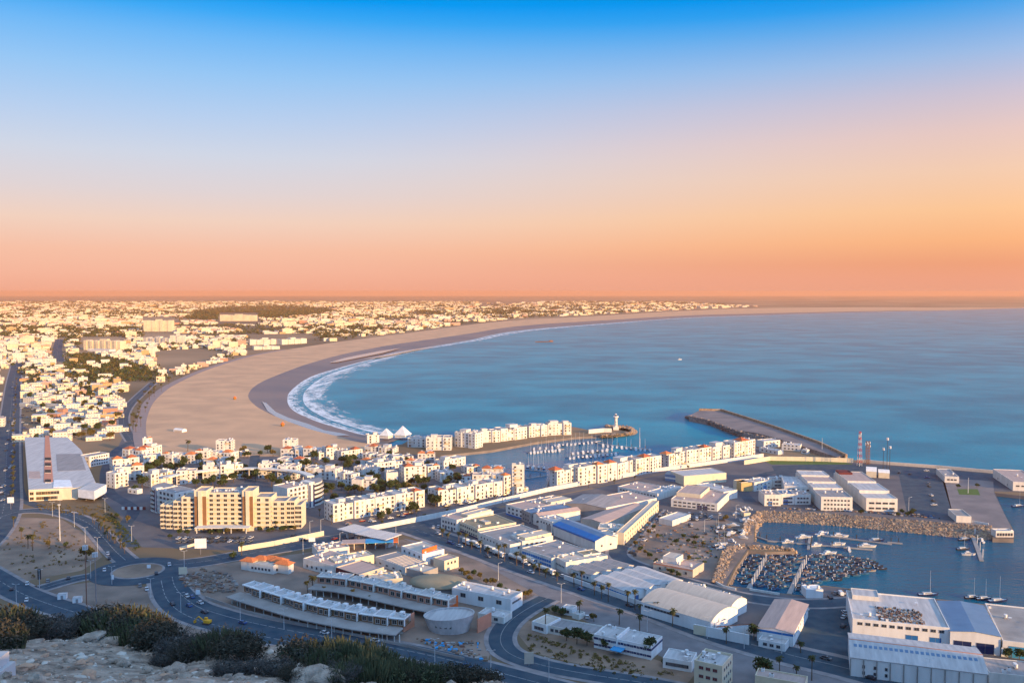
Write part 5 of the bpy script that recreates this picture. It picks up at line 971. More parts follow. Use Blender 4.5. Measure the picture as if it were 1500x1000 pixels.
# ================================================================== vehicles
def car_proto(cm, van=False):
    L, W, H = (5.2, 2.0, 2.2) if van else (4.3, 1.8, 1.45); root = link('parked_car', None)
    m = MB(); m.box(-L / 2, L / 2, -W / 2, W / 2, .32, .85, cm); body = m.build('body', root)
    c = MB(); x0, x1, x2, x3 = (-L * .48, -L * .46, L * .22, L * .36) if van else (-L * .40, -L * .26, L * .12, L * .28)
    v = [(x, y, z) for x, z, wd in ((x0, .85, .95), (x3, .85, .95), (x2, H, .82), (x1, H, .82)) for y in (-W / 2 * wd, W / 2 * wd)]
    c.add(v, [(0, 2, 4, 6), (1, 7, 5, 3), (2, 3, 5, 4), (6, 7, 1, 0)], 'glass' if not van else cm); c.add([v[4], v[5], v[7], v[6]], [(0, 1, 2, 3)], cm); c.build('cabin', root)
    for sx in (-1, 1):
        for sy in (-1, 1): wmb = MB(); wmb.tube((sx * L * .31, sy * (W / 2 - .18), .33), (sx * L * .31, sy * (W / 2 + .02), .33), .33, 'rubber', 10); wmb.build('wheel', root)
    return root
CN = {'white': 'car_white', 'grey': 'car_grey', 'dark': 'car_dark', 'red': 'car_red', 'blue': 'car_blue'}
CARP = {}
def car(px, py, head, c='white', label=None, group=None, van=False, z=.2):
    k = (c, van); p = P(px, py, 0)
    if k not in CARP: CARP[k] = car_proto(CN[c], van); o = CARP[k]; o.location = (p.x, p.y, z); o.rotation_euler = (0, 0, head)
    else: o = copy_thing(CARP[k], (p.x, p.y, z), head)
    if 'group' in o and not group: del o['group']
    o.name = 'van' if van else 'car'; tag(o, label, 'van' if van else 'car', group); return o
def road_dir(pts, p):
    i = min(range(len(pts) - 1), key=lambda k: (pts[k] - p).length); d = pts[i + 1] - pts[i]; return math.atan2(d.y, d.x)
for x, y, c, lb in [(248, 828, 'white', 'white car leaving the roundabout towards the marina'), (153, 836, 'white', 'white car left of the roundabout island'), (158, 812, 'white', 'white car coming down towards the roundabout'), (160, 819, 'dark', 'dark car right behind the white one above the roundabout'), (229, 841, 'dark', 'dark car rounding the right side of the roundabout'), (215, 864, 'white', 'white car below the roundabout on the slip road'), (205, 859, 'grey', 'grey car next to the white one on the slip road'), (274, 874, 'white', 'white car on the highway bend below the construction site'), (295, 883, 'dark', 'dark car following on the highway bend'), (253, 886, 'dark', 'dark car on the lower lane by the vacant ground'), (39, 880, 'white', 'white car on the highway at the far left'), (17, 864, 'dark', 'dark car on the highway at the left edge'), (100, 848, 'dark', 'dark car waiting on the small left road'), (70, 852, 'grey', 'grey car waiting on the small left road'), (40, 856, 'white', 'white car on the small left road near the edge')]:
    p = P(x, y).xy; best = min((U, L_), key=lambda q: min((k - p).length for k in q)); car(x, y, road_dir(best, p), c, lb)
for i in range(34):
    y = rnd.uniform(548, 735); t_ = (y - 548) / 190; x = 22 - 14 * t_ + rnd.choice([-5, -3, 3, 5]) * (.4 + t_); car(x, y, 1.72, rnd.choice(['white', 'white', 'grey', 'dark']), 'car in the traffic on the long boulevard at the left edge', 'boulevard traffic')
for i in range(22): car(rnd.uniform(30, 54), rnd.uniform(590, 632), rnd.choice([0, 1.6]), rnd.choice(['white', 'white', 'grey', 'dark', 'blue']), 'parked car in the lot above the market hall', 'cars parked above the market hall')
for i in range(30): t_ = rnd.random(); car(505 + 240 * t_ + rnd.uniform(-2, 2), 772 - 45 * t_ + rnd.uniform(-4, 1), .42, rnd.choice(['white', 'grey', 'dark', 'blue', 'red']), 'car parked between the front blocks and the marina wall', 'cars along the marina wall')
for i in range(24): car(262 + 9.5 * (i % 12) + rnd.uniform(-1, 1), 789 + 5 * (i // 12) + rnd.uniform(-1, 1), 1.3, rnd.choice(['white', 'dark', 'grey', 'dark']), 'car parked in front of the cream hotel', 'cars before the cream hotel')
for x, y, c, lb in [(1357, 690, 'white', 'topmost white car on the quay car park'), (1358, 700, 'blue', 'blue car below the topmost white one on the quay'), (1360, 709, 'grey', 'grey car in the middle of the quay column'), (1361, 713, 'dark', 'dark car in the middle of the quay column'), (1364, 726, 'white', 'white car standing alone on the lower quay car park'), (1367, 734, 'dark', 'dark car beside the lowest white one on the quay'), (1368, 740, 'white', 'lowest white car on the quay car park'), (1333, 695, 'dark', 'dark car by the mast sheds'), (1317, 693, 'dark', 'dark car at the corner of the red topped office'), (1180, 896, 'white', 'white van parked beside the pink roofed shed'), (1237, 898, 'white', 'white car on the right side of the dark lot'), (1236, 905, 'white', 'second white car on the right side of the dark lot'), (1235, 918, 'dark', 'dark car below two white ones in the dark lot'), (1224, 870, 'grey', 'grey car at the basin quay'), (1231, 871, 'white', 'white van at the basin quay'), (1216, 876, 'dark', 'dark car on the road before the ice store'), (1019, 871, 'dark', 'dark car by the white hut on the harbour road'), (635, 773, 'white', 'white car at the top end of the avenue'), (642, 772, 'white', 'second white car at the top end of the avenue'), (940, 787, 'dark', 'dark car in the lane beside the estate building'), (944, 792, 'white', 'white car in the lane beside the estate building'), (938, 803, 'dark', 'dark car near the gate office'), (925, 810, 'dark', 'dark car at the lane bend'), (965, 808, 'blue', 'blue car by the boat yard bushes'), (490, 790, 'red', 'red car by the toll canopy'), (445, 792, 'dark', 'dark car approaching the toll canopy'), (430, 786, 'dark', 'dark car along the cream boundary wall'), (860, 905, 'white', 'white car parked behind the annex')]: car(x, y, rnd.choice([0, 1.57, .9]), c, lb, van='van' in lb)
for i in range(40): car(rnd.uniform(1000, 1060), rnd.uniform(752, 762) + rnd.choice([0, 0, 30]) * rnd.random(), 1.4, rnd.choice(['white', 'grey', 'dark', 'dark']), 'car parked by the boat yard below the violet doored office', 'boat yard cars')
for pts_, n_, off_, lb, gp in ((AV, 16, (-4.2, 4.2), 'car driving on the avenue through the port estate', 'cars on the avenue'), (U, 9, (-3, 3), 'car on the upper carriageway below the shop terraces', 'cars on the upper carriageway')):
    for _ in range(n_):
        i = rnd.randrange(3, len(pts_) - 8); d = (pts_[i + 1] - pts_[i]).normalized(); q = pts_[i].lerp(pts_[i + 1], rnd.random()) + Vector((-d.y, d.x)) * rnd.choice(off_); px_, py_ = 0, 0
        o = car(700, 800, math.atan2(d.y, d.x), rnd.choice(['white', 'white', 'grey', 'dark', 'blue']), lb, gp); o.location = (q.x, q.y, .2)
def truck(px, py, rz, L, kind, label):
    p = P(px, py); t_ = thing('tank_trailer' if kind == 'tank' else 'lorry', (p.x, p.y, .16), rz, label, 'lorry', 'lorries parked along the avenue')
    m = MB(); m.box(L / 2 - 2.2, L / 2, -1.2, 1.2, .6, 2.9, 'white_clean'); m.box(L / 2 - .5, L / 2 + .03, -1.05, 1.05, 1.8, 2.6, 'glass'); m.build('cab', t_)
    m = MB(); m.box(-L / 2, L / 2 - 2.3, -.5, .5, .75, 1.1, 'dark_metal'); m.build('chassis', t_)
    m = MB()
    if kind == 'tank':
        n = 14; x0, x1 = -L / 2, L / 2 - 2.5; m.tube((x0, 0, 2.25), (x1, 0, 2.25), 1.15, 'white', n); m.tube((x0 + .01, 0, 2.25), (x0 - .3, 0, 2.25), 1.15, 'white', n, .7)
    else: m.box(-L / 2, L / 2 - 2.5, -1.22, 1.22, 1.12, 3.5, 'white')
    m.build('tank' if kind == 'tank' else 'cargo_box', t_)
    for x in (-L / 2 + 1, -L / 2 + 2.2, L / 2 - 1.4):
        for s in (-1, 1): m = MB(); m.tube((x, s * .95, .5), (x, s * 1.22, .5), .5, 'rubber', 10); m.build('wheel', t_)
adr = road_dir(AV, P(740, 812).xy)
for x, y, L, k, lb in [(684, 797, 7, 'box', 'white box lorry nearest the junction on the avenue'), (697, 801, 8, 'box', 'box lorry before the white walled warehouse'), (719, 809, 11, 'box', 'white covered lorry in front of the long white wall'), (732, 815, 8, 'tank', 'short tank lorry beside the dark tall palm'), (758, 822, 15, 'tank', 'cream tank trailer near the blue windowed wall'), (776, 824, 9, 'box', 'white lorry close to the blue windowed wall'), (799, 838, 15, 'tank', 'long white tank trailer parked by the navy door')]: truck(x, y, adr, L, k, lb)
# excavator
p = P(303, 914); t_ = thing('excavator', (p.x, p.y, .1), 2.9, 'yellow excavator on the sandy verge below the highway', 'excavator')
m = MB(); m.box(-1.8, 1.8, -1.3, -.7, 0, .8, 'dark_metal'); m.box(-1.8, 1.8, .7, 1.3, 0, .8, 'dark_metal'); m.build('tracks', t_); m = MB(); m.box(-2, 1.2, -1.2, 1.2, .9, 2.1, 'yellow_paint'); m.build('body', t_); m = MB(); m.box(.1, 1.5, -1.2, -.1, 2.1, 3.1, 'yellow_paint'); m.box(.4, 1.53, -1.1, -.2, 2.3, 2.9, 'glass'); m.build('cab', t_)
m = MB(); m.tube((1.2, .3, 1.6), (4.2, .3, 3.6), .28, 'yellow_paint', 5); m.tube((4.2, .3, 3.6), (6.2, .3, 1.5), .24, 'yellow_paint', 5); m.build('arm', t_); m = MB(); m.box(5.8, 6.7, -.2, .8, .3, 1.4, 'yellow_paint'); m.build('bucket', t_)
for x, y, lb in [(90, 878, 'left white cabin container on the vacant strip'), (112, 883, 'right white cabin container on the vacant strip')]:
    b = Bl('container', lb, (x - 6, y - 7), (x + 7, y - 8), 3, 2.7, 'container', 'white cabin containers'); b.body('white_clean', 'roof_light', par=0); b.win('f', b.L * .5, .2, .9, 1.9, 'frame', 'roof_grey', name='door')

# ================================================================== poles, masts, signs
def lamp_proto(h, arms):
    r = link('street_lamp', None); m = MB(); m.tube((0, 0, 0), (0, 0, h), .13, 'pole_white', 6, .08); m.build('pole', r)
    for s in arms:
        m = MB(); m.tube((0, 0, h - .1), (s * 1.6, 0, h + .35), .07, 'pole_white', 4); m.build('arm', r); m = MB(); m.box(s * 1.6 - .35, s * 1.6 + .35, -.14, .14, h + .28, h + .42, 'pole_white'); m.build('lamp_head', r)
    return r
LP_ = lamp_proto(10, (-1, 1)); LP1 = lamp_proto(8.5, (1,)); first = {id(LP_): True, id(LP1): True}
def lamp(px, py, pr, lb, s=1.0, grp='street lamps'):
    p = P(px, py)
    if first[id(pr)]: o = pr; o.location = (p.x, p.y, .1); first[id(pr)] = False; o.scale = (s,) * 3
    else: o = copy_thing(pr, (p.x, p.y, .1), 0, None, s)
    tag(o, lb, 'street lamp', grp)
for x, y, lb in [(265, 897, 'lamp on the highway median nearest the roundabout'), (352, 909, 'second lamp on the highway median'), (416, 922, 'third lamp on the highway median'), (486, 938, 'fourth lamp on the highway median'), (560, 953, 'fifth lamp on the highway median'), (637, 969, 'sixth lamp on the highway median, above the plants'), (719, 987, 'highway lamp at the bottom end of the side road'), (804, 998, 'lowest highway lamp beside the scrub slope'), (133, 847, 'lamp left of the roundabout beside the sandy park'), (164, 856, 'lamp just below the roundabout'), (221, 875, 'lamp on the slip road below the roundabout'), (58, 861, 'lamp beside the dark road sign at the left'), (24, 884, 'lamp standing on the left highway kerb'), (109, 772, 'leftmost lamp along the road above the sandy park'), (125, 795, 'lamp beside the median palms'), (143, 811, 'lamp above the wide dark tree'), (77, 756, 'lamp at the top of the sandy park'), (154, 750, 'tall lamp at the hoarding by the hotel'), (193, 793, 'lamp by the hotel drive'), (270, 832, 'lamp right of the roundabout by the rubble'), (822, 883, 'lamp at the avenue corner of the side road'), (1036, 935, 'lamp before the white boundary wall'), (1145, 957, 'lamp on the corner island'), (948, 925, 'lamp above the banded office'), (1090, 950, 'round lamp on the avenue verge'), (1361, 1000, 'lamp post in front of the white warehouse bays')]: lamp(x, y, LP_, lb)
for x, y, lb in [(444, 812, 'tall lamp between the boundary wall and villa'), (498, 803, 'tall lamp beside the toll canopy'), (580, 790, 'lamp at the right end of the fuel canopy'), (470, 782, 'lamp at the end of the cream boundary wall'), (730, 850, 'lamp on the avenue verge near the bushes'), (1331, 748, 'lamp beside the wide port office'), (1032, 782, 'lamp in the boat yard'), (1078, 760, 'lamp at the top of the orange slope'), (454, 785, 'lamp near the hotel end wall')]: lamp(x, y, LP1, lb, 1.15)
for x, y, h, c, lb in [(127, 886, 30, 'rust', 'tall dark floodlight mast with a crown of lamps'), (141, 885, 26, 'steel', 'grey floodlight mast right of the dark one'), (88, 792, 24, 'pole_white', 'tall pale mast rising from the sandy park')]:
    p = P(x, y); t_ = thing('floodlight_mast', (p.x, p.y, 0), 0, lb, 'mast'); m = MB(); m.tube((0, 0, 0), (0, 0, h), .32, c, 8, .2); m.build('pole', t_)
    if c != 'pole_white':
        for i in range(6): a = i * 1.047; m = MB(); m.box(math.cos(a) * 1.0 - .35, math.cos(a) * 1.0 + .35, math.sin(a) * 1.0 - .35, math.sin(a) * 1.0 + .35, h - 1.2, h + 1.0, 'pole_white'); m.build('floodlight', t_)
        m = MB(); m.cyl(0, 0, h - .4, h - .2, 1.1, 1.1, 'steel', 10); m.build('head_ring', t_)
    else:
        m = MB(); m.box(-.8, .8, -.15, .15, h - .8, h, 'pole_white'); m.build('head', t_)
def lattice(x, y, h, w0, lb, bands):
    p = P(x, y); t_ = thing('radio_mast', (p.x, p.y, 0), .3, lb, 'mast', None); n = int(h / 2.5)
    for k in range(n):
        z0, z1 = h * k / n, h * (k + 1) / n; a, b_ = w0 * (1 - .6 * k / n), w0 * (1 - .6 * (k + 1) / n); m = MB(); c = ('red_paint' if k % 2 else 'pole_white') if bands else 'rust'
        for s in ((-1, -1), (1, -1), (1, 1), (-1, 1)): m.tube((s[0] * a, s[1] * a, z0), (s[0] * b_, s[1] * b_, z1), .14, c, 4)
        for s, q in (((-1, -1), (1, -1)), ((1, -1), (1, 1)), ((1, 1), (-1, 1)), ((-1, 1), (-1, -1))): m.tube((s[0] * a, s[1] * a, z0), (q[0] * b_, q[1] * b_, z1), .08, c, 3)
        m.build('lattice_section', t_)
    for i in range(4): m = MB(); a = i * 1.57; z = h * (.78 + .05 * i); m.box(math.cos(a) * 1.2 - .3, math.cos(a) * 1.2 + .3, math.sin(a) * 1.2 - .3, math.sin(a) * 1.2 + .3, z - .9, z + .9, 'pole_white'); m.build('antenna_panel', t_)
lattice(1259, 682, 32, 1.6, 'tallest mast, red and white lattice, behind the port sheds', True); lattice(1269, 680, 22, 1.1, 'shorter rusty lattice mast right of the tallest', False); lattice(1272.5, 680, 22, .8, 'slim rusty mast close beside the shorter one', False)
for x, y, h, lb in [(1299, 690, 28, 'black pole mast with a round white head'), (1293.5, 688, 18, 'thin flagpole left of the black mast'), (1303, 689, 20, 'thin flagpole right of the black mast'), (1418, 722, 12, 'flagpole on the green quay bed'), (937, 652, 20, 'slender white mast rising from the marina mouth'), (1204, 664, 15, 'thin pole near the breakwater end')]:
    p = P(x, y); t_ = thing('pole_mast', (p.x, p.y, -2 if x == 937 else 0), 0, lb, 'mast'); c = 'dark_metal' if 'black' in lb else 'pole_white'; m = MB(); m.tube((0, 0, 0), (0, 0, h), .28, c, 6, .16); m.build('pole', t_); m = MB(); (m.cyl(0, 0, h, h + 2.2, 1.2, 1.0, 'pole_white', 10) if 'black' in lb else m.cyl(0, 0, h, h + .5, .3, .1, c, 6)); m.build('head', t_)
for x, y, w_, h_, z, lb, mm in [(16, 746, 4.6, 4.2, 5, 'white rooftop style sign panel on a pole at the boulevard corner', 'white_panel'), (88, 740, 3.2, 3.6, 4, 'small pinkish sign panel on a pole above the flower strip', 'cream'), (294, 812, 7, 6, 4, 'big white billboard seen from behind near the tiled villa', 'white_panel'), (218, 833, 2, 2, .6, 'small white sign on the roundabout island', 'white_panel'), (268, 843, 4.5, 4, 1, 'cream billboard standing in the construction rubble', 'cream'), (58, 858, 1.8, 6, 3.6, 'narrow dark road sign at the left', 'dark_metal'), (290, 872, 2.2, 2.4, .8, 'small white board at the highway fence', 'white_panel'), (165, 851, 1.4, 2.4, 1.2, 'small white board below the roundabout', 'white_panel'), (775, 975, 4, 5, 1, 'cream board back on the highway verge', 'beige'), (457, 796, 4, 2.6, 1.4, 'white sign frame beside the boundary wall road', 'white_panel')]:
    p = P(x, y); t_ = thing('billboard', (p.x, p.y, 0), .1, lb, 'sign'); m = MB(); m.box(-w_ / 2, w_ / 2, -.12, .12, z, z + h_, mm); m.build('panel', t_); m = MB(); m.box(-.16, .16, -.1, .1, 0, z, 'steel'); m.build('post', t_)

# ================================================================== boats
def hull_mesh(L, W, H, m_, deck, sheer=.35):
    mb = MB(); n = 7; top = []; bot = []
    for i in range(n):
        t_ = i / (n - 1); w_ = W / 2 * (math.sin(math.pi * (.28 + .72 * (1 - t_))) if t_ < .98 else .03); w_ = W / 2 * (1 - t_ ** 3) ** .7 * (.75 + .25 * min(1, t_ * 4)); z = H + sheer * t_ * t_ * 1.4
        top.append((-L / 2 + L * t_, w_, z)); bot.append((-L / 2 + L * t_ * .93, w_ * .55, -.25))
    ring = top + [(x, -y, z) for x, y, z in top[::-1]]; rb = bot + [(x, -y, z) for x, y, z in bot[::-1]]; k = len(ring)
    mb.add(ring + rb, [(i, (i + 1) % k, k + (i + 1) % k, k + i) for i in range(k)], m_)
    mb.add([(x * .97, y * .88, z - .22) for x, y, z in ring], [tuple(range(k))], deck); return mb
FB = []
for i, (c, d) in enumerate([('boat_blue', 'wood'), ('boat_dark', 'boat_blue'), ('boat_blue', 'boat_dark'), ('boat_dark', 'wood'), ('roof_grey', 'boat_blue'), ('boat_blue', 'roof_blue')]):
    h = hull_mesh(5.6, 1.9, .75, c, d).data('fishing_boat'); m = MB()
    m.box(-1.75, -1.4, -.8, .8, .66, .76, 'wood')
    m2 = MB(); m2.box(-3.1, -2.75, -.2, .2, .2, 1.25, 'boat_white' if i % 2 else 'dark_metal'); m3 = MB(); m3.box(-.5, .9, -.5, .5, .7, 1.0 + .15 * (i % 3), ['wood', 'boat_dark', 'concrete', 'roof_blue', 'rust', 'boat_blue'][i]); FB.append((h, m.data('seat'), m2.data('outboard_motor'), m3.data('net_pile')))
def inpoly(x, y, pl):
    c = False; j = len(pl) - 1
    for i in range(len(pl)):
        if (pl[i][1] > y) != (pl[j][1] > y) and x < (pl[j][0] - pl[i][0]) * (y - pl[i][1]) / (pl[j][1] - pl[i][1]) + pl[i][0]: c = not c
        j = i
    return c
cname = ['blue', 'dark', 'blue and black', 'black', 'white', 'blue']
def raft(poly, lb, ang, group, sx=6.6, sy=2.55, lim=150):
    pl = [tuple(P(a, b_, WZ).xy) for a, b_ in poly]; cx = sum(p[0] for p in pl) / len(pl); cy = sum(p[1] for p in pl) / len(pl); ca, sa = math.cos(ang), math.sin(ang); k = 0
    for i in range(-14, 15):
        for j in range(-32, 33):
            u_, v_ = i * sx + (j % 2) * 1.2, j * sy; x, y = cx + u_ * ca - v_ * sa, cy + u_ * sa + v_ * ca
            if not inpoly(x, y, pl) or k >= lim or rnd.random() < .04: continue
            q = rnd.choice([0, 0, 1, 2, 3, 3, 4, 5]); k += 1
            o = tag(link('fishing_boat', FB[q][0], None, (x + rnd.uniform(-.3, .3), y + rnd.uniform(-.2, .2), WZ + .05), ang + rnd.choice([0, math.pi]) * 0 + rnd.uniform(-.14, .14), rnd.uniform(.9, 1.05)), '%s wooden rowing boat %s' % (cname[q], lb), 'fishing boat', group)
            link('seat', FB[q][1], o); link('outboard_motor', FB[q][2], o); link('net_pile', FB[q][3], o)
    return k
raft([(1078, 856), (1088, 833), (1100, 814), (1117, 813), (1113, 826), (1093, 859)], 'moored left of the first finger pier', 0.15, 'small wooden boats packed in the fishing harbour')
raft([(1121, 828), (1122, 813), (1150, 811), (1176, 814), (1172, 828), (1152, 866), (1104, 860)], 'packed between the two finger piers', .12, 'small wooden boats packed in the fishing harbour')
raft([(1181, 828), (1186, 815), (1212, 812), (1240, 814), (1268, 820), (1296, 825), (1298, 832), (1286, 839), (1250, 846), (1218, 852), (1206, 856), (1184, 860), (1180, 868), (1166, 866)], 'in the big raft right of the second finger pier', .05, 'small wooden boats packed in the fishing harbour', sx=6.7, sy=2.6)
for a, b_, lb in [((1120, 818), (1096, 862), 'first long grey finger pier between the wooden boats'), ((1179, 820), (1156, 869), 'second long grey finger pier at the big boat raft'), ((1124, 791), (1278, 804), 'floating pontoon across the fishing harbour'), ((1204, 783), (1306, 796), 'upper floating pontoon with moored workboats'), ((1186, 787), (1184, 803), 'short pontoon joining the two long ones'), ((1300, 793), (1322, 795), 'end pontoon with two tall piles'), ((1423, 779), (1438, 820), 'narrow jetty off the north boulder slope'), ((768, 687), (800, 690), 'lower small marina pontoon by the tall tower'), ((770, 700), (800, 696), 'lowest marina pontoon by the tall tower'), ((772, 662), (826, 657), 'left marina pontoon under the pier row'), ((806, 651), (880, 645), 'upper marina pontoon under the lighthouse pier'), ((876, 649), (955, 658), 'long marina pontoon towards the harbour mouth'), ((828, 669), (906, 662), 'middle marina pontoon full of yachts'), ((1106, 784), (1126, 791), 'gangway to the harbour pontoon')]:
    A3, B3 = P(*a, WZ + .7), P(*b_, WZ + .7); mb = MB(); ribbon(mb, [A3.xy - A3.xy, B3.xy - A3.xy], 2.4 if 'finger' in lb or 'jetty' in lb else 1.6, 0, 'concrete', thick=.9); t_ = thing('pontoon', (A3.x, A3.y, WZ + .7), 0, lb, 'pontoon'); mb.build('walkway', t_)
    d = (B3 - A3).xy; n = 7 if 'finger' in lb else max(2, int(d.length / 14)); side = Vector((-d.y, d.x)).normalized() * 1.3
    for i in range(n): m = MB(); q = d * ((i + .5) / n) + side; hh = 4.6 if 'finger' in lb or 'jetty' in lb else 2.8; m.cyl(q.x, q.y, -2, hh, .3, .3, 'pole_white' if 'finger' in lb or 'jetty' in lb else 'dark_metal', 8); m.build('pile', t_)
YA = []
for i, (c, L, mast) in enumerate([('boat_white', 10, 1), ('boat_white', 8, 0), ('navy', 11, 1), ('boat_white', 12, 0), ('boat_dark', 9, 1)]):
    parts = [('hull', hull_mesh(L, L * .3, 1.1, c, 'boat_white').data('hull'))]; m = MB(); m.box(-L * .28, L * .15, -L * .09, L * .09, .9, 1.9, 'boat_white'); m.box(-L * .2, L * .151, -L * .091, L * .091, 1.3, 1.65, 'glass'); parts.append(('cabin', m.data('cabin')))
    if mast: m = MB(); m.tube((L * .08, 0, 1), (L * .08, 0, L * 1.25), .1, 'pole_white', 4, .07); m.tube((L * .08, 0, 2.2), (-L * .36, 0, 2.3), .16, 'boat_blue', 5); parts.append(('mast', m.data('mast')))
    else: m = MB(); m.box(-L * .2, L * .02, -L * .08, L * .08, 1.9, 2.7, 'boat_white'); parts.append(('flybridge', m.data('flybridge')))
    YA.append(parts)
def yacht(px, py, v, rz, lb, group='yachts in the marina', s=1.0, z=WZ, name='yacht'):
    p = P(px, py, z); t_ = thing(name, (p.x, p.y, z), rz, lb, 'boat', group); t_.scale = (s,) * 3
    for n_, me in YA[v]: link(n_, me, t_)
for a, b_, n, lb in [((775, 664), (822, 660), 9, 'yacht on the left marina pontoon'), ((778, 659), (822, 655), 5, 'yacht above the left marina pontoon'), ((810, 654), (876, 648), 11, 'yacht on the upper marina pontoon'), ((880, 653), (955, 661), 11, 'yacht on the long pontoon towards the harbour mouth'), ((832, 672), (905, 666), 12, 'yacht in front of the middle marina pontoon'), ((836, 665), (900, 659), 9, 'yacht behind the middle marina pontoon'), ((770, 684), (800, 686), 4, 'yacht on the lower pontoon by the tall tower')]:
    for i in range(n): t_ = (i + .5) / n; yacht(a[0] * (1 - t_) + b_[0] * t_, a[1] * (1 - t_) + b_[1] * t_, rnd.choice([0, 0, 1, 2, 3, 4]), 1.5 + rnd.uniform(-.15, .15), lb)
for x, y, v, rz, lb in [(1154, 795, 1, .1, 'cream launch on the lower harbour pontoon, left'), (1178, 788, 3, .1, 'workboat beside the pontoon junction'), (1196, 800, 1, .2, 'white launch right of the pontoon junction'), (1230, 786, 3, -.1, 'pale workboat in the middle of the upper harbour pontoon'), (1228, 798, 0, .1, 'thin masted boat on the lower harbour pontoon'), (1270, 801, 3, -.1, 'workboat at the right end of the lower harbour pontoon'), (1284, 792, 2, .1, 'dark hulled workboat on the upper harbour pontoon'), (1205, 783, 3, .5, 'orange trimmed workboat at the left end of the upper pontoon'), (1243, 806, 1, 1.4, 'squat boat standing below the lower pontoon'), (1413, 791, 4, .2, 'dark boat left of the narrow jetty, upper'), (1411, 805, 4, .1, 'dark boat left of the narrow jetty, middle'), (1419, 813, 1, -.2, 'pale boat left of the narrow jetty, lowest'), (1437, 793, 1, 1.5, 'small white launch right of the narrow jetty'), (1360, 872, 2, 0, 'fishing vessel behind the wide warehouse roof'), (1425, 876, 4, .1, 'dark fishing vessel with derricks behind the blue roof'), (1442, 878, 4, .1, 'middle dark fishing vessel behind the blue roof'), (1462, 881, 2, .1, 'right dark fishing vessel behind the grey roof'), (1214, 812, 3, .3, 'larger boat on the upper edge of the big boat raft'), (1492, 742, 2, .2, 'dark vessel in the channel at the right edge'), (996, 527, 1, .2, 'speedboat far out in the bay')]: yacht(x, y, v, rz, lb, None, 1.0 if y > 700 else 1.3)
for x, y, v, rz, lb in [(1073, 770, 3, 2.9, 'big white cruiser on land beside the orange slope'), (1068, 783, 3, 1.2, 'white trawler hull standing in the boat yard'), (1090, 782, 1, .4, 'launch near the slope foot in the boat yard'), (1060, 798, 0, .6, 'yacht hull laid up at the yard edge')] + [(rnd.uniform(1048, 1092), rnd.uniform(768, 805), rnd.choice([1, 1, 4]), rnd.random() * 3, 'small hull laid up on the boat yard') for _ in range(12)] + [(rnd.uniform(1078, 1098), rnd.uniform(742, 768), 1, rnd.random() * 3, 'small hull stored above the orange slope') for _ in range(10)]: yacht(x, y, v, rz, lb, 'boats laid up on land' if 'hull' in lb and 'small' in lb else None, .8, .3, 'laid_up_boat')
p = P(798, 501, WZ); t_ = thing('shipwreck', (p.x, p.y, WZ), .25, 'low dark rusty wreck lying in the far bay', 'wreck'); m = hull_mesh(62, 8, 2.2, 'rust', 'dark_metal'); m.build('hull', t_); m = MB(); m.box(16, 26, -3, 3, 1, 6, 'rust'); m.build('deck_house', t_); m = MB(); m.box(-22, -8, -2, 2, 1, 3, 'dark_metal'); m.build('wreckage', t_)
# beach kiosks
for x, y, s, lb in [(414, 624, 2.6, 'orange round lifeguard hut on the sand near the wet edge'), (344, 585, 2.6, 'orange hut on the sand farther up the beach')]:
    p = P(x, y); t_ = thing('beach_hut', (p.x, p.y, 0), 0, lb, 'hut', 'orange beach huts'); m = MB(); m.cyl(0, 0, 0, s, s * .8, s * .8, 'leaf_orange', 8); m.build('wall', t_); m = MB(); m.cyl(0, 0, s, s * 2, s * 1.1, .1, 'orange_paint', 8); m.build('roof', t_)
b = Bl('beach_tent', 'white tent standing alone on the shaded sand', (254, 627), (267, 628), 7, 4, 'tent'); b.vault('white_clean', 'sail_white', he=2.4, rise=1.4); m = MB(); m.box(1, b.L - 1, -.1, .02, .2, 2.0, 'beige'); b.part('doorway', m)

# ================================================================== surf
def surf_mat(name, lo, dens, sx, sy):
    m = bpy.data.materials.new(name); m.use_nodes = True; t = m.node_tree; b = t.nodes['Principled BSDF']; b.inputs['Base Color'].default_value = (.82, .84, .86, 1); b.inputs['Roughness'].default_value = .8
    uv = t.nodes.new('ShaderNodeUVMap'); sp = t.nodes.new('ShaderNodeSeparateXYZ'); t.links.new(uv.outputs[0], sp.inputs[0])
    mp = t.nodes.new('ShaderNodeMapping'); mp.inputs['Scale'].default_value = (sx, sy, 1); t.links.new(uv.outputs[0], mp.inputs[0])
    n = t.nodes.new('ShaderNodeTexNoise'); n.inputs['Scale'].default_value = 1; n.inputs['Detail'].default_value = 9; n.inputs['Roughness'].default_value = .68; t.links.new(mp.outputs[0], n.inputs['Vector'])
    a = t.nodes.new('ShaderNodeMath'); a.operation = 'MULTIPLY_ADD'; a.inputs[1].default_value = -dens; a.inputs[2].default_value = lo; t.links.new(sp.outputs[1], a.inputs[0])      # v 0 at shore
    s_ = t.nodes.new('ShaderNodeMath'); s_.operation = 'ADD'; t.links.new(n.outputs[0], s_.inputs[0]); t.links.new(a.outputs[0], s_.inputs[1])
    r = t.nodes.new('ShaderNodeMapRange'); r.inputs['From Min'].default_value = .46; r.inputs['From Max'].default_value = .66; r.inputs['To Max'].default_value = .85; t.links.new(s_.outputs[0], r.inputs[0]); t.links.new(r.outputs[0], b.inputs['Alpha'])
    return m
M['surf'] = surf_mat('surf', .17, .34, 45, 5); M['shallow'] = surf_mat('shallow', .15, .26, 20, 3)
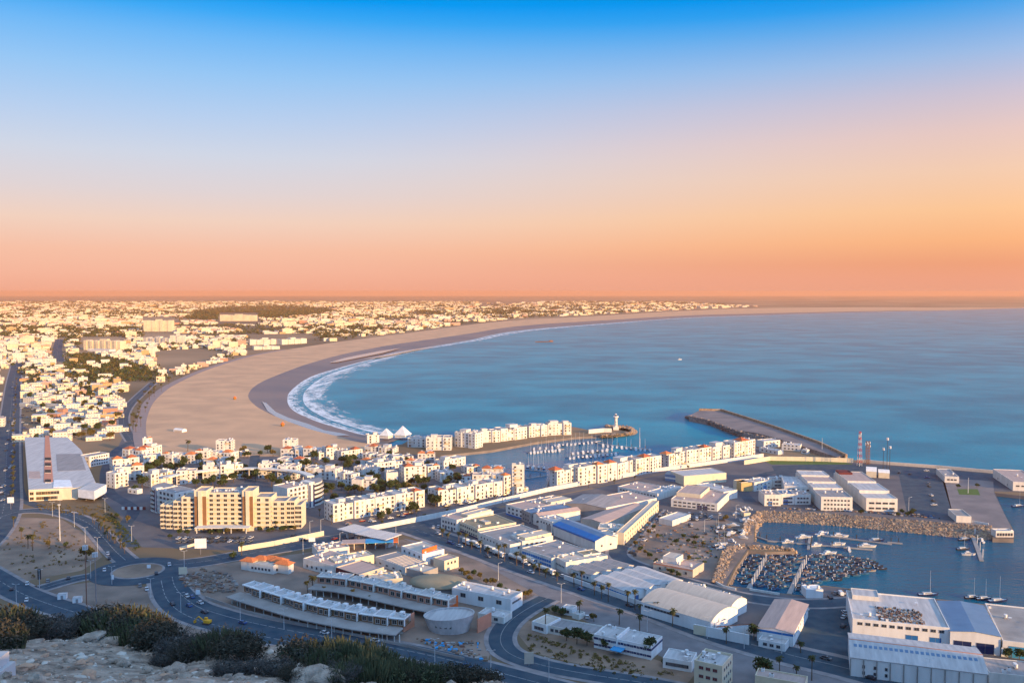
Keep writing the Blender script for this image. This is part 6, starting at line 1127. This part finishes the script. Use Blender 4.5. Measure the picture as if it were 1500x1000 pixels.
def surf(name, la, lb, z, m, rows=6):
    A4 = smooth_line([P(a, b, z) for a, b in la], 10); B4 = smooth_line([P(a, b, z) for a, b in lb], 10); n = len(A4); mb = MB(); vs = []
    for r in range(rows + 1): vs += [tuple(p.lerp(q, r / rows)) for p, q in zip(A4, B4)]
    mb.add(vs, [(r * n + i, r * n + i + 1, (r + 1) * n + i + 1, (r + 1) * n + i) for r in range(rows) for i in range(n - 1)], m)
    o = structure(name, mb); uvl = o.data.uv_layers.new(name='UVMap'); acc = [0]
    for i in range(n - 1): acc.append(acc[-1] + (A4[i + 1] - A4[i]).length / 1000)
    for l in o.data.loops: k = l.vertex_index; uvl.data[l.index].uv = (acc[k % n], (k // n) / rows)
    return o
outer = [(640, 643), (600, 632), (560, 622), (520, 608), (498, 592), (490, 578), (500, 562), (525, 546), (560, 532), (592, 521), (628, 512), (660, 506.3), (688, 501.5), (716, 497.4), (740, 492), (768, 487), (818, 481), (893, 474.8), (970, 468.6), (1035, 464.9), (1101, 462.7), (1208, 459.2), (1313, 456.5), (1394, 455.2), (1500, 451.7), (1640, 450.1)]
inner_f = [(x - (3 if x < 640 else 1), y + (2 if x > 500 and y > 600 else .3)) for x, y in C_foam]
mido = [((a[0] * .6 + b[0] * .4), (a[1] * .6 + b[1] * .4)) for a, b in zip(C_foam, outer)]
surf('surf', inner_f, mido, WZ + .12, 'surf', 6)
surf('surf', mid(C_foam, outer, .3), outer, WZ + .06, 'shallow', 6)
pool = bpy.data.materials.new('pool'); pool.use_nodes = True; b = pool.node_tree.nodes['Principled BSDF']; b.inputs['Base Color'].default_value = (.15, .22, .30, 1); b.inputs['Roughness'].default_value = .12; M['pool'] = pool
for nm, pts in (('tidal_pool', [(384, 588), (390, 590), (404, 603), (424, 612), (450, 620), (476, 630), (500, 634), (512, 637), (488, 638), (462, 631), (436, 622), (408, 612), (392, 602)]), ('tidal_pool', [(482, 531), (505, 524), (530, 519), (556, 514), (588, 509.5), (560, 517), (520, 525), (495, 530)]), ('tidal_pool', [(530, 526), (570, 519), (610, 511), (640, 507), (605, 513.5), (560, 523)])):
    sheet(nm, pts, 'pool', -.02 if pts[0][0] == 384 else .0).location.z = 0.05 if pts[0][0] != 384 else .02
# thin breaking wave lines out in the bay
for lb, pts in ():
    l2 = [(x + 5, y - 1) for x, y in pts]; surf(lb, pts, l2, WZ + .14, 'shallow', 3)

# ================================================================== the town behind the beach
def city_mat(name, c, c2=None):
    m = mat(name, c, c2, scale=.05); t = m.node_tree; b = t.nodes['Principled BSDF']; prev = b.inputs['Base Color'].links[0].from_socket
    tc = t.nodes.new('ShaderNodeTexCoord'); sp = t.nodes.new('ShaderNodeSeparateXYZ'); t.links.new(tc.outputs['Object'], sp.inputs[0]); sn = t.nodes.new('ShaderNodeSeparateXYZ'); t.links.new(tc.outputs['Normal'], sn.inputs[0])
    def mt(op, a, b_=None):
        q = t.nodes.new('ShaderNodeMath'); q.operation = op
        for i, v in enumerate((a, b_)):
            if v is None: continue
            if isinstance(v, (int, float)): q.inputs[i].default_value = v
            else: t.links.new(v, q.inputs[i])
        return q.outputs[0]
    isx = mt('GREATER_THAN', mt('ABSOLUTE', sn.outputs[0]), .5); u = mt('ADD', mt('MULTIPLY', sp.outputs[1], isx), mt('MULTIPLY', sp.outputs[0], mt('SUBTRACT', 1, isx)))
    def band(v, per, lo, hi): f = mt('FRACT', mt('DIVIDE', v, per)); return mt('MULTIPLY', mt('GREATER_THAN', f, lo), mt('LESS_THAN', f, hi))
    mask = mt('MULTIPLY', mt('MULTIPLY', band(u, 3.3, .3, .66), band(sp.outputs[2], 3.1, .35, .78)), mt('LESS_THAN', mt('ABSOLUTE', sn.outputs[2]), .5))
    x = t.nodes.new('ShaderNodeMix'); x.data_type = 'RGBA'; x.inputs[7].default_value = (.24, .19, .15, 1); t.links.new(mask, x.inputs[0]); t.links.new(prev, x.inputs[6]); t.links.new(x.outputs[2], b.inputs['Base Color'])
for n_, c in (('town_white', (.76, .69, .57)), ('town_cream', (.82, .68, .45)), ('town_ochre', (.60, .38, .17)), ('town_pink', (.55, .34, .25)), ('town_salmon', (.50, .24, .15))): city_mat(n_, c)
def W2P(x, y, z=0):
    dz = z - CAMH; cy = y * math.cos(PITCH) - dz * math.sin(PITCH); cz = y * math.sin(PITCH) + dz * math.cos(PITCH); return 750 + F * x / cy, 500 - F * cz / cy
def prom_y(px):
    for a, b in zip(C_prom[4:], C_prom[5:]):
        if a[0] <= px <= b[0]: return a[1] + (b[1] - a[1]) * (px - a[0]) / (b[0] - a[0])
    return 400 if px > 1640 else 700
PARKS = [[(275, 466), (290, 455), (330, 450), (400, 448), (480, 452), (490, 456), (450, 462), (380, 467), (300, 470)], [(420, 494), (440, 479), (500, 474), (560, 474), (592, 482), (540, 489), (470, 498)], [(72, 497), (92, 481), (150, 478), (212, 480), (208, 494), (176, 494), (118, 495), (112, 508)], [(90, 548), (92, 528), (108, 517), (150, 522), (205, 534), (238, 548), (214, 558), (150, 560), (100, 560)], [(85, 588), (100, 570), (138, 562), (142, 582), (118, 592)], [(180, 515), (205, 505), (300, 500), (290, 512), (220, 520)], [(0, 478), (30, 476), (70, 482), (60, 492), (0, 494)], [(690, 455), (800, 449), (830, 452), (760, 460), (700, 462)], [(30, 545), (60, 535), (84, 540), (80, 556), (40, 560)]]
CLEAR = [[(-5, 545), (30, 530), (34, 560), (29, 640), (28, 740), (-10, 740)], [(28, 586), (56, 584), (58, 638), (28, 640)], [(70, 498), (100, 494), (98, 530), (78, 535)], [(205, 464), (256, 464), (256, 492), (205, 492)], [(112, 494), (184, 494), (184, 519), (112, 519)], [(316, 458), (382, 458), (382, 476), (316, 476)], [(358, 490), (465, 488), (465, 512), (358, 520)], [(205, 490), (275, 488), (275, 506), (205, 506)], [(225, 515), (290, 510), (330, 516), (300, 535), (240, 545), (225, 530)]]
TA = R(24); ca, sa = math.cos(TA), math.sin(TA); houses = []; trees = []; rc_ = random.Random(11)
def try_at(x, y, pitch):
    px, py = W2P(x, y)
    if px < -60 or px > 1120 or py > 648 or py > prom_y(px) - (9 if py > 540 else 5 if py > 500 else 2.0): return
    if py > 560 and px > 184 - (py - 560) * .2: return
    if any(inpoly(px, py, q) for q in CLEAR): return
    nz = noise.noise(Vector((x / 420, y / 420, 2)))
    park = any(inpoly(px, py, q) for q in PARKS)
    right = max(0, (px - 760) / 320)
    if park and (inpoly(px, py, PARKS[0]) and py < 466 or rc_.random() < (.9 if inpoly(px, py, PARKS[3]) else .5)): trees.append((x, y, px, py)); return
    coastgap = prom_y(px) - py
    if px > 700 and coastgap > 24: 
        if rc_.random() < .93: return
    if nz < (-.48 if py > 500 else -.2) + right * .4 * (1 if coastgap > 12 else 0): 
        if rc_.random() < .5: trees.append((x, y, px, py))
        return
    if rc_.random() < (.36 if pitch < 40 else .3): trees.append((x, y, px, py)); return
    warm = min(1, max(0, (530 - py) / 60)); r_ = rc_.random()
    c = 'town_white' if r_ < .55 - .35 * warm else 'town_cream' if r_ < .84 - .02 * warm else 'town_ochre' if r_ < .91 else 'town_pink' if r_ < .97 else 'town_salmon'
    big = rc_.random() < .1; fl_ = rc_.choice([1, 1, 2, 2, 3, 3] if not big else [3, 4, 6] if y > 1700 else [2, 3]); 
    houses.append((x, y, px, py, pitch * rc_.uniform(.5, .92) * (1.5 if big else 1), pitch * rc_.uniform(.45, .85), 3.1 * fl_ + .7, c))
y = 930.0
while y < 14000:
    pitch = 19.5 if y < 2600 else 30 if y < 4200 else 44 if y < 7000 else 75
    x = -.66 * y
    while x < min(.32 * y, 2600): 
        gx, gy = x, y
        try_at(gx + rc_.uniform(-.25, .25) * pitch, gy + rc_.uniform(-.25, .25) * pitch, pitch); x += pitch * (1.0 if y < 5000 else 1.2)
    y += pitch * (1.0 if y < 3000 else 1.25)
# also warm low town rows of villas: keep 290 largest as things of their own
houses.sort(key=lambda h: -(h[3] - YH)); near_h, far_h = houses[:285], houses[285:]
zone = lambda px, py: ('between the market hall and the park' if px < 150 else 'beside the beach road') if py > 575 else ('left of the tall twin slab hotel' if px < 200 else 'behind the beach promenade') if py > 500 else 'in the middle of the town'
cword = {'town_white': 'white', 'town_cream': 'cream', 'town_ochre': 'ochre', 'town_pink': 'pinkish', 'town_salmon': 'terracotta'}
for x, y, px, py, w_, d_, h_, c in near_h:
    nm = 'town_house'; t_ = thing(nm, (x, y, 0), TA, '%s flat roofed house of %d storeys %s' % (cword[c], max(1, round(h_ / 3.1)), zone(px, py)), 'house', 'houses of the town nearest the marina')
    m = MB(); m.box(-w_ / 2, w_ / 2, -d_ / 2, d_ / 2, 0, h_, c); r = rc_.random()
    if r < .4: m.box(w_ / 2, w_ / 2 + w_ * .35, -d_ * .3, d_ / 2 - .3, 0, h_ * .6, c, 'roof_cream')
    m.build('wall', t_)
    m = MB(); m.box(-w_ / 2 + .35, w_ / 2 - .35, -d_ / 2 + .35, d_ / 2 - .35, h_ + .01, h_ + .12, rc_.choice(['roof_grey', 'roof_pink', 'roof_cream', 'roof_light', 'tile_red'] if c != 'town_white' else ['roof_pink', 'roof_cream', 'roof_light'])); m.build('roof', t_)
    if r > .35: m = MB(); a = rc_.uniform(-.25, .1); m.box(a * w_, a * w_ + min(4, w_ * .35), 0, min(4, d_ * .4), h_ + .1, h_ + 2.4, c); m.build('penthouse', t_)
tm = MB()
for x, y, px, py, w_, d_, h_, c in far_h:
    lx, ly = x * ca + y * sa, -x * sa + y * ca; tm.box(lx - w_ / 2, lx + w_ / 2, ly - d_ / 2, ly + d_ / 2, 0, h_, c, 'roof_cream' if (int(x) % 3) else 'roof_pink')
    if rc_.random() < .4: tm.box(lx - w_ * .2, lx + w_ * .15, ly - 1, ly + d_ * .3, h_, h_ + 2.6, c)
o = tm.build('distant_town'); o.rotation_euler = (0, 0, TA); tag(o, 'distant town of low pale blocks spreading back to the horizon', 'town', kind='stuff')
def town_block(label, A, B, D, h, cols, m_='town_cream', steps=(), cat='hotel', name='hotel'):
    b = Bl(name, label, A, B, D, h, cat); m = MB(); n = cols
    for i in range(n): x0, x1 = b.L * i / n, b.L * (i + 1) / n; m.box(x0, x1, (i % 2) * 2.0, D + .01 * i, 0, h - (i % 3) * .9, m_, 'roof_cream')
    b.part('wall', m); m = MB(); m.box(b.L * .4, b.L * .6, D * .3, D * .8, h - .5, h + 3.5, m_); b.part('penthouse', m)
    return b
town_block('tall twin slab hotel, biggest building of the town', (210, 469), (251, 469), 30, 45, 7)
town_block('long ribbed hotel slab left of the green park', (122, 498), (175, 499), 24, 27, 12)
b = Bl('hotel_podium', 'white podium at the foot of the ribbed hotel slab', (128, 511), (160, 512), 22, 6, 'building'); b.body('white', 'roof_light')
town_block('yellow slab block on the rise before the dark wood', (322, 461), (374, 461), 40, 34, 6)
town_block('pale row hotel below the twin slab hotel', (210, 494), (247, 495), 24, 20, 8, 'town_white')
town_block('small square hotel right of the pale row hotel', (249, 491), (268, 491), 24, 28, 4, 'town_white')
town_block('long white seafront hotel, upper row', (366, 497), (412, 496), 24, 17, 9, 'town_white')
town_block('white stepped seafront hotel on the beach edge', (372, 507), (410, 506), 30, 10, 6, 'town_white')
town_block('right white seafront hotel running along the beach', (413, 497), (450, 495), 26, 16, 8, 'town_white')
town_block('ochre sided block at the left edge above the trees', (36, 506), (72, 504), 24, 15, 3, 'town_ochre', cat='building', name='building')
town_block('low cream arcade block left of the ochre one', (-10, 509), (34, 507), 18, 11, 9, 'town_white', cat='building', name='building')
town_block('blue roofed long block above the seafront hotels', (318, 494), (362, 490), 24, 10, 4, 'town_white', cat='building', name='building')
town_block('curved white resort hall with red courts beside the parking lot', (50, 583), (92, 577), 20, 9, 5, 'town_white', cat='building', name='building')
town_block('long white sports club row above the parking lot', (28, 590), (120, 600), 6, 5, 9, 'town_white', cat='building', name='building')
town_block('orange and white low pavilion on the park edge', (84, 606), (118, 600), 18, 6, 3, 'town_salmon', cat='building', name='building')
# trees of the town
trees.sort(key=lambda q: -(q[3] - YH)); near_t, far_t = trees[:120], trees[120:]
for x, y, px, py in near_t:
    v = rc_.choice([0, 1, 2, 3, 4]); o = link('tree', None, None, (x, y, 0), rc_.random() * 6, rc_.uniform(1.1, 1.7)); tag(o, '%s tree standing among houses %s' % ('olive brown' if v in (2, 4) else 'dark green', zone(px, py)), 'tree', 'trees of the near town'); link('trunk', TREE[v][0], o); link('crown', TREE[v][1], o)
fm = MB(); rs = random.Random(5)
for x, y, px, py in far_t:
    dist = y; park = any(inpoly(px, py, q) for q in PARKS); k = (5 if park else 2) if dist < 7000 else 3
    for _ in range(k):
        r = rs.uniform(3, 5.5) * (1 if dist < 2600 else 1.5 if dist < 5000 else 2.6); sp_ = 23 if dist < 2600 else 32 if dist < 5000 else 60
        leaf_cloud(fm, (x + rs.uniform(-.5, .5) * sp_, y + rs.uniform(-.5, .5) * sp_, r * .7), r, 9, rs, 'leaf_warm' if rs.random() < .3 else 'leaf', .7, r * .42)
tag(fm.build('town_trees'), 'dark trees and woods spread between the distant town blocks', 'trees', kind='stuff')

# ================================================================== foreground of the hill
def hz_(x, y):
    i = max(k for k in range(len(xs)) if xs[k] <= x); j = max(k for k in range(len(ys)) if ys[k] <= y); i = min(i, nx - 2); j = min(j, len(ys) - 2)
    u_, v_ = (x - xs[i]) / (xs[i + 1] - xs[i]), (y - ys[j]) / (ys[j + 1] - ys[j]); g = lambda a, b: hv[(j + b) * nx + i + a][2]
    return (g(0, 0) * (1 - u_) + g(1, 0) * u_) * (1 - v_) + (g(0, 1) * (1 - u_) + g(1, 1) * u_) * v_
def onhill(px, py):
    a, b = (px - 750) / F, (500 - py) / F; dy = math.cos(PITCH) + b * math.sin(PITCH); dz = -math.sin(PITCH) + b * math.cos(PITCH); t = 8.0
    while t < 60:
        if CAMH + dz * t <= hz_(a * t, dy * t): return Vector((a * t, dy * t, hz_(a * t, dy * t)))
        t += .06
    return None
rs = random.Random(21); STN = ['rock', 'rock', 'rock', 'rock_warm', 'roof_cream']
def stone(mb, p, k, m, sub=1):
    bm = bmesh.new(); bmesh.ops.create_icosphere(bm, subdivisions=sub, radius=1); o3 = Vector((rs.random() * 50, rs.random() * 50, 0)); ax = Vector((rs.uniform(.7, 1.4), rs.uniform(.6, 1.1), rs.uniform(.4, .75))); q = Matrix.Rotation(rs.random() * 6.28, 3, 'Z')
    vs = [p + q @ Vector((v.co.x * ax.x, v.co.y * ax.y, v.co.z * ax.z)) * k * (1 + .55 * noise.noise(v.co * 1.3 + o3)) for v in bm.verts]; mb.add(vs, [tuple(v.index for v in f.verts) for f in bm.faces], m); bm.free()
rub = MB(); cnt = 0
for _ in range(11000):
    x, y = rs.uniform(-19, 3), rs.uniform(12, 33); px, py = W2P(x, y, hz_(x, y))
    if px < -30 or px > 820 or y > dcrest(x, y) + 4: continue
    k = .022 + .10 * rs.random() ** 6 + .012 * (y / 20); stone(rub, Vector((x, y, hz_(x, y) + k * .1)), k, rs.choice(STN), 1)
tag(rub.build('rubble'), 'loose pale stones and gravel covering the near slope', 'rubble', kind='stuff')
for px, py, k, mm, lb in [(66, 962, .17, 'rock_warm', 'orange tinted stone left of centre in the near rubble'), (34, 980, .26, 'rock_warm', 'pinkish boulder near the pale parapet'), (45, 978, .2, 'rock_warm', 'tan stone touching the pinkish boulder'), (118, 972, .2, 'rock_warm', 'upright tan stone in the near rubble'), (128, 994, .3, 'rock_warm', 'salmon boulder on the bottom edge'), (52, 998, .3, 'rock', 'whitish boulder on the bottom edge'), (130, 940, .55, 'rock', 'wide grey outcrop below the big dark bush'), (160, 942, .5, 'rock', 'right half of the grey outcrop below the bush'), (95, 930, .5, 'rock', 'low grey rock between the left bushes'), (222, 952, .28, 'rock', 'pale rock at the foot of the big bush'), (258, 984, .4, 'rock', 'white crumbly rock below the grey thicket'), (290, 935, .45, 'rock', 'broken white ledge beside the grey thicket'), (455, 996, .6, 'rock', 'long pale slab at the bottom left of the spurge clumps'), (480, 1000, .5, 'rock', 'pale slab end at the bottom edge'), (215, 985, .3, 'rock', 'grey angular stone in the middle of the rubble'), (560, 988, .3, 'rock', 'grey rock half hidden between spurge clumps'), (180, 975, .3, 'rock', 'flat grey stone in the rubble')]:
    p = onhill(px, min(py, 999))
    if p is None: continue
    k *= .5; m = MB(); stone(m, Vector((0, 0, k * .15)), k, mm, 3); o = m.build('boulder'); o.location = p; tag(o, lb, 'boulder')
def spurge(n, r, h, seed):
    rs2 = random.Random(seed); mb = MB()
    for _ in range(n):
        a, d = rs2.random() * 6.28, r * math.sqrt(rs2.random()); x, y = d * math.cos(a), d * math.sin(a) * .7; hh = h * rs2.uniform(.55, 1.05) * (1 - .35 * (d / r) ** 2); lx, ly = x * .25 + rs2.uniform(-.06, .06), y * .25 + rs2.uniform(-.06, .06); w_ = .016 + .014 * rs2.random()
        p0, p1, p2 = (x, y, -.15), (x + lx * .4, y + ly * .4, hh * .55), (x + lx, y + ly, hh); mb.tube(p0, p1, w_, 'spurge', 4, w_ * 1.1); mb.tube(p1, p2, w_ * 1.1, 'spurge', 4, w_ * .35)
        if rs2.random() < .5: q = (x + lx * .4 + rs2.uniform(-.1, .1), y + ly * .4 + rs2.uniform(-.1, .1), hh * .95); mb.tube(p1, q, w_ * .8, 'spurge', 4, w_ * .3)
    return mb.data('stems')
def thicket(n, r, h, seed, m_):
    rs2 = random.Random(seed); mb = MB()
    for _ in range(n):
        a, d = rs2.random() * 6.28, r * .35 * math.sqrt(rs2.random()); p = Vector((d * math.cos(a), d * math.sin(a), -.1)); dr = Vector((math.cos(a) * rs2.uniform(.2, 1.1), math.sin(a) * rs2.uniform(.2, 1.1), 1)).normalized(); L = h * rs2.uniform(.6, 1.15); q = p + dr * L * .5; mb.tube(p, q, .009, m_, 3, .006)
        for _k in range(4): e = q + (dr + Vector((rs2.gauss(0, .45), rs2.gauss(0, .45), rs2.gauss(0, .3)))).normalized() * L * .5 * rs2.uniform(.4, 1); mb.tube(q, e, .006, m_, 3, .003); f_ = e + Vector((rs2.gauss(0, .08), rs2.gauss(0, .08), rs2.gauss(0, .08))); mb.tube(e, f_, .01, m_, 3, .003)
    return mb.data('twigs')
def leafy(n, r, h, seed, m_):
    rs2 = random.Random(seed); mb = MB()
    for k in range(6): a = k * 1.05; leaf_cloud(mb, (math.cos(a) * r * .5, math.sin(a) * r * .4, h * rs2.uniform(.35, .6)), r * .55, n // 6, rs2, m_, h / r * .9, .045)
    return mb.data('foliage')
SPU = [spurge(230, .75, .8, 1), spurge(170, .6, .65, 2)]; THI = [thicket(190, .9, .75, 3, 'twig'), thicket(230, .9, .8, 4, 'twig_dark')]; LEA = [leafy(1500, .8, .7, 5, 'twig_dark'), leafy(1400, .75, .55, 6, 'spurge'), leafy(1200, .7, .5, 7, 'twig')]
SH = [(12, 932, 1.35, [SPU[0], LEA[0]], 'dark spurge bush at the far left edge of the slope'), (34, 938, 1.1, [LEA[0], THI[1]], 'brown black bush beside the left edge bush'), (3, 948, 1.2, [LEA[0], SPU[1]], 'low dark bush in the left corner above the parapet'), (60, 936, .9, [THI[0], LEA[2]], 'grey twiggy bush right of the left edge bushes'), (88, 934, .9, [LEA[2], THI[0]], 'rounded grey brown bush over the low rock'), (112, 922, .8, [THI[0], LEA[2]], 'pale dry bush on the crest behind the low rock'), (78, 918, .8, [LEA[2]], 'small grey bush on the crest at left'), (150, 930, 1.35, [LEA[0], THI[1]], 'left part of the big dark bush on the crest'), (176, 936, 1.5, [LEA[0], SPU[0]], 'tallest dark bush on the crest with green tips'), (205, 944, 1.5, [SPU[0], LEA[0]], 'green streaked spurge in the big dark thicket'), (232, 950, 1.25, [LEA[0], THI[1]], 'right end of the big dark thicket'), (262, 962, 1.2, [THI[0], LEA[2]], 'tangled grey thicket right of the big dark bush'), (285, 968, 1.1, [THI[0], THI[1]], 'grey dead thicket in the slope middle'), (300, 955, 1.0, [SPU[1], THI[0]], 'thin spurge rising from the grey thicket'), (325, 960, 1.25, [SPU[0], THI[1]], 'spurge clump with upright stems left of the brown bush'), (352, 966, 1.2, [LEA[0], THI[1]], 'round brown bush in the middle of the slope'), (335, 990, .9, [THI[0], LEA[2]], 'grey green dry shrub on the bottom edge'), (375, 985, .8, [THI[0]], 'thin dead shrub below the round brown bush'), (405, 988, .9, [THI[0], LEA[2]], 'twiggy shrub left of the pale slab'), (440, 972, 1.2, [LEA[0], SPU[1]], 'dark purple brown bush left of the spurge row'), (468, 976, 1.15, [SPU[0], THI[0]], 'spurge clump over the dark bush'), (498, 978, 1.35, [SPU[0], LEA[1]], 'tall spurge clump with bright stems'), (525, 980, 1.35, [SPU[0], SPU[1]], 'tallest upright spurge clump on the slope'), (552, 988, 1.3, [SPU[0], LEA[1]], 'spurge clump sloping down to the right'), (535, 997, 1.2, [SPU[1], SPU[0]], 'spurge clump on the bottom edge, left'), (500, 998, 1.0, [THI[0], SPU[1]], 'grey spurge clump beside the long pale slab'), (580, 998, 1.1, [SPU[0], LEA[1]], 'spurge clump on the bottom edge, middle'), (607, 998, 1.0, [SPU[0], THI[1]], 'spurge clump on the bottom edge, right'), (634, 999, 1.0, [SPU[1], LEA[1]], 'low spurge clump right of the bottom edge row'), (660, 999, .9, [LEA[0], SPU[1]], 'brown green bush near the end of the slope'), (688, 999, .8, [LEA[0], THI[1]], 'last brown bush at the right end of the slope'), (720, 999, .6, [LEA[0]], 'tiny bush tip at the very right end of the slope'), (240, 975, .7, [THI[0], LEA[2]], 'small dry shrub among the stones'), (430, 996, .8, [THI[1]], 'dark twigs above the pale slab')]
for px, py, s, parts, lb in SH:
    p = onhill(px, py) or onhill(px, 999)
    if p is None:
        x = (px - 750) / F * 13.5; p = Vector((x, 13.5, hz_(x, 13.5)))
    o = tag(link('shrub', None, None, p, rs.random() * 6.28, s * 1.0 * .62 * (p.y / 19)), lb, 'shrub')
    for i, me in enumerate(parts): link(me.name.split('.')[0], me, o, (0, 0, 0), i * 1.3)
p = onhill(2, 990); m = MB(); m.box(-1.2, .16, -.3, .3, -.5, .12, 'roof_light'); m.box(-1.2, .08, -.27, .27, .12, .3, 'roof_light'); o = m.build('parapet'); o.location = (p.x - .1, p.y, p.z); tag(o, 'pale painted stone block at the bottom left corner', 'parapet')

# loose material on the building site and in the yards
for lb, poly, n, mats_, sz in [('heaps of rubble and timber on the building site', [(262, 845), (300, 832), (345, 845), (350, 868), (300, 868), (270, 860)], 240, ['concrete', 'rust', 'wood', 'dirt_light', 'stone_fill', 'stone_fill'], 1.1), ('building material strewn round the bowl shaped hall', [(610, 935), (640, 940), (700, 940), (712, 968), (640, 950)], 160, ['concrete', 'rust', 'wood', 'sky_blue_paint', 'stone_fill'], 1.1), ('nets, crates and drums lying about the boat yard', [(960, 775), (1050, 768), (1085, 775), (1060, 815), (1020, 835), (960, 810)], 200, ['wood', 'rust', 'boat_blue', 'dark_metal', 'concrete', 'leaf'], 1.0), ('fishing gear stacked along the harbour road above the boulders', [(1115, 744), (1200, 746), (1300, 752), (1380, 760), (1380, 756), (1200, 742)], 200, ['wood', 'rust', 'concrete', 'roof_light', 'dark_metal', 'boat_blue'], 1.0), ('goods and bins along the kerbs of the port estate', [(900, 790), (960, 745), (985, 750), (930, 815)], 120, ['wood', 'roof_light', 'dark_metal', 'boat_blue'], 1.2), ('crates and nets on the quay by the packed boats', [(1215, 868), (1250, 862), (1290, 870), (1262, 876)], 90, ['wood', 'rust', 'boat_blue', 'roof_light'], 1.1)]:
    mb = MB(); r9 = random.Random(n); pp = [P(a, b_).xy for a, b_ in poly]; c0 = sum(pp, Vector((0, 0))) / len(pp)
    for _ in range(n):
        k = r9.randrange(len(pp)); a, b_ = r9.random(), r9.random()
        if a + b_ > 1: a, b_ = 1 - a, 1 - b_
        p = c0 + (pp[k] - c0) * a + (pp[(k + 1) % len(pp)] - c0) * b_; w_, d_, h_ = (sz * r9.uniform(.2, 1) for _q in range(3)); mb.box(p.x - w_, p.x + w_, p.y - d_, p.y + d_, .02, .15 + h_ * .7, r9.choice(mats_))
    tag(mb.build('clutter'), lb, 'clutter', kind='stuff')

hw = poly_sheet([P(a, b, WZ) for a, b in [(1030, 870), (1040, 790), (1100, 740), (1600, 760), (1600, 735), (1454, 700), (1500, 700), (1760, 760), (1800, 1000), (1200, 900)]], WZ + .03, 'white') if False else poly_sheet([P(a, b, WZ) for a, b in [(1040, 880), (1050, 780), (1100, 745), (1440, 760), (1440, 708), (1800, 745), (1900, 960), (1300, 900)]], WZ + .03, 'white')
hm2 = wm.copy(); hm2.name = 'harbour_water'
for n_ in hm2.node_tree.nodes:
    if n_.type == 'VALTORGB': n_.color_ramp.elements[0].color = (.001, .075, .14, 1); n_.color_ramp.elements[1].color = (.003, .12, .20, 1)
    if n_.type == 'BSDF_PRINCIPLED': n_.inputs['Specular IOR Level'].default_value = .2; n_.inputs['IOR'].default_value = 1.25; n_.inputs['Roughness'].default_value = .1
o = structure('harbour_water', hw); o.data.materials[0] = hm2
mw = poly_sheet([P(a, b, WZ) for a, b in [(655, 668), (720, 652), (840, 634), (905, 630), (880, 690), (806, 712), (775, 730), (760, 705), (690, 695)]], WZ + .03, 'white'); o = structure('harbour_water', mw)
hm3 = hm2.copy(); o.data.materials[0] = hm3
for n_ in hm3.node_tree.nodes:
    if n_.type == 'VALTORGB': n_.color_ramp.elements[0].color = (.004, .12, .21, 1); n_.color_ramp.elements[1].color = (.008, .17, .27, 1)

# ------------------------------------------------------------------ haze
hz = MB(); hz.box(-far - 40, far + 40, -2100, far + 100, -12, 170, 'white'); hzo = hz.build('haze'); tag(hzo, 'warm sunset haze over the plain and bay', 'haze', kind='stuff')
vm = bpy.data.materials.new('haze'); vm.use_nodes = True; t = vm.node_tree; t.nodes.clear()
o_ = t.nodes.new('ShaderNodeOutputMaterial'); v = t.nodes.new('ShaderNodeVolumePrincipled'); v.inputs['Color'].default_value = (.95, .47, .26, 1); v.inputs['Density'].default_value = 4.3e-5; v.inputs['Anisotropy'].default_value = .1
t.links.new(v.outputs[0], o_.inputs['Volume']); hzo.data.materials.clear(); hzo.data.materials.append(vm)
